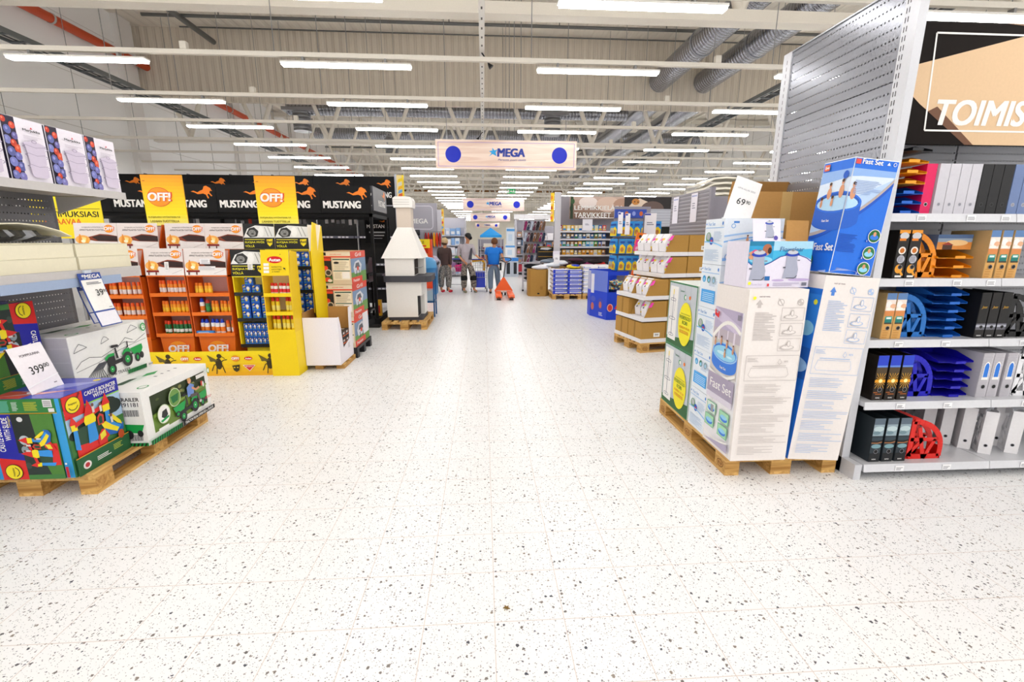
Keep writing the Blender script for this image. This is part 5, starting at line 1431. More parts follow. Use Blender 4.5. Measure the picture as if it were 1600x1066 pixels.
def castle_front(f, w, h):
    """print with the picture turned on its side, reading upwards"""
    f.rect(0, 0, w, h, mat('2a6a34', .45)).rect(w * .86, 0, w * .86 + .05, h, mat('2f9ad8', .4))
    f.rect(0, h * .83, w * .92, h, mat('2c7a38', .45)).rect(0, h * .82, w * .92, h * .83, mat('d8a028'))
    f.lines(w * .03, h * .845, w * .3, h * .985, 9, mat('5faf9a'), .6, .05, 1).lines(w * .34, h * .86, w * .42, h * .97, 12, mat('cfe2d4'), .4, .3, 2).lines(w * .5, h * .86, w * .68, h * .97, 10, mat('c8c83a'), .4, .3, 3).rect(w * .76, h * .9, w * .88, h * .99, mat('e2dfe0')).lines(w * .77, h * .91, w * .87, h * .98, 6, mat('5a5a60'), .4, .1, 4).rect(w * .82, h * .84, w * .9, h * .885, mat('e2dfe0'))
    f.rect(0, h * .34, w * .3, h * .82, NAVB).rect(0, 0, w * .36, h * .28, RED).poly([(0, h * .28), (w * .36, h * .24), (w * .34, h * .34), (0, h * .34)], NAVB).line([(w * .3, h * .34), (w * .3, h * .82)], .006, mat('8fd03a'))
    f.text('CASTLE BOUNCER', w * .13, h * .36, w * .075, WHITE, .02, 0, w=h * .42, rot=90).text('WITH SLIDE', w * .24, h * .5, w * .075, WHITE, .02, 0, w=h * .28, rot=90).text('Toboggan', w * .285, h * .66, w * .04, mat('f0e04a'), .0, .2, rot=90)
    smiley(f, w * .17, h * .1, w * .12, 90)
    f.rect(w * .3, h * .34, w * .86, h * .82, mat('1c2420', .45)).rect(w * .36, 0, w * .86, h * .34, mat('20302a', .45))
    f.poly([(w * .56, h * .82), (w * .86, h * .82), (w * .86, 0), (w * .7, 0), (w * .6, h * .3)], mat('4a7f30')).rect(w * .36, 0, w * .86, h * .06, mat('3f7a3a'))
    f.ell(w * .42, h * .5, w * .07, h * .06, mat('b8c4cc')).ell(w * .4, h * .38, w * .05, h * .05, mat('8fa0a8')).ell(w * .4, h * .18, w * .04, h * .04, mat('3a4a40')).ell(w * .42, h * .76, w * .04, h * .03, mat('d8d8d8'))
    castle(f, w * .63, h * .37, w * .52, 90)
    f.rect(w * .905, h * .02, w * .945, h * .16, mat('b81c2a')).ell(w * .925, h * .2, w * .015, None, WHITE)
def castle_side(f, w, h):
    f.rect(0, 0, w, h, mat('2f6a3a', .45)).rect(0, h * .44, w, h * .84, mat('a9c8e4', .45)).rect(0, h * .25, w, h * .5, mat('3f7a3a'))
    for a, b, r_ in ((.1, .5, .1), (.3, .56, .14), (.5, .6, .13), (.75, .68, .2), (.92, .66, .16), (.62, .56, .1)): f.ell(w * min(max(a, r_), 1 - r_), h * b, w * r_, h * r_ * .6, mat('1f2c26'), 14)
    f.rect(0, h * .72, w * .34, h, RED).rect(w * .34, h * .82, w, h, NAVB).line([(w * .34, h * .82), (w, h * .82)], .008, mat('8fd03a'))
    smiley(f, w * .16, h * .87, w * .125)
    f.text('ʜ'.replace('ʜ', 'hop'), w * .27, h * .93, w * .05, BLACK, .02, 0, rot=60)
    f.text('CASTLE BOUNCER', w * .66, h * .92, w * .062, WHITE, .02, .1, w=w * .58, align='c').text('WITH SLIDE', w * .72, h * .86, w * .06, WHITE, .02, .1, w=w * .42, align='c')
    castle(f, w * .44, h * .5, w * .82)
    f.rect(0, 0, w, h * .22, mat('1f5c34')).line([(0, h * .225), (w, h * .225)], .006, mat('d8a028'))
    f.ell(w * .16, h * .1, w * .07, h * .05, mat('e4e2e0')).ell(w * .16, h * .1, w * .04, h * .03, mat('b8303a')).lines(w * .34, h * .08, w * .6, h * .14, 3, mat('dfe6e0'), .5, .3).lines(w * .66, h * .1, w * .84, h * .18, 4, mat('b8c84a'), .4, .3).ell(w * .85, h * .26, w * .06, h * .06, mat('b8481c'))
def castle_box(x0, y0, z0, label, w=.425, d=.425, h=.52, up=False):
    m = M(); m.box(0, 0, 0, w, d, h, mat('1f2f8f', .3))
    castle_front(m.bface('-y', 0, 0, 0, w, d, h), w, h)
    if up:                                         # stood the other way up: picture reading downwards
        f = m.face((w, d, h), (0, -1, 0), (0, 0, -1)); castle_front(f, d, h)
    else: castle_side(m.bface('+x', 0, 0, 0, w, d, h), d, h)
    f = m.bface('+z', 0, 0, 0, w, d, h); f.rect(.005, .005, w - .005, d - .005, mat('4a50c0', .15)).rect(.0 + .006, .006, w * .45, d * .35, mat('d84a4a', .15)).poly([(w * .2, d * .3), (w * .7, d * .5), (w * .95, d * .8), (w * .5, d * .7)], mat('8f94e0', .12)).poly([(w * .1, d * .1), (w * .6, d * .2), (w * .9, d * .4), (w * .4, d * .25)], mat('e09aa0', .12)).ell(w * .82, d * .86, .02, None, CYEL)
    m.build('castle_box', None, label, 'box', 'bouncy castle boxes', loc=(x0, y0, z0))
castle_box(-2.968, 2.745, .144, 'bouncy castle box at the front right corner of left pallet')
castle_box(-3.285, 2.745, .144, 'bouncy castle box on the left pallet, cut by the picture edge', w=.31)
castle_box(-3.285, 2.72, .665, 'bouncy castle box standing on the others behind the 399,00 card', w=.32, d=.44, h=.535, up=True)
# ---------------------------------------------------------------- tractor boxes
TG, TGD, TIRE, INK2 = mat('12a04a', .45), mat('0c6a30', .45), mat('26262a', .5), mat('55555c', .6)
def tractor(f, ox, oy, s, trailer=True):
    T = xf(f, ox, oy, s, 0)
    P = lambda pts, m_: f.poly(T(pts), m_)
    if trailer:
        P([(.5, .1), (1.1, .16), (1.12, .0), (1.0, -.18), (.62, -.14)], TG); P([(.4, -.1), (.62, -.08), (.6, -.14), (.4, -.14)], TIRE)
        f.ell(*T([(1.02, -.26)])[0], s * .1, s * .13, TIRE, 14); f.ell(*T([(.8, -.3)])[0], s * .13, s * .17, TIRE, 16); f.ell(*T([(.8, -.3)])[0], s * .06, s * .09, TG, 12)
    P([(-.62, -.02), (-.4, .06), (-.25, .04), (-.22, -.3), (-.58, -.3)], TIRE); P([(-.66, .02), (-.5, .12), (-.25, .12), (-.24, .02), (-.5, .02), (-.62, -.08)], TG)
    P([(-.3, -.3), (.3, -.26), (.3, -.12), (-.3, -.16)], TIRE); P([(-.2, .28), (-.14, .28), (-.08, -.1), (-.18, -.1)], TIRE); P([(-.36, .34), (-.3, .4), (-.04, .38), (.0, .32), (-.06, .3), (-.3, .3)], TIRE)
    P([(.08, -.02), (.2, .12), (.44, .16), (.5, .02), (.44, -.1), (.3, .0), (.16, -.06)], TG); P([(.22, .12), (.42, .18), (.42, .4), (.38, .4), (.36, .2)], TIRE)
    for x, y, r_ in ((.3, -.24, .24), (-.45, -.42, .19)):
        f.ell(*T([(x, y)])[0], s * r_, s * r_ * 1.12, TIRE, 20); f.ell(*T([(x, y)])[0], s * r_ * .5, s * r_ * .58, TG, 14); f.ell(*T([(x, y)])[0], s * r_ * .1, s * r_ * .12, WHITE, 8)
def hatch(f, a0, b0, a1, b1, n):
    f.rect(a0, b0, a1, b1, TG); w = (a1 - a0) / n
    for i in range(n): f.poly([(a0 + w * i, b0), (a0 + w * (i + .5), b0), (a0 + w * (i + .9), b1), (a0 + w * (i + .4), b1)], mat('0a2a18'))
def tractor_box(x0, y0, z0, label, sketch, w, d, h):
    m = M(); m.box(0, 0, 0, w, d, h, mat('f2f1ee', .5))
    f = m.bface('+x', 0, 0, 0, w, d, h)
    if sketch:
        f.line([(.02, h * .42), (d * .1, h * .52), (d * .2, h * .56), (d * .34, h * .5), (d * .5, h * .58), (d * .66, h * .66), (d * .8, h * .6), (d * .98, h * .72)], .004, INK2).line([(.02, h * .36), (d * .3, h * .42), (d * .6, h * .54), (d * .98, h * .62)], .003, INK2).line([(d * .55, h * .58), (d * .68, h * .74), (d * .78, h * .66)], .004, INK2)
        for i in range(9): f.line([(d * (.3 + .012 * i), h * .4), (d * (.2 - .005 * i + .02 * i), h * .28), (d * (.06 + .038 * i), h * .08)], .006, INK2)
        for i in range(5): f.line([(d * .45 + i * .02, h * .42), (d * (.4 + .05 * i), h * .36)], .003, INK2)
        for a, b, s_ in ((.1, .78, 1), (.4, .82, .7), (.78, .9, 1)): f.line([(d * a - .05 * s_, h * b - .03), (d * a - .03 * s_, h * b + .0), (d * a, h * b + .025 * s_), (d * a + .03 * s_, h * b + .01), (d * a + .06 * s_, h * b - .01), (d * a - .05 * s_, h * b - .03)], .0035, INK2)
        tractor(f, d * .56, h * .45, d * .3)
        f.text('PEDAL OPERATED w TRAILER', d * .66, h * .085, .026, mat('3a3a40'), .01, 0, w=d * .62, align='r')
        hatch(f, d * .62, h * .02, d * .9, h * .1, 12); f.rect(d * .16, h * .02, d * .4, h * .06, TG)
        f.ell(d * .935, h * .87, .028, .034, TG).ell(d * .935, h * .87, .018, .024, WHITE).text('2', d * .925, h * .84, .03, TG, .02).rect(d * .92, h * .04, d * .985, h * .1, mat('dcdad8')).text('DOLU', d * .925, h * .055, .012, BLACK, .02, 0, w=.045)
    else:
        f.rect(d * .1, h * .16, d * .94, h * .86, mat('6b8a34', .45)).poly([(d * .1, h * .5), (d * .4, h * .56), (d * .94, h * .6), (d * .94, h * .86), (d * .1, h * .86)], mat('2c3a1c'))
        rnd = random.Random(2)
        for i in range(22): f.ell(d * rnd.uniform(.14, .9), h * rnd.uniform(.62, .82), d * rnd.uniform(.02, .04), h * rnd.uniform(.02, .04), mat(rnd.choice(('4a5a2a', '6a7a3a', '1c2814', '8a8a50'))), 10)
        f.poly([(d * .1, h * .44), (d * .94, h * .56), (d * .94, h * .6), (d * .1, h * .5)], mat('7fa03f'))
        tractor(f, d * .62, h * .4, d * .27); f.poly([(d * .36, h * .44), (d * .56, h * .48), (d * .52, h * .32), (d * .4, h * .3)], TG).ell(d * .42, h * .28, d * .035, h * .06, TIRE).ell(d * .42, h * .28, d * .018, h * .03, TG)
        BL = mat('6f8fd0')
        f.poly([(d * .6, h * .5), (d * .7, h * .52), (d * .72, h * .7), (d * .66, h * .76), (d * .6, h * .7)], BL).line([(d * .68, h * .66), (d * .74, h * .58), (d * .8, h * .6)], .018, SKIN).ell(d * .655, h * .81, d * .028, h * .055, SKIN).ell(d * .648, h * .85, d * .028, h * .03, mat('c89a5a')).line([(d * .64, h * .5), (d * .76, h * .48), (d * .78, h * .32)], .028, mat('5a5250')).ell(d * .79, h * .3, d * .02, h * .03, mat('c8c4c0'))
        f.rect(d * .83, h * .6, d * .86, h * .7, mat('c83a2a')).ell(d * .87, h * .62, d * .015, h * .06, mat('d8d8d8'))
        for a, b, k in ((.4, .64, 0), (.22, .44, 1)):
            f.ell(d * a, h * b, d * .088, h * .18, mat('cfe0b8')).ell(d * a, h * b, d * .08, h * .165, mat('6f9a4a') if k == 0 else WHITE)
            if k == 0: f.poly([(d * .34, h * .68), (d * .46, h * .7), (d * .44, h * .56), (d * .36, h * .54)], TGD)
            else: f.poly([(d * .18, h * .4), (d * .2, h * .5), (d * .26, h * .52), (d * .27, h * .4), (d * .23, h * .34)], TIRE).poly([(d * .16, h * .34), (d * .28, h * .38), (d * .28, h * .34), (d * .18, h * .3)], TG)
        f.rect(d * .76, h * .78, d * .93, h * .86, mat('e6e4de')).rect(d * .12, h * .17, d * .26, h * .22, WHITE).text('DOLU', d * .87, h * .28, .02, mat('d83a4a'), .02)
        hatch(f, .0, 0, d * .45, h * .09, 14); f.rect(d * .45, 0, d, h * .09, mat('16161a')).text('TRACTOR PEDAL OPERATED w TRAILER', d * .48, h * .02, .02, WHITE, .01, .1, w=d * .49)
        f.ell(d * .97, h * .86, .018, .026, TG).ell(d * .97, h * .86, .012, .018, WHITE)
    f = m.bface('-y', 0, 0, 0, w, d, h)
    if sketch:
        f.rect(.004, .004, w - .004, h - .004, mat('c6c3c6', .5)).rects([(w * .5, h * q, w - .01, h * q + .003) for q in (.3, .55, .8)], mat('dad8da', .5))  # shade on this side is put in as a grey colour
    else:
        f.text('TRAILER', w * .8, h * .84, .026, BLACK, .03, 0, align='c').text('291181', w * .8, h * .74, .03, mat('4a4a50'), .02, 0, align='c')
        for b in (.56, .1): f.rects([(w * .66 + .0065 * i, h * b, w * .66 + .0065 * i + (.003 if i % 3 else .0045), h * (b + .12)) for i in range(18)], INK2)
        f.poly([(w * .62, h * .42), (w * .98, h * .4), (w * .92, h * .24), (w * .68, h * .26)], TG).ell(w * .72, h * .22, .03, .035, TIRE).ell(w * .9, h * .24, .02, .025, TIRE)
        hatch(f, 0, 0, w, h * .06, 16)
    f = m.bface('+z', 0, 0, 0, w, d, h)
    f.poly([(w * .2, d * .1), (w * .4, d * .16), (w * .5, d * .4), (w * .42, d * .62), (w * .28, d * .55), (w * .34, d * .36)], mat('dfe6df')).poly([(w * .3, d * .18), (w * .42, d * .24), (w * .38, d * .46), (w * .3, d * .42)], mat('2a4a34')).poly([(w * .4, d * .5), (w * .5, d * .6), (w * .42, d * .72), (w * .34, d * .62)], TG).lines(w * .6, d * .5, w * .66, d * .9, 4, INK2, .2, .3).ell(w * .85, d * .16, .03, .045, TG).ell(w * .85, d * .16, .022, .036, mat('f2f1ee'))
    m.build('tractor_box', None, label, 'box', 'pedal tractor boxes', loc=(x0, y0, z0))
tractor_box(-2.845, 3.185, .144, 'white pedal tractor box with a photo of a child, lowest on left pallet', False, .43, .775, .402)
tractor_box(-3.285, 3.185, .144, 'white pedal tractor box at the back of left pallet, mostly hidden', True, .43, .775, .402)
tractor_box(-3.25, 3.19, .547, 'white pedal tractor box with a line drawing, stacked on top', True, .425, .72, .395)
# 399,00 card
t = thing('price_sign', 'white price card 399,00 standing on the bouncy castle box', 'price sign', (-2.755, 2.81, .6665))
m = M(); m.T = Matrix.Rotation(R(-17), 4, 'Y')
m.box(-.004, 0, 0, 0, .215, .30, mat('f4eef2', .15))
f = m.face((0, 0, 0), (0, 1, 0), (0, 0, 1), .001)
f.text('POMPPULINNA', .11, .232, .016, mat('6a5f66'), .01, 0, w=.125, align='c').text('399', .06, .115, .05, BLACK, 0, 0, w=.088).text('00', .152, .14, .026, BLACK, 0, 0, w=.036).rect(.16, .03, .18, .036, mat('8a828a'))
f.poly([(.0, .05), (.215, .085), (.215, .08), (.0, .042)], mat('ffffff', .1))
m.build('card', t)
m = M(); m.box(-.06, .03, 0, .0, .18, .006, mat('dfe4ea', .2)); m.build('stand', t)
# ================================================================ grill shop-in-shop behind the island
BK, BK2, ORH = mat('121214', .6, spec=.2), mat('0a0a0c', .6, spec=.2), mat('ef7f12', .45)
HORSE = [(0, .33), (.12, .37), (.3, .3), (.42, .37), (.55, .42), (.62, .57), (.72, .6), (.9, .5), (.97, .36), (.88, .38), (.84, .3), (.96, .15), (.91, .12), (.8, .25), (.74, .2), (.8, .05), (.74, .02), (.67, .2), (.55, .25), (.45, .23), (.3, .22), (.15, .3)]
def horse(f, a, b, w):
    f.poly([(a + x * w, b + y * w) for x, y in HORSE], ORH)
t = thing('grill_gazebo', 'black grill department frame with MUSTANG header boards', 'shop frame', (-1.95, 8.4, 0))
for i in range(7):
    x1 = -0.0 - .862 * i; x0 = x1 - .855
    m = M(); m.box(x0, 0, 2.04, x1, .03, 2.5, BK)
    f = m.bface('-y', x0, 0, 2.04, x1, .03, 2.5, .002)
    f.text('MUSTANG', .045, .085, .115, WHITE, .05, 0, w=.63); horse(f, .45, .22, .36)
    m.build('header_board', t)
m = M(); m.box(-.03, .2, 2.1, 0, 1.32, 2.52, mat('4e4e54', .4))
f = m.bface('+x', -.03, .2, 2.1, 0, 1.32, 2.52, .002); f.text('MUSTANG', .4, .1, .11, WHITE, .03, 0, w=.56); horse(f, .7, .22, .3)
m.build('side_board', t)
for x in (-6.48, -3.26, -.05):
    for y in (.03, 1.28):
        m = M(); m.box(x, y, 0, x + .05, y + .05, 2.04, BK2); m.build('post', t)
m = M(); m.box(-6.5, .03, 1.98, 0, 1.34, 2.04, BK2); m.build('top_frame', t)
m = M(); m.box(-1.2, 0.0, 0, .02, 1.4, .06, mat('1e1e20', .5)); m.box(-.06, 0.02, .06, 0.02, 1.38, .16, BK); m.build('plinth', t)
bw = thing('shelving_unit', 'black back wall shelving with hooks and running horse boards', 'shelving unit', (-2.0, 11.0, 0))
for i in range(7):
    x1 = -.0 - .905 * i
    m = M(); m.box(x1 - .9, 0, 2.36, x1, .03, 2.98, BK)
    f = m.bface('-y', x1 - .9, 0, 2.36, x1, .03, 2.98, .002); horse(f, .5, .36, .33); f.text('MUSTANG', .32, .16, .12, WHITE, .03, 0, w=.5)
    m.build('header_board', bw)
    m = M(); m.box(x1 - .88, .05, .1, x1 - .02, .08, 2.34, mat('121214', .5)); m.build('back_panel', bw)
    m = M(); m.box(x1 - .9, .02, 0, x1 - .875, .1, 3.0, mat('6a6a70', .4, .4)); m.build('upright', bw)
    for z in (.5, 1.05, 1.66):
        m = M(); m.box(x1 - .89, -.3, z - .03, x1, .05, z, BK); m.box(x1 - .89, -.305, z - .045, x1, -.3, z + .005, mat('6c6c7c', .4))
        m.face((x1 - .89, -.3055, z - .045), (1, 0, 0), (0, 0, 1)).rects([(.03 + .085 * k, .008, .09 + .085 * k, .042) for k in range(10) if (k * 7 + i) % 4], mat('e6e4ea')); m.build('shelf', bw)
m = M(); m.box(0, 0, 0, .04, .5, 3.02, mat('b4b8c4', .4)); m.build('end_post', bw, loc=(0.02, -.1, 0))
ban = M(); ban.box(0, 0, 0, .16, .02, .5, mat('f0d890', .5)); f = ban.bface('-y', 0, 0, 0, .16, .02, .5)
for i, c in enumerate(('e0642c', '6fa8d8', 'f0b41c', 'd8d4c4', 'f2d21c')): f.poly([(.02, .08 * i + .02), (.15, .08 * i + .06), (.13, .08 * i + .12), (.04, .08 * i + .09)], mat(c))
f.rect(.12, 0, .16, .5, mat('f4d21c'))
ban.build('end_banner', bw, loc=(.07, -.12, 2.5))
# information board hanging in the frame
m = M(); m.box(0, 0, 0, .5, .02, .5, BK2); f = m.bface('-y', 0, 0, 0, .5, .02, .5); f.text('MUSTANG', .25, .3, .07, WHITE, .03, 0, w=.42, align='c').rects([(.08, .2, .42, .23), (.12, .14, .38, .165), (.16, .09, .34, .1)], mat('b4b4b4')); horse(f, .3, .38, .17)
m.build('info_board', None, 'small black MUSTANG information board beside the white fireplace', 'sign', loc=(-2.42, 9.77, 1.52))
# hanging tools
for i, (x, z, h, c) in enumerate(((-3.12, 1.84, .2, 'd8d8dc'), (-3.0, 1.86, .2, 'eceaf0'), (-2.9, 1.85, .16, '8a8a90'), (-2.8, 1.83, .24, 'b8b8be'), (-2.66, 1.8, .24, 'f0eef2'), (-2.55, 1.83, .22, 'dcdce0'), (-3.55, 1.8, .28, '9a9aa2'), (-3.65, 1.8, .28, 'b0b0b8'), (-3.75, 1.82, .26, '7a7a82'), (-4.6, 1.78, .3, 'c83a24'), (-4.75, 1.8, .2, 'b4b4ba'), (-5.6, 1.8, .3, 'c8c8cc'))):
    t = thing('grill_tool', 'grill tool hanging in the black frame, %s from the %s' % (ORD[i] if i < 9 else ORD[i - 9], 'middle group start' if i < 9 else 'far left group'), 'grill tool', (x, 9.6, z), group='hanging grill tools')
    m = M(); m.box(-.008, 0, 0, .008, .01, h, mat('3a3a3e', .4, .3)); m.build('handle', t)
    m = M(); m.box(-.03, -.005, h * .3, .03, .008, h * .75, mat(c, .4)); m.build('card_backing', t)
    m = M(); m.cone((0, .01, h), (0, .3, h), .004, .004, STEEL, 6); m.build('hook', t)
hb = thing('tool_rail', 'long black bar carrying the hanging grill tools', 'rail', (-5.7, 9.88, 2.06)); m = M(); m.box(0, 0, -.02, 3.4, .02, .02, BK2); m.build('bar', hb)
# grills
def grill(x, y, label, c='1a1a1d'):
    t = thing('gas_grill', label, 'grill', (x, y, 0), group='black grills')
    g = mat(c, .35)
    for a in (-.38, .34):
        for b in (-.2, .18):
            m = M(); m.box(a, b, .07, a + .04, b + .04, .8, BK2); m.build('leg', t)
    for a in (-.36, .36):
        m = M(); m.cone((a - .02, -.2, .07), (a + .02, -.2, .07), .07, .07, BK2, 12); m.build('wheel', t)
    m = M(); m.box(-.4, -.22, .2, .4, .22, .24, g); m.build('lower_shelf', t)
    m = M(); m.prism([(-.27, .78), (.27, .78), (.3, .95), (-.3, .95)], -.42, .42, g, 'x'); m.build('firebox', t)
    m = M(); m.prism([(-.3, .96), (.3, .96), (.29, 1.1), (.18, 1.24), (-.1, 1.26), (-.26, 1.14)], -.41, .41, mat('202024', .3), 'x'); m.build('lid', t)
    m = M(); m.tube([(-.3, -.3, 1.02), (-.3, -.34, 1.03), (.3, -.34, 1.03), (.3, -.3, 1.02)], .012, mat('c8c8cc', .2, .9), 8); m.build('lid_handle', t)
    for a in (-.25, -.08, .09, .26):
        m = M(); m.cone((a, -.28, .87), (a, -.32, .87), .022, .02, mat('b8b8bc', .3, .7), 10); m.build('knob', t)
    m = M(); m.box(.42, -.2, .9, .66, .2, .93, mat('3a3a3e', .4)); m.build('side_table', t)
    return t
grill(-2.62, 7.75, 'black gas grill behind the stacked grill cartons'); grill(-2.62, 9.2, 'black gas grill further back inside the black frame')
m = M(); m.box(0, 0, 0, .1, .1, .3, mat('e0a81c', .5)); m.bface('-y', 0, 0, 0, .1, .1, .3).rect(.02, .05, .08, .2, mat('c83a1c'))
m.build('charcoal_bag', None, 'small orange yellow charcoal pack on the floor by black frame', 'bag', loc=(-2.06, 8.75, .165))
# ---------------------------------------------------------------- boxed grills on a black pallet
t = thing('plastic_pallet', 'black plastic pallet under the stacked grill cartons', 'pallet', (-2.14, 6.18, 0))
PB = mat('1e1e22', .5)
m = M(); m.box(0, 0, .11, .4, .8, .145, PB); m.build('deck', t)
for x in (.0, .16, .32):
    for y in (.0, .35, .7):
        m = M(); m.box(x, y, 0, x + .08, y + .1, .11, PB); m.build('foot', t)
REDO = mat('e0452c', .45)
for i in range(3):
    w, d, h = .37, .76, .43
    m = M(); m.box(0, 0, 0, w, d, h, mat('b98a5a', .6))
    f = m.bface('-y', 0, 0, 0, w, d, h)
    f.rect(.002, .0, w, h, mat('d9c3a4', .5)).rect(0, h * .86, w, h * .97, mat('e6d4bc')).rect(0, h * .82, w, h * .86, REDO).rect(0, h * .1, w * .33, h * .82, mat('1c1a1a')).rect(w * .02, h * .72, w * .31, h * .8, REDO)
    f.text('JULE RUBEIL PARNET', w * .3, h * .89, .016, REDO, .01, 0, w=w * .4).rect(0, h * .88, w * .16, h * .97, mat('1c1a1a'))
    f.ell(w * .12, h * .5, .03, None, REDO).ell(w * .2, h * .36, .045, None, mat('c8b49a')).ell(w * .2, h * .36, .03, None, mat('3a3430')).rect(w * .05, h * .12, w * .3, h * .24, mat('6a6a40'))
    f.rect(w * .38, h * .14, w * .96, h * .78, mat('efe2ca')).rect(w * .38, h * .74, w * .96, h * .775, mat('2a5a50')).rect(w * .38, h * .4, w * .96, h * .425, mat('2a5a50')).lines(w * .41, h * .45, w * .92, h * .72, 9, mat('b8a88c'), .4, .3, 2).lines(w * .41, h * .18, w * .66, h * .38, 6, mat('b8a88c'), .4, .3, 3).ell(w * .5, h * .66, .035, .014, mat('1a1616')).rect(w * .68, h * .18, w * .94, h * .38, mat('f4eeea'))
    if i == 2: f.rect(.0, h * .04, w * .34, h * .26, mat('3c5a2c')).ell(w * .16, h * .15, .04, .03, REDO).ell(w * .24, h * .12, .03, .02, mat('e0cfc0'))
    f = m.bface('+x', 0, 0, 0, w, d, h)
    f.rect(.0, 0, d, h, mat('7a94b4')).rect(0, 0, d, h * .35, mat('6a9a4a')).rect(0, h * .78, d, h, REDO).rect(0, .0, d * .7, h * .2, REDO).text('Grill', d * .3, h * .83, .05, WHITE, .03, 0, w=.3).text('Premium', d * .1, h * .05, .04, WHITE, .02, 0, w=.3)
    f.poly([(d * .2, h * .3), (d * .6, h * .3), (d * .7, h * .55), (d * .5, h * .72), (d * .25, h * .66), (d * .14, h * .5)], mat('d4d6dc')).poly([(d * .24, h * .48), (d * .58, h * .48), (d * .5, h * .64), (d * .3, h * .62)], mat('5a5e68')).rect(d * .3, h * .22, d * .34, h * .4, mat('44464c')).rect(d * .5, h * .22, d * .54, h * .4, mat('44464c')).ell(d * .42, h * .45, .05, .03, REDO)
    if i == 0: f.rect(d * .55, h * .25, d * .95, h * .95, mat('eceaf0'))
    m.build('grill_carton', None, 'printed grill carton on a black pallet, %s of the stack' % ('lowest', 'middle', 'topmost')[i], 'carton', 'grill cartons', loc=(-2.13 + .006 * i, 6.19, .146 + .432 * i))
# ---------------------------------------------------------------- white dump bin with packs
t = thing('dump_bin', 'white cardboard dump bin with a cut away right side', 'dump bin', (-2.21, 5.6, .062))
WB, w, d, h = mat('f3eef4', .5), .42, .58, .60
m = M(); m.box(0, 0, 0, w, .008, h, WB); m.box(.001, .0081, 0, w - .001, .011, h - .001, CARD); m.build('front_wall', t)
m = M(); m.prism([(0.008, 0), (d, 0), (d, h + .06), (d - .1, h + .06), (d - .14, h * .42), (.16, h * .3), (.1, h * .8), (.05, h), (.008, h)], w - .008, w, WB, 'x'); m.bface('+x', 0, 0, 0, w, d, h).lines(d * .6, h * .24, d * .75, h * .36, 4, mat('b0a8b0'), .4, .3); m.build('side_wall', t)
m = M(); m.box(0, .011, 0, .008, d, h + .06, CARD); m.build('side_wall', t)
m = M(); m.box(.008, d - .008, 0, w - .008, d, h + .06, CARD); m.build('back_wall', t)
m = M(); m.box(.008, .011, 0, w - .008, d - .008, .008, CARD); m.build('bottom', t)
pk0 = None
for r in range(4):
    for c in range(2):
        for k in range(2):
            p = (-2.21 + .412 - .19 * (k + 1), 5.6 + .19 + c * .14, .072 + r * .095)
            l = 'dark pack with orange print in the white bin, layer %s, %s %s' % (ORD[r], ('front', 'back')[c], ('outer', 'inner')[k])
            if pk0 is None:
                m = M(); m.box(0, 0, 0, .185, .135, .09, mat('1c1818', .5)); f = m.bface('+x', 0, 0, 0, .185, .135, .09); f.rect(.01, .02, .125, .035, mat('e0662a')).rect(.02, .05, .08, .075, mat('d8d4d0')).rect(.09, .05, .12, .075, mat('8a4a2a')); m.bface('+z', 0, 0, 0, .185, .135, .09).rect(.03, .03, .15, .1, mat('c8c0bc'))
                pk0 = m.build('lighter_pack', None, l, 'pack', 'dark packs in the white bin', loc=p)
            else: packs(pk0, [p], [l])
t = thing('wooden_pallet', 'small wooden half pallet under the white dump bin', 'pallet', (-2.13, 5.66, 0), group='wooden pallets')
for y in (0, .22, .44):
    m = M(); m.box(0, y, .04, .36, y + .1, .06, WOODM); m.build('deck_board', t)
for x in (0, .26):
    m = M(); m.box(x, 0, 0, x + .1, .54, .04, WOODB); m.build('block', t)
# ---------------------------------------------------------------- white garden fireplace
pallet(-1.84, 8.16, 'wooden pallet under the white garden fireplace')
t = thing('garden_fireplace', 'white masonry garden fireplace with dark ledge and tall chimney', 'fireplace', (-1.45, 8.62, .145))
FW, FD2, FB = mat('f1eee9', .6), mat('45454b', .6), mat('d8cabb', .6)
def rrect(x0, y0, x1, y1, r, n=5):
    o = []
    for cx, cy, a in ((x1 - r, y0 + r, -90), (x1 - r, y1 - r, 0), (x0 + r, y1 - r, 90), (x0 + r, y0 + r, 180)):
        o += [(cx + r * math.cos(R(a + 90 * i / n)), cy + r * math.sin(R(a + 90 * i / n))) for i in range(n + 1)]
    return o
m = M(); m.prism(rrect(-.3, -.27, .33, .5, .06), 0, .06, FD2); m.build('plinth', t)
m = M(); m.box(-.31, -.28, .06, .24, .5, .70, FW); m.box(.24, .1, .06, .32, .5, .70, FW); m.prism([(-.28, .45), (.1, .45), (.1, .70), (-.28, .70)], .24, .32, FW, 'x'); m.build('lower_body', t)
m = M(); m.box(.2405, -.26, .07, .243, .1, .44, mat('1c1a1a', .8)); m.build('wood_store', t)
m = M(); m.prism(rrect(-.36, -.34, .5, .55, .14), .70, .81, FD2); m.build('ledge', t)
m = M(); m.box(-.31, -.28, .81, .2, .5, 1.13, FW); m.box(.2, .25, .81, .32, .5, 1.13, FW); m.build('upper_body', t)
m = M(); m.box(.2005, -.2, .82, .203, .25, 1.1, mat('3a2f28', .8)); m.tube([(.21, -.18, .95), (.3, -.18, .95), (.3, .2, .95)], .006, STEEL, 6); m.build('fire_opening', t)
m = M()
b0 = [(-.36, -.33, 1.12), (.36, -.33, 1.12), (.36, .55, 1.12), (-.36, .55, 1.12)]; b1 = [(-.09, -.12, 1.66), (.16, -.12, 1.66), (.16, .2, 1.66), (-.09, .2, 1.66)]
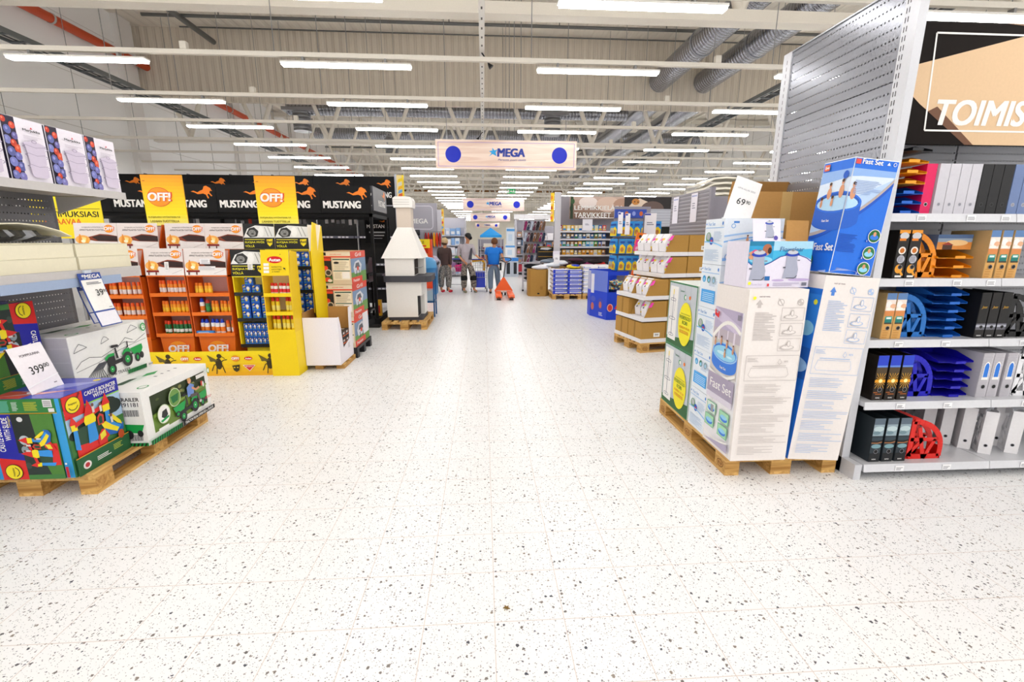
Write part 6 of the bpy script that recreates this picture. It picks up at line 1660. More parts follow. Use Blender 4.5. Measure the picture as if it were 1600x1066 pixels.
m.add(b0 + b1, [(3, 2, 1, 0), (4, 5, 6, 7), (0, 1, 5, 4), (1, 2, 6, 5), (2, 3, 7, 6), (3, 0, 4, 7)], FW); m.build('hood', t)
m = M(); m.poly([(.32, -.24, 1.2), (.33, .2, 1.2), (.29, .1, 1.28), (.29, -.14, 1.28)], mat('2a2624', .8)); m.build('smoke_opening', t)
m = M(); m.box(-.09, -.12, 1.66, .16, .2, 2.0, FB); m.build('chimney', t)
m = M(); m.prism([(-.13, 2.0), (.19, 2.0), (.2, 2.05), (.2, 2.13), (.17, 2.18), (.1, 2.19), (-.1, 2.19), (-.14, 2.16), (-.14, 2.08)], -.15, .23, FW, 'y'); m.build('chimney_cap', t)
m = M()
for z in (2.05, 2.09, 2.13): m.box(-.142, -.152, z, .15, -.15, z + .006, mat('b8b4ae'))
m.build('cap_grooves', t)
# blue barbecue stand beside it
t = thing('barbecue_stand', 'blue metal barbecue stand on thin legs right of fireplace', 'barbecue', (-1.2, 9.75, 0))
BB = mat('1f5f96', .35)
for x in (-.16, .14):
    for y in (-.2, .2):
        m = M(); m.box(x, y, 0, x + .03, y + .03, .82, BB); m.build('leg', t)
m = M(); m.box(-.16, -.2, .3, .17, .23, .33, BB); m.build('lower_shelf', t)
m = M(); m.lathe([(.12, .8), (.2, .86), (.22, .98), (.22, 1.02)], mat('2a74ae', .3), 20, sx=1.0, sy=1.3); m.build('tub', t)
m = M(); m.lathe([(.225, 1.02), (.21, 1.14), (.14, 1.22), (.03, 1.24)], mat('4a94c8', .3), 20, sx=1.0, sy=1.3); m.build('lid', t)
m = M(); m.box(-.14, -.18, .34, .12, .18, .56, mat('bfe0f2', .2, alpha=.75)); m.build('crate', t)
# ================================================================ people
SK = mat('c98d68', .6)
def skin_obj(name, nodes, edges, m, parent, root=0, sub=1):
    """one continuous surface grown over a skeleton: nodes (x, y, z, radius or (rx, ry))"""
    me = bpy.data.meshes.new(name)
    bm = bmesh.new()
    lay = bm.verts.layers.skin.verify()
    vs = []
    for n in nodes:
        v = bm.verts.new(n[:3]); r = n[3]
        v[lay].radius = (r, r) if not isinstance(r, tuple) else r
        v[lay].use_root = len(vs) == root
        vs.append(v)
    for a, b in edges: bm.edges.new((vs[a], vs[b]))
    bm.to_mesh(me); bm.free()
    me.materials.append(m if not isinstance(m, str) else mat(m))
    o = bpy.data.objects.new(name, me); COL.objects.link(o); o.parent = parent
    sk = o.modifiers.new('skin', 'SKIN'); sk.use_smooth_shade = True; sk.branch_smoothing = .4
    sb = o.modifiers.new('subsurf', 'SUBSURF'); sb.levels = sb.render_levels = sub
    return o
def hand_nodes(w, d, s=1.0, thumb=(0, 0, 0.03), side=(1, 0, 0)):
    """palm and five separate fingers from the wrist w along direction d; returns nodes and edges (relative indices)"""
    w, d, side, thumb = Vector(w), Vector(d).normalized(), Vector(side).normalized(), Vector(thumb)
    n, e = [(*w, .024 * s)], []
    n.append((*(w + d * .05 * s), .03 * s)); e.append((0, 1))
    curl = d.cross(side) * -1
    for k, (o, l) in enumerate(((-.027, .06), (-.009, .075), (.009, .08), (.027, .07))):
        b = w + d * .085 * s + side * o * s
        n.append((*b, .0095 * s)); e.append((1, len(n) - 1))
        n.append((*(b + d * l * .5 * s + curl * .008 * s), .009 * s)); e.append((len(n) - 2, len(n) - 1))
        n.append((*(b + d * l * .85 * s + curl * .03 * s), .0075 * s)); e.append((len(n) - 2, len(n) - 1))
    b = w + d * .03 * s + side * .035 * s
    n.append((*b, .012 * s)); e.append((1, len(n) - 1))
    n.append((*(b + d * .03 * s + side * .025 * s + thumb * s), .0095 * s)); e.append((len(n) - 2, len(n) - 1))
    return n, e
def person(label, loc, J, skin, cloth, extra):
    """J: joints; the body is one surface from head to feet, clothes are grown over the same joints"""
    t = thing('person', label, 'person', loc, group=None)
    n = [(*J['pelvis'], .1), (*J['chest'], .075), (*J['neck'], .05), (*J['skull'], .085), (*J['crown'], .07)]
    e = [(0, 1), (1, 2), (2, 3), (3, 4)]
    def chain(start, pts):
        p = start
        for q in pts:
            n.append(q); e.append((p, len(n) - 1)); p = len(n) - 1
        return p
    for s in 'lr':
        chain(1, [(*J['sh_' + s], .04), (*J['el_' + s], .036), (*J['wr_' + s], .028)])
        k = len(n) - 1
        hn, he = hand_nodes(J['wr_' + s], J['hd_' + s], 1.0, side=J.get('hs_' + s, (1, 0, 0)))
        off = len(n) - 0
        n.extend(hn[1:]); e.extend([(k if a == 0 else off + a - 1, k if b == 0 else off + b - 1) for a, b in he])
        chain(0, [(*J['hip_' + s], .085), (*J['kn_' + s], .055), (*J['an_' + s], .038), (*J['toe_' + s], .033)])
    skin_obj('body', n, e, skin, t)
    f = Vector(J['face']).normalized(); up = Vector((0, 0, 1)); rt = f.cross(up).normalized()
    c = Vector(J['skull'])
    def hm(name, fn, mm):
        m = M(); fn(m); return m.build(name, t)
    P = lambda a, b, d: tuple(c + rt * a + up * b + f * d)
    for s in (-1, 1):
        hm('eye', lambda m: m.ball(P(.03 * s, .01, .083), .011, mat('2a2020'), 8, 6), 0)
        hm('ear', lambda m: m.ball(P(.088 * s, -.01, -.005), (.014, .022, .032), skin, 8, 6), 0)
    hm('nose', lambda m: m.cone(P(0, .015, .08), P(0, -.025, .115), .008, .016, skin, 8), 0)
    hm('mouth', lambda m: m.cone(P(-.022, -.05, .085), P(.022, -.05, .085), .006, .006, mat('9a5a4c'), 6), 0)
    # clothes
    top, tro = cloth
    cn = [(*J['pelvis'][:2], J['pelvis'][2] + top['hem'], (top['w'] * 1.02, top['w'] * .82)), (*J['waist'], (top['w'], top['w'] * .8)), (*J['chest'], (top['w'] * 1.02, top['w'] * .86)), (*(Vector(J['neck']) - up * .05), .075)]
    ce = [(0, 1), (1, 2), (2, 3)]
    for s in 'lr':
        cn.append((*J['sh_' + s], .09)); ce.append((2, len(cn) - 1))
        a, b, w_ = Vector(J['sh_' + s]), Vector(J['el_' + s]), Vector(J['wr_' + s])
        fr = top['sleeve']
        if fr <= 1:
            cn.append((*a.lerp(b, fr), .064)); ce.append((len(cn) - 2, len(cn) - 1))
        else:
            cn.append((*b, .056)); ce.append((len(cn) - 2, len(cn) - 1)); cn.append((*b.lerp(w_, fr - 1), .045)); ce.append((len(cn) - 2, len(cn) - 1))
    skin_obj(top['name'], cn, ce, top['mat'], t, 1)
    tn = [(*J['pelvis'], (.165, .135)), (*(Vector(J['pelvis']) + up * .08), (.155, .125))]; te = [(0, 1)]
    for s in 'lr':
        tn.append((*J['hip_' + s], .115)); te.append((0, len(tn) - 1))
        tn.append((*J['kn_' + s], tro['knee'])); te.append((len(tn) - 2, len(tn) - 1))
        k, a = Vector(J['kn_' + s]), Vector(J['an_' + s])
        tn.append((*k.lerp(a, tro['len']), tro['cuff'])); te.append((len(tn) - 2, len(tn) - 1))
    skin_obj('trousers', tn, te, tro['mat'], t)
    for s in 'lr':
        a, b = Vector(J['an_' + s]), Vector(J['toe_' + s])
        skin_obj('shoe', [(a.x, a.y, .045, .05), (*(a.lerp(b, .5)[:2]), .04, .048), (b.x, b.y, .034, .038)], [(0, 1), (1, 2)], tro['shoe'], t)
    extra(t, P, f, rt)
    return t
CAMO = blotch('camouflage_cloth', ((52, 48, 46), (112, 104, 96), (160, 152, 142), (84, 78, 74)), 22)
CAMO2 = blotch('mottled_cloth', ((96, 92, 86), (150, 146, 138), (70, 66, 62), (180, 174, 166)), 24)
# woman seen from behind
def ex1(t, P, f, rt):
    m = M(); m.ball(P(0, .035, -.02), (.1, .105, .11), mat('c9b28a', .8), 14, 10); m.build('hair', t)
    m = M(); m.ball(P(0, -.045, -.045), (.085, .075, .06), mat('4a3626', .8), 12, 8); m.build('hair_nape', t)
person('person in dark brown sweater and mottled trousers seen from behind by trolley', (-1.17, 14.1, 0),
       dict(pelvis=(0, 0, .86), waist=(-.01, 0, 1.0), chest=(0, 0, 1.24), neck=(.01, 0, 1.41), skull=(.02, .02, 1.51), crown=(.02, .01, 1.58), face=(.5, .8, -.15),
            sh_l=(-.17, .02, 1.32), el_l=(-.2, .14, 1.08), wr_l=(-.1, .26, .94), hd_l=(.5, .5, -.4), sh_r=(.15, -.04, 1.32), el_r=(.17, -.08, 1.04), wr_r=(.17, -.02, .81), hd_r=(.05, .1, -1), hs_r=(0, 1, 0),
            hip_l=(-.09, 0, .82), kn_l=(-.12, 0, .46), an_l=(-.14, .0, .08), toe_l=(-.05, .16, .03), hip_r=(.09, 0, .82), kn_r=(.1, .02, .46), an_r=(.08, .0, .08), toe_r=(.2, .12, .03)),
       SK, (dict(name='sweater', mat=mat('4a3a38', .9, grain=.15), w=.2, hem=-.03, sleeve=1.9), dict(mat=CAMO2, knee=.105, cuff=.085, len=.86, shoe=mat('d8203a', .5))), ex1)
# man in cap, hand on a trolley
def ex2(t, P, f, rt):
    m = M(); m.ball(P(0, .045, -.01), (.1, .1, .08), BLACK, 14, 10); m.cone(P(0, .04, .06), P(0, .025, .16), .075, .05, BLACK, 12); m.build('cap', t)
    m = M(); m.face(P(.03, .06, .1), tuple(rt), (0, 0, 1), 0).text('hj', 0, 0, .03, mat('d8d8d8'), .02); m.build('cap_badge', t)
    m = M(); m.prism([(-.05, 0), (.05, 0), (.02, .34), (-.02, .34)], 0, .01, mat('4a4a52', .8), 'y')
    o = m.build('undershirt', t, loc=(.07, -.155, 1.0)); o.rotation_euler = (0, R(8), R(20))
    for x in (-.13, .15):
        m = M(); m.lathe([(.095, 0), (.1, .05), (.095, .14)], mat('141416', .8), 14, sx=1.02, sy=1.02); m.build('knee_patch', t, loc=(x, 0, .38))
person('person in black cap, grey hoodie and camouflage trousers holding a trolley handle', (-.47, 14.0, 0),
       dict(pelvis=(-.04, 0, .9), waist=(-.05, 0, 1.04), chest=(-.05, .0, 1.32), neck=(.0, -.01, 1.52), skull=(.02, -.03, 1.66), crown=(.01, -.01, 1.74), face=(.45, -.75, -.35),
            sh_l=(-.22, .0, 1.44), el_l=(-.3, -.02, 1.14), wr_l=(-.14, -.16, .96), hd_l=(.7, -.1, -.5), hs_l=(0, 0, 1), sh_r=(.13, .0, 1.42), el_r=(.21, -.06, 1.16), wr_r=(.35, -.12, 1.04), hd_r=(1, -.05, -.15), hs_r=(0, 1, .2),
            hip_l=(-.13, 0, .86), kn_l=(-.13, 0, .46), an_l=(-.14, .02, .08), toe_l=(-.06, -.14, .03), hip_r=(.06, 0, .86), kn_r=(.15, .0, .48), an_r=(.17, .04, .09), toe_r=(.26, -.06, .04)),
       SK, (dict(name='hoodie', mat=mat('b4adb4', .9, grain=.1), w=.205, hem=-.02, sleeve=1.25), dict(mat=CAMO, knee=.1, cuff=.095, len=.9, shoe=mat('8a8a70', .7))), ex2)
# worker with the pallet truck, from behind
def ex3(t, P, f, rt):
    m = M(); m.ball(P(0, .03, -.02), (.1, .105, .105), mat('6a4326', .8), 14, 10); m.build('hair', t)
    m = M(); m.box(.17, -.1, .7, .23, -.02, .92, BLACK); m.build('belt_pouch', t)
person('person in bright blue polo shirt and jeans walking away with pallet truck', (.3, 13.75, 0),
       dict(pelvis=(0, 0, .86), waist=(-.0, 0, 1.0), chest=(-.01, .03, 1.24), neck=(.02, .05, 1.42), skull=(.03, .07, 1.51), crown=(.03, .06, 1.57), face=(.1, 1, -.15),
            sh_l=(-.19, .03, 1.33), el_l=(-.23, .1, 1.08), wr_l=(-.18, .2, .9), hd_l=(.1, .4, -.9), sh_r=(.18, .03, 1.33), el_r=(.25, -.06, 1.12), wr_r=(.32, -.2, .97), hd_r=(.25, -.9, -.25), hs_r=(1, .2, 0),
            hip_l=(-.09, 0, .82), kn_l=(-.1, .03, .46), an_l=(-.1, -.05, .09), toe_l=(-.11, .1, .03), hip_r=(.09, 0, .82), kn_r=(.12, .12, .48), an_r=(.16, .26, .09), toe_r=(.17, .42, .04)),
       SK, (dict(name='polo_shirt', mat=mat('1a78d8', .8), w=.2, hem=.02, sleeve=.75), dict(mat=mat('6f8298', .85, grain=.2), knee=.088, cuff=.072, len=.92, shoe=mat('2a2a2c', .6))), ex3)
# ---------------------------------------------------------------- pallet truck
t = thing('pallet_truck', 'orange hand pallet truck standing in the middle of the aisle', 'pallet truck', (.57, 12.1, 0))
OR = mat('f0601c', .45)
for s in (-1, 1):
    m = M(); m.prism([(0, .07), (.12, .05), (1.15, .05), (1.15, .14), (.1, .14), (0, .1)], s * .17 - .08, s * .17 + .08, OR, 'x'); m.build('fork', t)
    m = M(); m.cone((s * .17 - .05, .12, .04), (s * .17 + .05, .12, .04), .04, .04, mat('4a4644', .6), 14); m.build('load_wheel', t)
    m = M(); m.box(s * .17 - .04, -.004, .085, s * .17 + .04, .0, .1, mat('2a2420')); m.build('fork_slot', t)
    m = M(); m.cone((s * .05 - .025, 1.2, .09), (s * .05 + .025, 1.2, .09), .09, .09, mat('2c2a2a', .6), 16); m.build('steer_wheel', t)
m = M(); m.add([(-.27, 1.1, .14), (.27, 1.1, .14), (.03, 1.14, .52), (-.03, 1.14, .52), (-.2, 1.22, .14), (.2, 1.22, .14), (.03, 1.2, .52), (-.03, 1.2, .52)], [(0, 1, 2, 3), (5, 4, 7, 6), (1, 5, 6, 2), (4, 0, 3, 7), (3, 2, 6, 7), (0, 4, 5, 1)], OR); m.build('head_frame', t)
m = M(); m.box(-.22, 1.05, .1, .22, 1.1, .15, mat('d8cfc8', .5)); m.build('cross_tie', t)
m = M(); m.cone((0, 1.17, .5), (.07, 1.3, .95), .02, .02, mat('5a5a5e', .4, .4), 10); m.build('tiller_shaft', t)
m = M(); m.tube([(.07, 1.3, .94), (-.03, 1.31, .98), (-.1, 1.32, 1.03), (-.06, 1.33, 1.07), (.07, 1.34, 1.08), (.2, 1.33, 1.07), (.24, 1.32, 1.03), (.17, 1.31, .98), (.07, 1.3, .94)], .012, mat('3a3a3e', .5), 8); m.build('tiller_loop', t)
# ---------------------------------------------------------------- shopping trolleys
def trolley(x, y, label, seat):
    t = thing('shopping_trolley', label, 'shopping trolley', (x, y, 0), group='shopping trolleys')
    WR = mat('b4b6ba', .3, .8)
    m = M()
    for z in (.45, .6, .75, .9):
        q = .02 + (z - .45) * .1
        m.tube([(-.22 - q, -.35 - q, z), (.22 + q, -.35 - q, z), (.22 + q, .45 + q, z), (-.22 - q, .45 + q, z), (-.22 - q, -.35 - q, z)], .006, WR, 5)
    for i in range(8):
        a = -.24 + .48 * i / 7
        m.tube([(a, -.4, .45), (a, -.42, .9)], .004, WR, 4); m.tube([(a, .48, .45), (a, .5, .9)], .004, WR, 4); m.tube([(a, -.36, .46), (a, .46, .46)], .004, WR, 4)
    for i in range(10):
        b = -.35 + .8 * i / 9
        for s in (-1, 1): m.tube([(s * .24, b, .45), (s * .28, b, .9)], .004, WR, 4)
    m.build('basket', t)
    m = M(); m.tube([(-.25, -.4, .9), (-.26, -.5, 1.0)], .012, WR, 6); m.tube([(.25, -.4, .9), (.26, -.5, 1.0)], .012, WR, 6)
    for s in (-1, 1): m.tube([(s * .24, -.42, .9), (s * .24, -.38, .12), (s * .2, .5, .12)], .012, WR, 6)
    m.tube([(-.2, .5, .12), (.2, .5, .12)], .012, WR, 6); m.build('chassis', t)
    m = M(); m.cone((-.3, -.5, 1.0), (.3, -.5, 1.0), .018, .018, mat('1c3aa8', .4), 10); m.build('handle_bar', t)
    for a, b in ((-.24, -.38), (.24, -.38), (-.2, .5), (.2, .5)):
        m = M(); m.cone((a - .015, b, .06), (a + .015, b, .06), .06, .06, mat('3a3a40', .5), 14); m.build('wheel', t)
    if seat:
        m = M(); m.prism([(-.35, .14), (.1, .14), (.12, .3), (-.1, .42), (-.12, .62), (-.3, .62)], -.19, .19, mat('1c3ad0', .35), 'x'); m.build('child_seat', t)
        m = M(); m.tube([(-.2, -.36, .95), (.1, -.4, .98), (.17, -.36, .9), (.16, -.3, .66)], .035, mat('f2b41c', .4), 8); m.build('yellow_bar', t)
    return t
trolley(-.15, 14.55, 'shopping trolley with blue child seat and yellow bar beside the capped man', True)
trolley(-.92, 14.9, 'loaded shopping trolley between the two customers', False)
SOFT = [('f2e8ee', 'white'), ('e83a8a', 'pink'), ('b48ac0', 'lilac'), ('3a3a44', 'dark grey'), ('f08a1c', 'orange'), ('e4d4dc', 'pale pink'), ('8a8694', 'grey'), ('4a7a3a', 'green')]
for i, (c, n) in enumerate(SOFT):
    m = M(); r = random.Random(i); m.ball((0, 0, 0), (.16, .14, .12), mat(c, .9), 10, 7); m.ball((.09, -.05, .06), (.08, .08, .08), mat(c, .9), 8, 6)
    m.build('soft_toy', None, '%s soft toy heaped in the trolley between the customers' % n, 'soft toy', 'soft toys', loc=(-1.03 + .2 * (i % 2) + .03 * (i % 3), 14.68 + .14 * (i // 2), .6 + .1 * (i % 4) + .08 * (i // 4)))
# ================================================================ cat litter pallet on the right
ca, sa = math.cos(R(11.5)), math.sin(R(11.5))
LX, LY = 2.237, 6.245
def lp(a, b): return (LX + a * ca - b * sa, LY + a * sa + b * ca)
pallet(*lp(1.2, 0), 'wooden pallet under the brown cat litter cartons', R(101.5))
CT = mat('b68a42', .8, grain=.1)
lit = bag0 = shut = None
TIER = ('bottom', 'second', 'third', 'fourth', 'top')
for k, z in enumerate((.1455, .4555, .7655, 1.0755, 1.3755)):
    h = .295 if k < 3 else .285
    for c in range(3):
        for r in range(2):
            if k > 2 and c == 0: continue
            a, b = .005 + .4 * c - (.13 if k > 2 else 0), .01 + .395 * r
            lab = 'brown cat litter carton, %s tier, %s column, %s row' % (TIER[k], ('aisle side', 'middle', 'inner')[c], ('front', 'rear')[r])
            x, y = lp(a, b)
            closed = k == 0 or c == 2 or (k < 3 and c == 1) or (k == 1 and r == 1)
            if closed:
                if shut is None:
                    shut = thing('display_carton', lab, 'carton', (x, y, z), R(11.5), 'cat litter cartons')
                    m = M(); m.box(0, 0, .05, .385, .38, .29, CT); m.box(-.0005, .17, .05, 0, .21, .29, mat('9a7434', .8)); m.build('box_body', shut)
                    m = M(); m.box(-.008, -.008, 0, .388, .383, .055, mat('eceaec', .5)); m.build('white_tray', shut)
                    if k == 0:
                        m = M(); m.box(.2, -.0015, .08, .3, 0, .14, WHITE); m.face((.2, -.0016, .08), (1, 0, 0), (0, 0, 1)).rects([(.02 + .006 * q, .02, .023 + .006 * q, .045) for q in range(10)], BLACK)
                        m.build('address_label', shut)
                else: dup(shut, (x, y, z), R(11.5), lab)
            elif lit is None:
                lit = thing('display_carton', lab, 'carton', (x, y, z), R(11.5), 'cat litter cartons')
                w, d = .385, .38
                m = M(); m.prism([(.0, .05), (w, .05), (w, .285), (.13, .285), (.03, .05)], 0.0, .006, CT, 'y'); m.build('side_panel', lit)
                m = M(); m.prism([(.0, .05), (w, .05), (w, .285), (.13, .285), (.03, .05)], d - .006, d, CT, 'y'); m.build('side_panel', lit)
                m = M(); m.box(w - .006, .006, .05, w, d - .006, .285, CT); m.build('back_panel', lit)
                m = M(); m.box(.13, .006, .279, w - .006, d - .006, .285, mat('c9a05c', .8)); m.build('top_panel', lit)
                m = M(); m.box(-.008, -.008, 0, w + .003, d + .003, .055, mat('eceaec', .5)); m.build('white_tray', lit)
            else:
                o = dup(lit, (x, y, z), R(11.5), lab)
            if not closed:
              for g in range(2):
                xx, yy = lp(a + (.07 if k > 2 else .115), b + .1 + .18 * g)
                lb = 'white and pink cat litter bag, %s tier, %s carton, %s one' % (TIER[k], ('front', 'rear')[r], ('near', 'far')[g])
                if bag0 is None:
                    m = M(); w2, d2, h2 = .1, .16, .25
                    m.add([(-.03, -d2 / 2, 0), (.07, -d2 / 2, 0), (.07, d2 / 2, 0), (-.03, d2 / 2, 0), (-.045, -d2 * .52, .12), (.075, -d2 * .52, .12), (.075, d2 * .52, .12), (-.045, d2 * .52, .12), (.04, -d2 * .46, h2), (.06, -d2 * .46, h2), (.06, d2 * .46, h2), (.04, d2 * .46, h2)],
                          [(3, 2, 1, 0), (0, 1, 5, 4), (1, 2, 6, 5), (2, 3, 7, 6), (3, 0, 4, 7), (4, 5, 9, 8), (5, 6, 10, 9), (6, 7, 11, 10), (7, 4, 8, 11), (8, 9, 10, 11)], mat('f4f1f4', .4))
                    f = m.face((-.045, d2 * .5, .12), (0, -1, 0), (.085, 0, .12), .003)
                    f.poly([(.19, .03), (.28, .05), (.26, .13), (.2, .12)], mat('e83ab0')).ell(.07, .06, .03, .02, mat('f2d21c'), 10).poly([(.05, .0), (.09, .0), (.07, .04)], mat('3a3a44'))
                    f = m.face((-.04, -d2 * .51, .02), (1, 0, 0), (0, -.02, 1), .008); f.rect(.01, .02, .06, .05, mat('f2d21c')).rect(.02, .07, .08, .09, mat('e83ab0'))
                    bag0 = m.build('cat_litter_bag', None, lb, 'bag', 'cat litter bags', loc=(xx, yy, z + .06), rz=R(11.5)); ob = bag0
                else:
                    ob = part_copy(bag0, (xx, yy, z + .06)); ob['label'] = lb
                ob.scale = (.9, .85, .95) if k < 3 else (1, 1, .98)
# ---------------------------------------------------------------- slatted end panel with price sheets
t = thing('shelving_unit', 'grey slatted end panel with two white sheets behind litter cartons', 'shelving unit', (3.2, 6.5, 0))
SLAT = ribbed('slat_sheet', (138, 134, 142), 2, .055, .3, .4, c2=(98, 94, 102), mixw=.07)
m = M(); m.box(-.02, 0, .1, 0, 1.34, 2.3, SLAT); m.build('slat_panel', t)
m = M(); m.box(-.03, -.06, 0, .03, 0, 2.32, mat('8a8690', .4)); m.build('upright', t)
m = M(); m.box(0, 0, .1, .6, .02, 2.2, mat('8c8892', .5)); m.build('back_panel', t)
for y in (.35, 1.02):
    m = M(); m.box(-.03, y, 1.86, -.024, y + .21, 2.28, mat('ebe8f4', .4)); f = m.bface('-x', -.03, y, 1.86, -.024, y + .21, 2.28); f.lines(.05, .2, .16, .3, 3, mat('8a8aa0'), .4, .3).rect(.02, .37, .19, .39, mat('a9b0d8')); m.build('price_sheet', t)
# stack of white loungers
for i in range(7):
    m = M(); WS = mat('ece6d6', .4)
    prof = [(-.45, .0), (-.36, .02), (-.2, .1), (.0, .12), (.22, .11), (.4, .04), (.48, .02)]
    pts = [(x, z) for x, z in prof] + [(x, z - .03) for x, z in reversed(prof)]
    m.prism(list(reversed(pts)), -.25, .25, WS, 'y')
    if i == 6: m.prism([(-.19, .105), (.2, .115), (.2, .135), (-.17, .125)], -.22, .22, mat('3c4048', .6), 'y')
    m.build('garden_lounger', None, 'white moulded lounger in a tall stack, %s' % ('lowest visible' if i == 0 else 'topmost with dark pad' if i == 6 else '%s from the bottom' % ORD[i]), 'lounger', 'stacked loungers', loc=(4.05, 8.0, 2.0 + .085 * i))
m = M(); m.box(0, 0, 0, .9, .5, 1.965, CARD); m.build('storage_carton', None, 'tall brown carton carrying the stacked white loungers', 'carton', loc=(3.6, 7.75, 0))
# ---------------------------------------------------------------- blue snack bin
t = thing('dump_bin', 'bright blue cardboard dump bin full of dog snacks', 'dump bin', (2.27, 9.0, 0))
BL1, BL2 = mat('1440d0', .45), mat('6a7fd8', .45)
m = M(); m.prism([(.2, 0), (.62, 0), (.62, .8), (0, .85), (0, .6)], 0, .56, BL1); m.build('lower_body', t)
m = M(); m.box(.2, 0, .56, .23, .02, .98, BL1); m.box(.59, 0, .56, .62, .02, .98, BL1); m.box(.23, 0, .9, .59, .02, .98, BL1); m.build('window_frame', t)
m = M(); m.prism([(0, .6), (.2, 0), (.2, .012), (.01, .6)], .56, .98, BL2); m.prism([(0, .6), (.01, .6), (.01, .85), (0, .85)], .56, .96, mat('b8bcd8', .45))
f = m.face((0, .6, 0), (.2, -.6, 0), (0, 0, 1)); f.rect(.02, .5, .14, .9, mat('e8e6f0')).ell(.12, .38, .09, .06, mat('4a5ac8')).ell(.4, .3, .1, .12, mat('3a4ac0')).ell(.4, .28, .05, .07, mat('c86a5a')).ell(.1, .22, .06, .08, mat('c86a5a')).lines(.35, .06, .5, .14, 3, WHITE, .4, .3)
m.build('side_panel', t)
m = M(); f = m.face((.2, 0, 0), (1, 0, 0), (0, 0, 1), .002); f.text('HAU', .22, .34, .09, mat('f4b81c'), .03, .1).poly([(.16, .22), (.4, .26), (.4, .32), (.2, .3)], mat('e0281c')).text('Hau', .24, .25, .04, WHITE, .02).ell(.07, .25, .06, .08, mat('e8b49a')).ell(.07, .25, .045, .065, mat('c83a3a')); m.build('lettering', t)
m = M(); m.box(.01, .82, .56, .62, .85, .98, BL1); m.build('back_panel', t)
MIXP = [blotch('snack_pack_%d' % i, c, 26, .35, True) for i, c in enumerate((((30, 60, 90), (220, 210, 200), (240, 200, 60), (60, 130, 160)), ((20, 70, 110), (90, 160, 180), (240, 240, 230), (190, 90, 40)), ((60, 60, 50), (230, 220, 120), (70, 140, 170), (20, 40, 80))))]
rnd = random.Random(11)
for i in range(24):
    m = M(); m.ball((0, 0, 0), (.1, .07, .03), MIXP[i % 3], 8, 6)
    o = m.build('snack_pack', None, 'glossy snack pack heaped in the blue bin', 'pack', 'snack packs in the blue bin', loc=(2.56 + .09 * (i % 4) + rnd.uniform(-.02, .02), 9.12 + .13 * (i // 4 % 3), .6 + .1 * (i // 12) + rnd.uniform(0, .06)), rz=rnd.uniform(0, 3))
    o.rotation_euler[0] = rnd.uniform(-.6, .6)
# ---------------------------------------------------------------- stand of hanging blue packs
t = thing('display_stand', 'tiered hook stand of blue and yellow snack bags with blue header', 'display stand', (3.05, 9.9, 0))
m = M(); m.box(-.2, .2, 0, .6, .23, 2.3, mat('8d8994', .4)); m.build('back_panel', t)
m = M(); m.box(-.2, .17, 2.06, .5, .2, 2.24, mat('2f4aa8', .4)); f = m.bface('-y', -.2, .17, 2.06, .5, .2, 2.24)
for i in range(4): f.ell(.1 + .16 * i, .09, .04, .05, mat('c8642c' if i % 2 else '8a9ad8'), 10)
m.build('header_board', t)
m = M(); m.box(-.25, .0, 0, .6, .2, .12, mat('5a5860', .5)); m.build('base', t)
hst = t
for z in (1.98, 1.62, 1.27):
    for a in range(5):
        m = M(); m.tube([(-.12 + .16 * a, .2, z), (-.12 + .16 * a, -.28, z + .01)], .005, BLACK, 5); m.build('hook', t)
hp = None
for k, z in enumerate((1.98, 1.62, 1.27)):
    for j in range(9):
        side = j >= 6
        p = (2.93 + .145 * j, 9.66 - .02 * (j % 2), z - .005) if not side else (2.80, 9.74 + .11 * (j - 6), z - .005)
        l = 'blue and yellow snack bag, hook stand %s tier, %s' % (('top', 'middle', 'lowest')[k], '%s on the front' % ORD[j] if not side else '%s on the left side' % ORD[j - 6])
        if hp is None:
            m = M()
            m.add([(-.07, -.004, 0), (.07, -.004, 0), (.07, .004, 0), (-.07, .004, 0), (-.075, -.03, -.16), (.075, -.03, -.16), (.075, .03, -.16), (-.075, .03, -.16), (-.07, -.02, -.31), (.07, -.02, -.31), (.07, .02, -.31), (-.07, .02, -.31)],
                  [(0, 1, 2, 3), (4, 5, 1, 0), (5, 6, 2, 1), (6, 7, 3, 2), (7, 4, 0, 3), (8, 9, 5, 4), (9, 10, 6, 5), (10, 11, 7, 6), (11, 8, 4, 7), (11, 10, 9, 8)], mat('1c8ed8', .35))
            f = m.face((-.073, -.03, -.31), (1, 0, 0), (0, .0, 1), .004); f.poly([(.01, .01), (.13, .01), (.14, .14), (.08, .2), (.03, .17)], mat('f2d21c')).ell(.07, .09, .035, .05, mat('c8843c'), 10).rect(.03, .22, .12, .26, mat('1450a8'))
            hp = m.build('snack_bag', None, l, 'bag', 'hanging snack bags', loc=p)
        else:
            o = part_copy(hp, p); o['label'] = l; o.rotation_euler = (0, 0, (rnd.uniform(-.5, -.2) if not side else -1.2))
for p, l, h in (((2.45, 9.45, 1.72), 'white price sheet clipped to hook stand, left one', .42), ((2.60, 9.45, 1.70), 'white price sheet clipped to hook stand, middle one', .42), ((2.95, 9.3, 1.7), 'white price sheet hanging at the right of hook stand', .42)):
    m = M(); w = .1 if h and p[0] < 2.8 else .24
    m.box(0, 0, 0, w, .005, h, mat('f4f2fa', .4)); m.bface('-y', 0, 0, 0, w, .005, h).lines(w * .2, h * .45, w * .8, h * .62, 2, mat('8a8aa0'), .5, .3).rect(0, h * .9, w * .5, h * .98, mat('3a4aa8')); m.build('price_sheet', hst, loc=(p[0] - 2.75, p[1] - 9.9, p[2]))
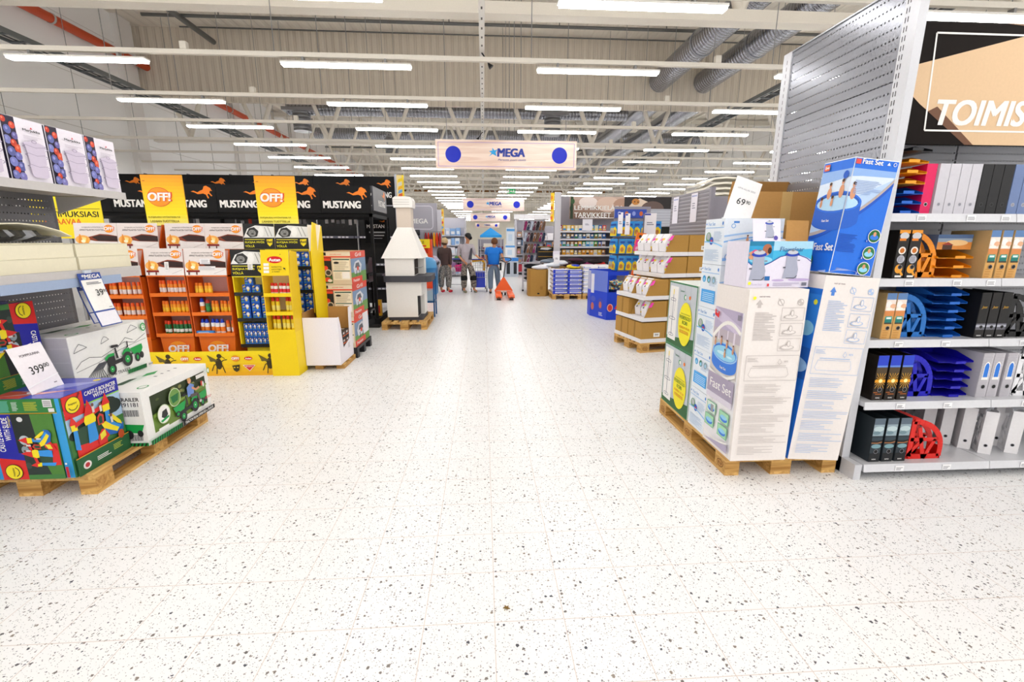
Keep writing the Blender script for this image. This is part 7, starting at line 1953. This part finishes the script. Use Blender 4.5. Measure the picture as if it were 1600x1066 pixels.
# dog toys on a clip strip
t = thing('clip_strip', 'clip strip post carrying orange and grey dog toys', 'clip strip', (3.2, 9.2, 0))
m = M(); m.box(-.01, 0, 0, .01, .02, 2.1, mat('6a6870', .4)); m.build('post', t); m = M(); m.box(-.15, -.1, 0, .15, .15, .03, mat('5a5860', .4)); m.build('base', t)
for i, (x, z, c, c2, n) in enumerate(((-.08, 1.52, 'f07a1c', 'd8d4dc', 'orange'), (.1, 1.48, 'e8e4f0', '2a4ac0', 'white and blue'), (-.1, 1.38, 'e83a8a', 'f0b8d0', 'pink'), (.02, 1.24, 'e0dcec', '3050c0', 'white and navy'), (.18, 1.16, 'c85a9a', '2a4ac0', 'violet'), (.02, 1.0, 'f09a1c', '8a8694', 'amber'), (.08, .84, 'f0ece6', 'f0701c', 'white and orange'), (-.16, .78, 'f0641c', 'a09aa4', 'deep orange'), (.02, .62, '9a96a0', 'c8c4cc', 'grey'), (-.12, .6, 'b4b0b8', 'f0801c', 'pale grey'))):
    m = M(); m.add([(-.1, -.03, 0), (.1, -.03, .02), (.12, -.03, .2), (-.06, -.03, .22), (-.1, .02, 0), (.1, .02, .02), (.12, .02, .2), (-.06, .02, .22)], [(0, 1, 2, 3), (5, 4, 7, 6), (1, 5, 6, 2), (4, 0, 3, 7), (3, 2, 6, 7), (4, 5, 1, 0)], mat(c, .5))
    f = m.face((-.1, -.03, 0), (1, 0, 0), (0, 0, 1), .002); f.poly([(.02, .02), (.17, .05), (.17, .1), (.03, .08)], mat(c2)).ell(.1, .14, .03, None, mat('2a2a30'), 10)
    m.build('dog_toy', None, '%s dog toy pack on the clip strip' % n, 'dog toy', 'dog toys', loc=(3.2 + x, 9.15 - .01 * i, z))
# ---------------------------------------------------------------- sacks of pet food
pallet(1.86, 12.28, 'wooden pallet under the blue and white pet food sacks'); pallet(2.69, 12.28, 'wooden pallet under the plain white pet food sacks')
def sack(c1, stripes):
    m = M(); n = 6
    vs, fs = [], []
    rows = [(0, .0), (.035, .05), (.055, .06), (.085, .05), (.105, .0)]
    def ring(z, ins): return [(ins, ins * 1.2, z), (.39 - ins, ins * 1.2, z), (.39 - ins, .58 - ins * 1.2, z), (ins, .58 - ins * 1.2, z)]
    for z, ins in ((0.0, .03), (.03, .0), (.075, .0), (.108, .035)): vs += ring(z, ins)
    for k in range(3): fs += [(k * 4 + i, k * 4 + (i + 1) % 4, k * 4 + 4 + (i + 1) % 4, k * 4 + 4 + i) for i in range(4)]
    m.add(vs, [(3, 2, 1, 0), (12, 13, 14, 15)] + fs, mat(c1, .4))
    f = m.face((0, -.0, .0), (1, 0, 0), (0, 0, 1), .001)
    if stripes:
        f.rect(.0, .0, .06, .1, mat('1c3ac8')).rect(.06, .062, .39, .09, mat('2444cc')).rect(.06, .0, .39, .018, mat('2444cc')).rect(.1, .036, .3, .048, mat('8a9ae0')).ell(.33, .045, .02, .01, mat('e8d21c'), 8)
        f = m.face((0, .58, .0), (0, -1, 0), (0, 0, 1), .001)
        for i in range(5): f.ell(.07 + .11 * i, .052, .045, .02, mat('f0d81c' if i % 2 else '2040c0'), 8)
        f = m.face((0.04, .06, .108), (1, 0, 0), (0, 1, 0), .001); f.rect(.02, .02, .3, .12, mat('2a4ad0')).ell(.15, .28, .1, .08, mat('f0d81c')).rect(.04, .36, .26, .42, mat('c83a2a'))
    else: f.rect(.02, .036, .2, .06, mat('b8c4e0')).rect(.0, .03, .02, .075, mat('3a5ac8'))
    return m
sk1 = sk2 = None
for k in range(2):
    for r in range(6):
        p = (1.875 + .4 * k, 12.30 + .01 * (r % 2), .1455 + .111 * r); l = 'blue and white pet food sack, %s stack, %s from the bottom' % (('left', 'right')[k], ORD[r])
        if sk1 is None: sk1 = sack('eceaf4', True).build('pet_food_sack', None, l, 'sack', 'pet food sacks', loc=p)
        else: o = part_copy(sk1, p); o['label'] = l
for k in range(2):
    for r in range(7):
        p = (2.70 + .395 * k, 12.30, .1455 + .111 * r); l = 'plain white pet food sack, %s stack, %s from the bottom' % (('near', 'far')[k], ORD[r])
        if sk2 is None: sk2 = sack('f0eef2', False).build('pet_food_sack', None, l, 'sack', 'plain white sacks', loc=p)
        else: o = part_copy(sk2, p); o['label'] = l
m = M(); m.ball((0, 0, 0), (.2, .27, .06), mat('f2d81c', .4), 12, 8); m.ball((.02, -.1, .02), (.14, .16, .05), mat('2040c0', .4), 10, 6)
m.build('pet_food_sack', None, 'yellow and blue sack lying on top of right sack stack', 'sack', loc=(2.48, 12.6, .87))
# carton bin with white bags, dark cushions on a low table behind
t = thing('carton_bin', 'large open brown cardboard bin on the floor by the sacks', 'carton bin', (1.27, 13.0, 0))
m = M(); m.prism([(.06, 0), (.5, -.02), (.58, .1), (.58, .5), (.0, .5), (0, .1)], 0, .76, CT); m.build('walls', t); m = M(); m.face((.06, 0, 0), (1, -.04, 0), (0, 0, 1), .004).rect(.2, .06, .26, .1, BLACK).lines(.28, .2, .36, .3, 4, mat('8a6428'), .4, .2); m.build('print', t)
for i, (x, y, z, c, n) in enumerate(((1.62, 13.1, .82, 'e8eaf4', 'front'), (1.95, 13.15, .88, 'dfe6f0', 'middle'), (2.2, 13.3, .93, 'e4e8f4', 'right'), (1.9, 13.4, .98, '7a8694', 'grey upper'))):
    m = M(); m.ball((0, 0, 0), (.26, .2, .06), mat(c, .35), 12, 8); m.ball((.05, -.03, .03), (.16, .14, .05), mat('f4f4fa' if i < 3 else '5a6470', .3), 10, 6)
    m.build('plastic_bag', None, '%s pale plastic bag piled behind the brown bin' % n, 'bag', 'pale plastic bags', loc=(x, y, z))
t = thing('low_table', 'low card table carrying pale bags and dark cushions', 'table', (1.95, 13.64, 0)); m = M(); m.box(.1, 0, .74, 2.2, .34, .8, CT); m.build('top', t)
for x in (.35, 2.1):
    for y in (.03, .26): m = M(); m.box(x, y, 0, x + .06, y + .06, .74, CT); m.build('leg', t)
for i, (x, z, c, n) in enumerate(((2.6, .86, '3a1a30', 'plum'), (2.85, .93, '241820', 'black'), (3.1, .86, '8a1c5a', 'magenta'), (3.35, .94, '2a2024', 'charcoal'), (3.55, .87, 'c8201c', 'red'), (3.75, .88, '1c1a20', 'jet black'), (2.75, 1.0, '4a2a3a', 'dull purple'))):
    m = M(); m.ball((0, 0, 0), (.24, .2, .06), mat(c, .9), 12, 8); m.ball((0, 0, .03), (.16, .14, .04), mat(c, .9), 10, 6); m.build('dog_cushion', None, '%s dog cushion on the low table behind the sacks' % n, 'cushion', 'dog cushions', loc=(x, 13.72, z))
m = M(); m.box(0, 0, 0, .16, .01, .24, mat('f4f4fa', .4)); m.bface('-y', 0, 0, 0, .16, .01, .24).lines(.04, .1, .12, .16, 2, mat('8a8aa0'), .5, .3); m.build('price_sheet', None, 'white price card standing in the pale plastic bags', 'price sheet', loc=(1.98, 12.95, .95))
m = M(); m.box(0, 0, 0, .2, .01, .28, mat('ece8f4', .4)); m.bface('-y', 0, 0, 0, .2, .01, .28).lines(.05, .12, .15, .18, 2, mat('8a8aa0'), .5, .3); m.build('price_sheet', None, 'white price sheet at the foot of pale shelving post', 'price sheet', loc=(2.02, 13.4, .99))
# ---------------------------------------------------------------- pet supplies shelving
t = thing('shelving_unit', 'long pet supplies shelving under the LEMMIKKIELÄIN sign', 'shelving unit', (2.1, 13.5, 0))
m = M(); m.box(-.03, 0, 0, .14, .12, 2.92, mat('c4c2c8', .4)); m.build('end_post', t)
m = M(); m.box(.1, 1.0, .1, 3.9, 1.03, 2.9, mat('98949c', .5)); m.build('back_panel', t)
m = M(); m.box(3.9, .0, 0, 4.0, 1.1, 2.85, mat('8a8690', .5)); m.build('end_panel', t)
for z in (.3, .7, 1.14, 1.39, 1.62, 1.85):
    m = M(); m.box(.14, .5, z - .03, 3.9, 1.0, z, mat('c8c8ce', .4)); sh = m.build('shelf', t); m = M(); m.box(.14, .49, z - .045, 3.9, .5, z + .003, mat('e4e4ea', .4)); m.build('price_rail', sh)
m = M(); m.box(-.16, .0, 2.1, -.06, .02, 2.9, mat('f2c81c', .5)); f = m.bface('-y', -.16, 0, 2.1, -.06, .02, 2.9)
for i, c in enumerate(('e0642c', 'e8b48a', 'c8541c', 'f4e09a', 'e88a1c')): f.poly([(.0, .14 * i + .04), (.06, .14 * i + .08), (.05, .14 * i + .16), (.0, .14 * i + .14)], mat(c))
m.build('end_banner', t)
sg = thing('department_sign', 'wide photo sign reading LEMMIKKIELÄIN TARVIKKEET above the pet shelves', 'sign', (2.57, 13.92, 2.2))
m = M(); W2, H2 = 3.15, .64; m.box(0, 0, 0, W2, .03, H2, mat('b89c8c', .5)); f = m.bface('-y', 0, 0, 0, W2, .03, H2, .002)
gradient(f, 0, 0, W2 * .55, H2, [(120, 92, 76), (170, 138, 120), (200, 172, 156)], 8)
f.ell(.55, .48, .28, .16, mat('efe2dc')).ell(1.15, .42, .36, .22, mat('dcc0ae')).ell(1.6, .4, .3, .2, mat('b8927c')).rect(W2 * .52, 0, W2, H2, mat('2a2424')).poly([(1.55, .1), (1.9, .5), (2.1, .6), (2.35, .5), (2.2, .3), (1.9, .2)], mat('e2cdb8')).ell(1.98, .5, .12, .09, mat('c8843c')).ell(1.95, .5, .02, .02, BLACK, 8).ell(2.05, .49, .02, .02, BLACK, 8).ell(2.5, .3, .35, .22, mat('6a5650')).rect(.02, 0, .1, H2, mat('2a3a24')).ell(.08, .5, .06, .08, mat('3a5a34')).ell(.05, .3, .05, .1, mat('243a20'))
f.text('LEMMIKKIELÄIN', .14, .26, .15, WHITE, .02, 0, w=1.42).text('TARVIKKEET', .14, .04, .14, WHITE, .02, 0, w=1.1).line([(.3, .03), (1.55, .03)], .02, mat('f4f0ec'))
m.build('panel', sg)
for x in (.3, 2.8): m = M(); m.box(x, .03, .2, x + .04, .56, .24, STEEL); m.build('bracket', sg)
PACKC = {1.85: (('a8186a', 'magenta'), ('f0c81c', 'yellow'), ('f2d88a', 'cream'), ('e8b43a', 'gold'), ('d8c8a0', 'tan'), ('f0e4c0', 'ivory'), ('2a8ad0', 'blue'), ('d8e8f4', 'pale blue'), ('3a9ad8', 'sky blue'), ('c8e0d0', 'mint'), ('2a6ac0', 'mid blue'), ('e04a3a', 'red')),
         1.62: (('6a4a2c', 'brown'), ('3a6a9a', 'slate blue'), ('8a6a3a', 'ochre'), ('7a5a34', 'umber'), ('2a5a8a', 'navy'), ('6a8a9a', 'grey blue'), ('4a4a4a', 'charcoal'), ('c8d8e0', 'silver blue'), ('2a4a7a', 'deep blue'), ('3a7a4a', 'green'), ('9ab4c8', 'pale slate'), ('2060b0', 'royal blue')),
         1.39: (('3a7ac0', 'blue'), ('8ab4d8', 'pale blue'), ('7a4a24', 'brown'), ('9a6a34', 'caramel'), ('6a4424', 'chestnut'), ('e8a01c', 'amber'), ('2a8a5a', 'green'), ('8ad0e8', 'aqua'), ('c8e8f0', 'ice blue'), ('4ab04a', 'lime'), ('2a5ab8', 'cobalt'), ('d8d8e8', 'white')),
         1.14: (('3a3a40', 'black'), ('d89a24', 'gold'), ('b8c0d0', 'silver'), ('e8b83a', 'yellow'), ('5a5a64', 'grey'), ('8a5a24', 'brown'), ('e09a1c', 'orange'), ('e8a83a', 'amber'), ('d88a1c', 'deep orange'), ('f0e0b0', 'cream'), ('e8c04a', 'light gold'), ('c87a1c', 'rust'))}
SHN = {1.85: 'top', 1.62: 'second', 1.39: 'third', 1.14: 'fourth'}
for z, cs in PACKC.items():
    pr0 = None
    for i, (c, n) in enumerate(cs):
        m = M(); h = .17 if z > 1.8 else .15
        m.box(0, 0, 0, .11, .12, h, mat(c, .45)); f = m.bface('-y', 0, 0, 0, .11, .12, h); f.rect(.01, h * .1, .1, h * .45, mat(cs[(i + 5) % 12][0])).ell(.055, h * .68, .035, h * .2, mat('e8dcc8'), 10)
        m.build('pet_food_pack', None, '%s pet food pack on the %s pet shelf' % (n, SHN[z]), 'pack', 'pet food packs', loc=(2.27 + .122 * i, 14.02, z + .001))
m = M(); m.box(0, 0, 0, .3, .01, .36, mat('f0eef6', .4)); m.bface('-y', 0, 0, 0, .3, .01, .36).lines(.08, .16, .2, .22, 2, mat('8a8aa0'), .5, .3); m.build('price_sheet', None, 'white price sheet in front of the top pet shelf', 'price sheet', loc=(2.98, 13.95, 1.86))
# aquarium style dark shelf right of it
t = thing('shelving_unit', 'dark niche with hanging plant packs beneath a grey slatted panel', 'shelving unit', (4.15, 12.4, 0))
m = M(); m.box(-.3, 0, 1.95, 1.6, .03, 2.4, ribbed('slat_sheet2', (176, 178, 188), 2, .07, .3, .4, c2=(146, 148, 158), mixw=.08)); m.build('slat_panel', t)
m = M(); m.box(-.3, .55, .1, 1.6, .6, 1.95, mat('1c201a', .6)); m.build('back_panel', t)
for x in (-.3, 1.56): m = M(); m.box(x, 0, 0, x + .04, .6, 1.95, mat('2a3428', .5)); m.build('side_panel', t)
m = M(); m.box(-.3, 0, .8, 1.6, .55, .83, mat('3a3a34', .5)); m.build('shelf', t)
for i in range(12):
    c = ('5a6a34', '7a3a24', '8a8a4a', '3a4a24', 'c8a03a', '6a8a3a')[i % 6]
    m = M(); m.box(0, 0, 0, .12, .02, .24, mat(c, .5)); m.bface('-y', 0, 0, 0, .12, .02, .24).rect(.03, .18, .09, .22, mat('d8d8d0')).ell(.06, .08, .04, .05, mat(('b8c84a', 'd84a3a', 'e8e0c0')[i % 3]), 10)
    m.build('plant_pack', None, 'packet hanging in the dark niche, %s row, %s from the left' % (('upper', 'lower')[i // 6], ORD[i % 6]), 'packet', 'packets in the dark niche', loc=(3.95 + .26 * (i % 6), 12.93, 1.5 - .45 * (i // 6)))
    m = M()
# ================================================================ farther down the hall
GP1, GP2 = mat('a9a6b0', .5), mat('c6c4cc', .45)
t = thing('shelving_unit', 'grey garden shelving end with framed MEGA lettering at the left', 'shelving unit', (-4.2, 17.0, 0))
m = M(); m.box(0, 0, 0, 2.56, .06, 2.85, GP1); m.build('end_panel', t)
m = M(); m.box(2.56, -.05, 0, 2.7, .15, 2.62, GP2); m.build('end_post', t)
m = M(); m.box(2.72, -.05, 1.75, 2.8, -.03, 2.65, mat('f0c84a', .5)); f = m.bface('-y', 2.72, -.05, 1.75, 2.8, -.03, 2.65)
for i in range(5): f.poly([(.0, .17 * i + .03), (.06, .17 * i + .07), (.04, .17 * i + .15), (.0, .17 * i + .12)], mat(('e0642c', '6fa8d8', 'd83a2c', 'e8e4d4', 'e88a1c')[i]))
m.build('end_banner', t)
m = M(); f = m.face((1.5, -.001, 1.95), (1, 0, 0), (0, 0, 1), .003); f.line(rrect(.0, .0, .9, .8, .12), .03, mat('d8d6de'), True).text('MEGA', .12, .2, .16, WHITE, .03, 0, w=.6); m.build('lettering', t)
for z in (1.6, 1.82): m = M(); m.cone((1.45, -.25, z), (1.95, -.25, z), .1, .1, mat('26262a', .6), 14); m.build('dark_roll', t)
for i, (c, n) in enumerate((('8a1c2a', 'dark red'), ('c83a24', 'red'), ('5a1c24', 'maroon'), ('f0a81c', 'yellow'), ('d8401c', 'scarlet'), ('a02430', 'crimson'))):
    m = M(); m.ball((0, 0, 0), (.05, .12, .26), mat(c, .8), 8, 8); m.build('work_glove', None, '%s garment hanging before the grey garden shelving' % n, 'garment', 'hanging garments', loc=(-2.05 + .1 * i, 16.8, 1.58))
m = M(); m.box(0, 0, 1.84, .64, .04, 1.87, STEEL); m.box(0, 0, 0, .03, .03, 1.85, STEEL); m.box(.61, 0, 0, .64, .03, 1.85, STEEL); m.build('garment_rail', None, 'steel rail with red and yellow garments hanging from it', 'rail', loc=(-2.12, 16.8, 0))
t = thing('display_stand', 'orange red stand with a yellow sign behind the fireplace', 'display stand', (-1.78, 13.0, 0))
m = M(); m.box(0, 0, 0, .34, .3, .75, mat('e8481c', .5)); m.box(.24, 0, .75, .34, .3, 1.6, mat('e8481c', .5)); m.box(0, .26, .75, .24, .3, 1.5, mat('e0401c', .5)); m.build('body', t)
m = M(); m.box(-.1, -.03, 1.36, .3, -.01, 1.6, mat('f2d81c', .5)); m.bface('-y', -.1, -.03, 1.36, .3, -.01, 1.6).text('SALE'[:2] + 'LE', .04, .12, .07, mat('3a2a10'), .02).rect(.03, .03, .3, .08, mat('d8401c')); m.build('yellow_sign', t)
m = M(); m.box(.02, .02, 1.02, .24, .24, 1.2, mat('f0a83a', .5)); m.build('product_box', t)
BAGC = [('e8e6f0', 'white'), ('2a2a44', 'navy'), ('c8c4d8', 'lilac'), ('3a5a34', 'green'), ('3a8ad0', 'blue'), ('5a5a60', 'grey')]
for i, (c, n) in enumerate(BAGC):
    m = M(); m.ball((0, 0, 0), (.2, .16, .1), mat(c, .7), 10, 7); m.ball((.06, -.04, .05), (.1, .1, .08), mat(c, .7), 8, 6)
    m.build('soft_bag', None, '%s soft bag heaped on crates beside the woman' % n, 'bag', 'heaped soft bags', loc=(-1.78 + .14 * (i % 3), 13.7 + .1 * (i // 3), 1.0 - .14 * (i // 3) + .06 * (i % 2)))
m = M(); m.box(0, 0, 0, .5, .5, .78, mat('4a9ad8', .5)); m.bface('-y', 0, 0, 0, .5, .5, .78).rect(.05, .1, .45, .6, mat('2a7ac8')); m.build('crate', None, 'bright blue crate under the heaped soft bags', 'crate', loc=(-1.9, 13.6, 0))
# generic goods shelving
def far_unit(x, y, w, h, label, cols, seed, levels=5, depth=.9, endp=GP1, names=None, item='goods pack', facing='-y', fw=.26):
    t = thing('shelving_unit', label, 'shelving unit', (x, y, 0), group='shelving down the hall')
    m = M(); m.box(0, .4, 0, w, .46, h, endp); m.build('back_panel', t)
    for a in (0, w - .05): m = M(); m.box(a, -.05, 0, a + .05, depth, h + .04, GP2); m.build('upright', t)
    rr = random.Random(seed)
    for k in range(levels):
        z = .15 + (h - .5) * k / levels
        m = M(); m.box(.05, -.02, z - .03, w - .05, .4, z, GP2); m.build('shelf', t)
        a = .07
        while a < w - fw:
            q = fw * rr.uniform(.6, 1); hh = (h - .5) / levels * rr.uniform(.5, .85)
            c, n = rr.choice(cols)
            m = M(); m.box(0, 0, 0, q * .92, .24, hh, mat(c, .6)); f = m.bface('-y', 0, 0, 0, q * .92, .24, hh); f.rect(q * .15, hh * .2, q * .75, hh * .6, mat(rr.choice(cols)[0], .6))
            m.build('goods_pack', None, '%s %s, %s shelf up in %s' % (n, item, ORD[k], names), 'pack', 'far packs in %s' % names, loc=(x + a, y + .02, z + .001))
            a += q
WHT = [('f0f0f4', 'white'), ('dce6f2', 'pale blue'), ('c8d4e8', 'ice blue'), ('e8e4ec', 'off white'), ('8ab0e0', 'blue')]
MIX = [('c83a4a', 'red'), ('3a3a44', 'dark'), ('e8e4e8', 'white'), ('8a8a94', 'grey'), ('b48a6a', 'tan'), ('e0a0b4', 'pink'), ('4a6a8a', 'slate')]
DRK = [('3a3438', 'black'), ('5a4a4e', 'brown'), ('7a7480', 'grey'), ('8a3a5a', 'plum'), ('4a5a6a', 'navy')]
far_unit(-2.1, 20.0, 1.35, 2.5, 'pale shelving of white bedding packs behind the customers', WHT, 1, names='the bedding unit', endp=mat('dcdae2', .5))
far_unit(1.45, 21.0, 1.3, 2.45, 'grey shelving with mixed goods right of the far aisle', MIX, 2, names='the mixed goods unit')
far_unit(-4.6, 26.0, 3.2, 2.3, 'long low shelving of mixed goods far left of the aisle', MIX, 3, names='the far left unit', levels=4, fw=.4)
far_unit(-.4, 34.0, 1.9, 1.6, 'low shelving of dark clothes behind the blue canopy', DRK, 4, names='the clothes unit', levels=3, fw=.4)
far_unit(2.2, 28.0, 3.0, 2.4, 'long grey shelving far right of the aisle', MIX, 5, names='the far right unit', levels=4, fw=.45)
far_unit(-6.5, 38.0, 4.5, 2.3, 'most distant long shelving on the left of the hall', MIX, 6, names='the most distant unit', levels=3, fw=.6)
m = M(); m.box(0, 0, 0, 1.9, .04, .22, mat('f4f2f4', .5)); f = m.bface('-y', 0, 0, 0, 1.9, .04, .22); f.rects([(.47 * i, 0, .47 * i + .006, .22) for i in range(1, 4)], mat('c8c4c8')); m.build('white_fascia', None, 'white fascia board above the grey mixed goods shelving', 'fascia board', loc=(1.4, 21.3, 2.49))
# blue canopy tent
t = thing('canopy_tent', 'bright blue canopy tent standing far down the aisle', 'tent', (.47, 30, 0))
m = M(); CB2 = mat('1c92dc', .6); v = [(-.68, -.68, 1.84), (.68, -.68, 1.84), (.68, .68, 1.84), (-.68, .68, 1.84), (0, 0, 2.33)]
m.add(v + [(a, b, 1.72) for a, b, c in v[:4]], [(0, 1, 4), (1, 2, 4), (2, 3, 4), (3, 0, 4), (5, 6, 1, 0), (6, 7, 2, 1), (7, 8, 3, 2), (8, 5, 0, 3)], CB2); m.build('canopy', t)
for a in (-.65, .65):
    for b in (-.65, .65): m = M(); m.cone((a, b, 0), (a, b, 1.84), .015, .015, GP2, 6); m.build('leg', t)
t = thing('garden_table', 'pale table set under the blue canopy tent', 'table', (.47, 30, 0)); m = M(); m.box(-.5, -.35, 1.1, .4, .35, 1.16, mat('e8dcc4', .5)); m.box(-.46, -.3, 1.16, .3, .3, 1.34, mat('ece4d8', .6)); m.build('top', t)
for a in (-.4, .3): m = M(); m.box(a, -.3, 0, a + .05, .3, 1.1, GP2); m.build('leg', t)
# white and blue appliance cartons
for i, (x, z, w, h, c, n) in enumerate(((.92, 0, .30, .82, 'c4ccd8', 'lowest left'), (1.23, 0, .28, .82, 'c4ccd8', 'lowest right'), (.95, .83, .4, .55, 'eef2f8', 'middle'), (1.0, 1.39, .34, .7, 'e4eef8', 'topmost'))):
    m = M(); m.box(0, 0, 0, w, .5, h, mat(c, .5)); f = m.bface('-y', 0, 0, 0, w, .5, h)
    if i < 2: f.rect(w * .25, h * .15, w * .75, h * .75, mat('22262e')).rect(0, h * .82, w, h, mat('3a8ae0'))
    else: f.rect(0, h * .78, w, h * .92, mat('5aa4e8')).rect(w * .2, h * .2, w * .7, h * .6, mat('cfe2f4'))
    m.build('appliance_carton', None, 'white and blue appliance carton in the far stack, %s' % n, 'carton', 'appliance cartons', loc=(x, 20.0, z))
# sandal rack
t = thing('sandal_rack', 'wire rack hung with dark sandals left of the pet shelves', 'rack', (1.3, 15.0, 0))
m = M(); m.box(0, .3, .3, .72, .33, 2.22, mat('b8b4bc', .5)); m.build('back_grid', t)
for a in (0, .7): m = M(); m.box(a, .28, 0, a + .03, .34, 2.25, GP2); m.build('upright', t)
for z in (2.22, 1.86, 1.5, 1.14): m = M(); m.tube([(0, .2, z), (.72, .2, z)], .008, STEEL, 6); m.build('rail', t)
SC = (('8a1c5a', 'plum'), ('24344e', 'navy'), ('b8c0d0', 'silver'), ('5a2438', 'maroon'), ('2a2226', 'black'), ('8a5a3a', 'brown'), ('7a5a44', 'tan'))
for r in range(4):
    for c in range(7):
        co, n = SC[(c + 2 * r) % 7]
        m = M(); m.prism([(-.035, -.16), (.035, -.16), (.045, .0), (.04, .12), (.0, .15), (-.04, .12), (-.03, .0)], -.01, .012, mat(co, .7), 'y'); m.tube([(0, -.012, .08), (-.03, -.04, .0), (-.03, -.012, -.05)], .008, mat('e0d8dc' if c % 2 else co, .6), 5); m.tube([(0, -.012, .08), (.03, -.04, .0), (.03, -.012, -.05)], .008, mat('e0d8dc' if c % 2 else co, .6), 5)
        o = m.build('sandal', None, '%s sandal hanging on the wire rack, %s row, %s from left' % (n, ('top', 'second', 'third', 'lowest')[r], ORD[c]), 'sandal', 'hanging sandals', loc=(1.37 + .1 * c, 15.18, 2.04 - .36 * r))
        o.rotation_euler = (R(-15), R(14), 0)
for i in range(3):
    m = M(); m.box(0, 0, 0, .5, .3, .15, mat('161618', .5)); f = m.bface('-y', 0, 0, 0, .5, .3, .15); f.rect(0, .13, .5, .145, mat('c8962a'))
    if i == 2: f.poly([(.06, .06), (.3, .04), (.44, .09), (.3, .12), (.1, .11)], mat('d8d8dc'))
    m.build('shoe_box', None, 'black box with gold rim beside the sandal rack, %s one' % ('bottom', 'middle', 'top')[i], 'box', 'black shoe boxes', loc=(1.72, 14.55, .93 + .152 * i))
t = thing('display_table', 'plain grey table under the black gold rimmed boxes', 'table', (1.65, 14.4, 0)); m = M(); m.box(0, 0, .87, .62, .5, .93, GP2); m.build('top', t)
for a in (.02, .57): m = M(); m.box(a, .05, 0, a + .04, .45, .87, GP2); m.build('leg', t)
t = thing('suitcase_rack', 'grey wheeled rack of black bags left of the brown bin', 'rack', (1.2, 14.3, 0))
for a in (0, .56): m = M(); m.box(a, 0, .06, a + .05, .05, .9, GP2); m.cone((a, .02, .03), (a + .05, .02, .03), .03, .03, BLACK, 10); m.build('post', t)
m = M(); m.box(0, 0, .86, .6, .3, .9, GP2); m.build('top', t); m = M(); m.box(.05, .02, .3, .56, .3, .33, GP2); m.build('shelf', t)
for i in range(4):
    m = M(); m.ball((.22, .12, .07), (.23, .13, .07), mat('1e2430', .6), 12, 8); m.tube([(.12, -.01, .08), (.22, -.03, .1), (.32, -.01, .08)], .01, BLACK, 5)
    m.build('travel_bag', None, 'black travel bag on the grey rack, %s' % ('on its shelf', 'resting on another', 'third in pile', 'topmost in pile')[i], 'bag', 'black travel bags', loc=(1.27, 14.32, .335 + .125 * i))
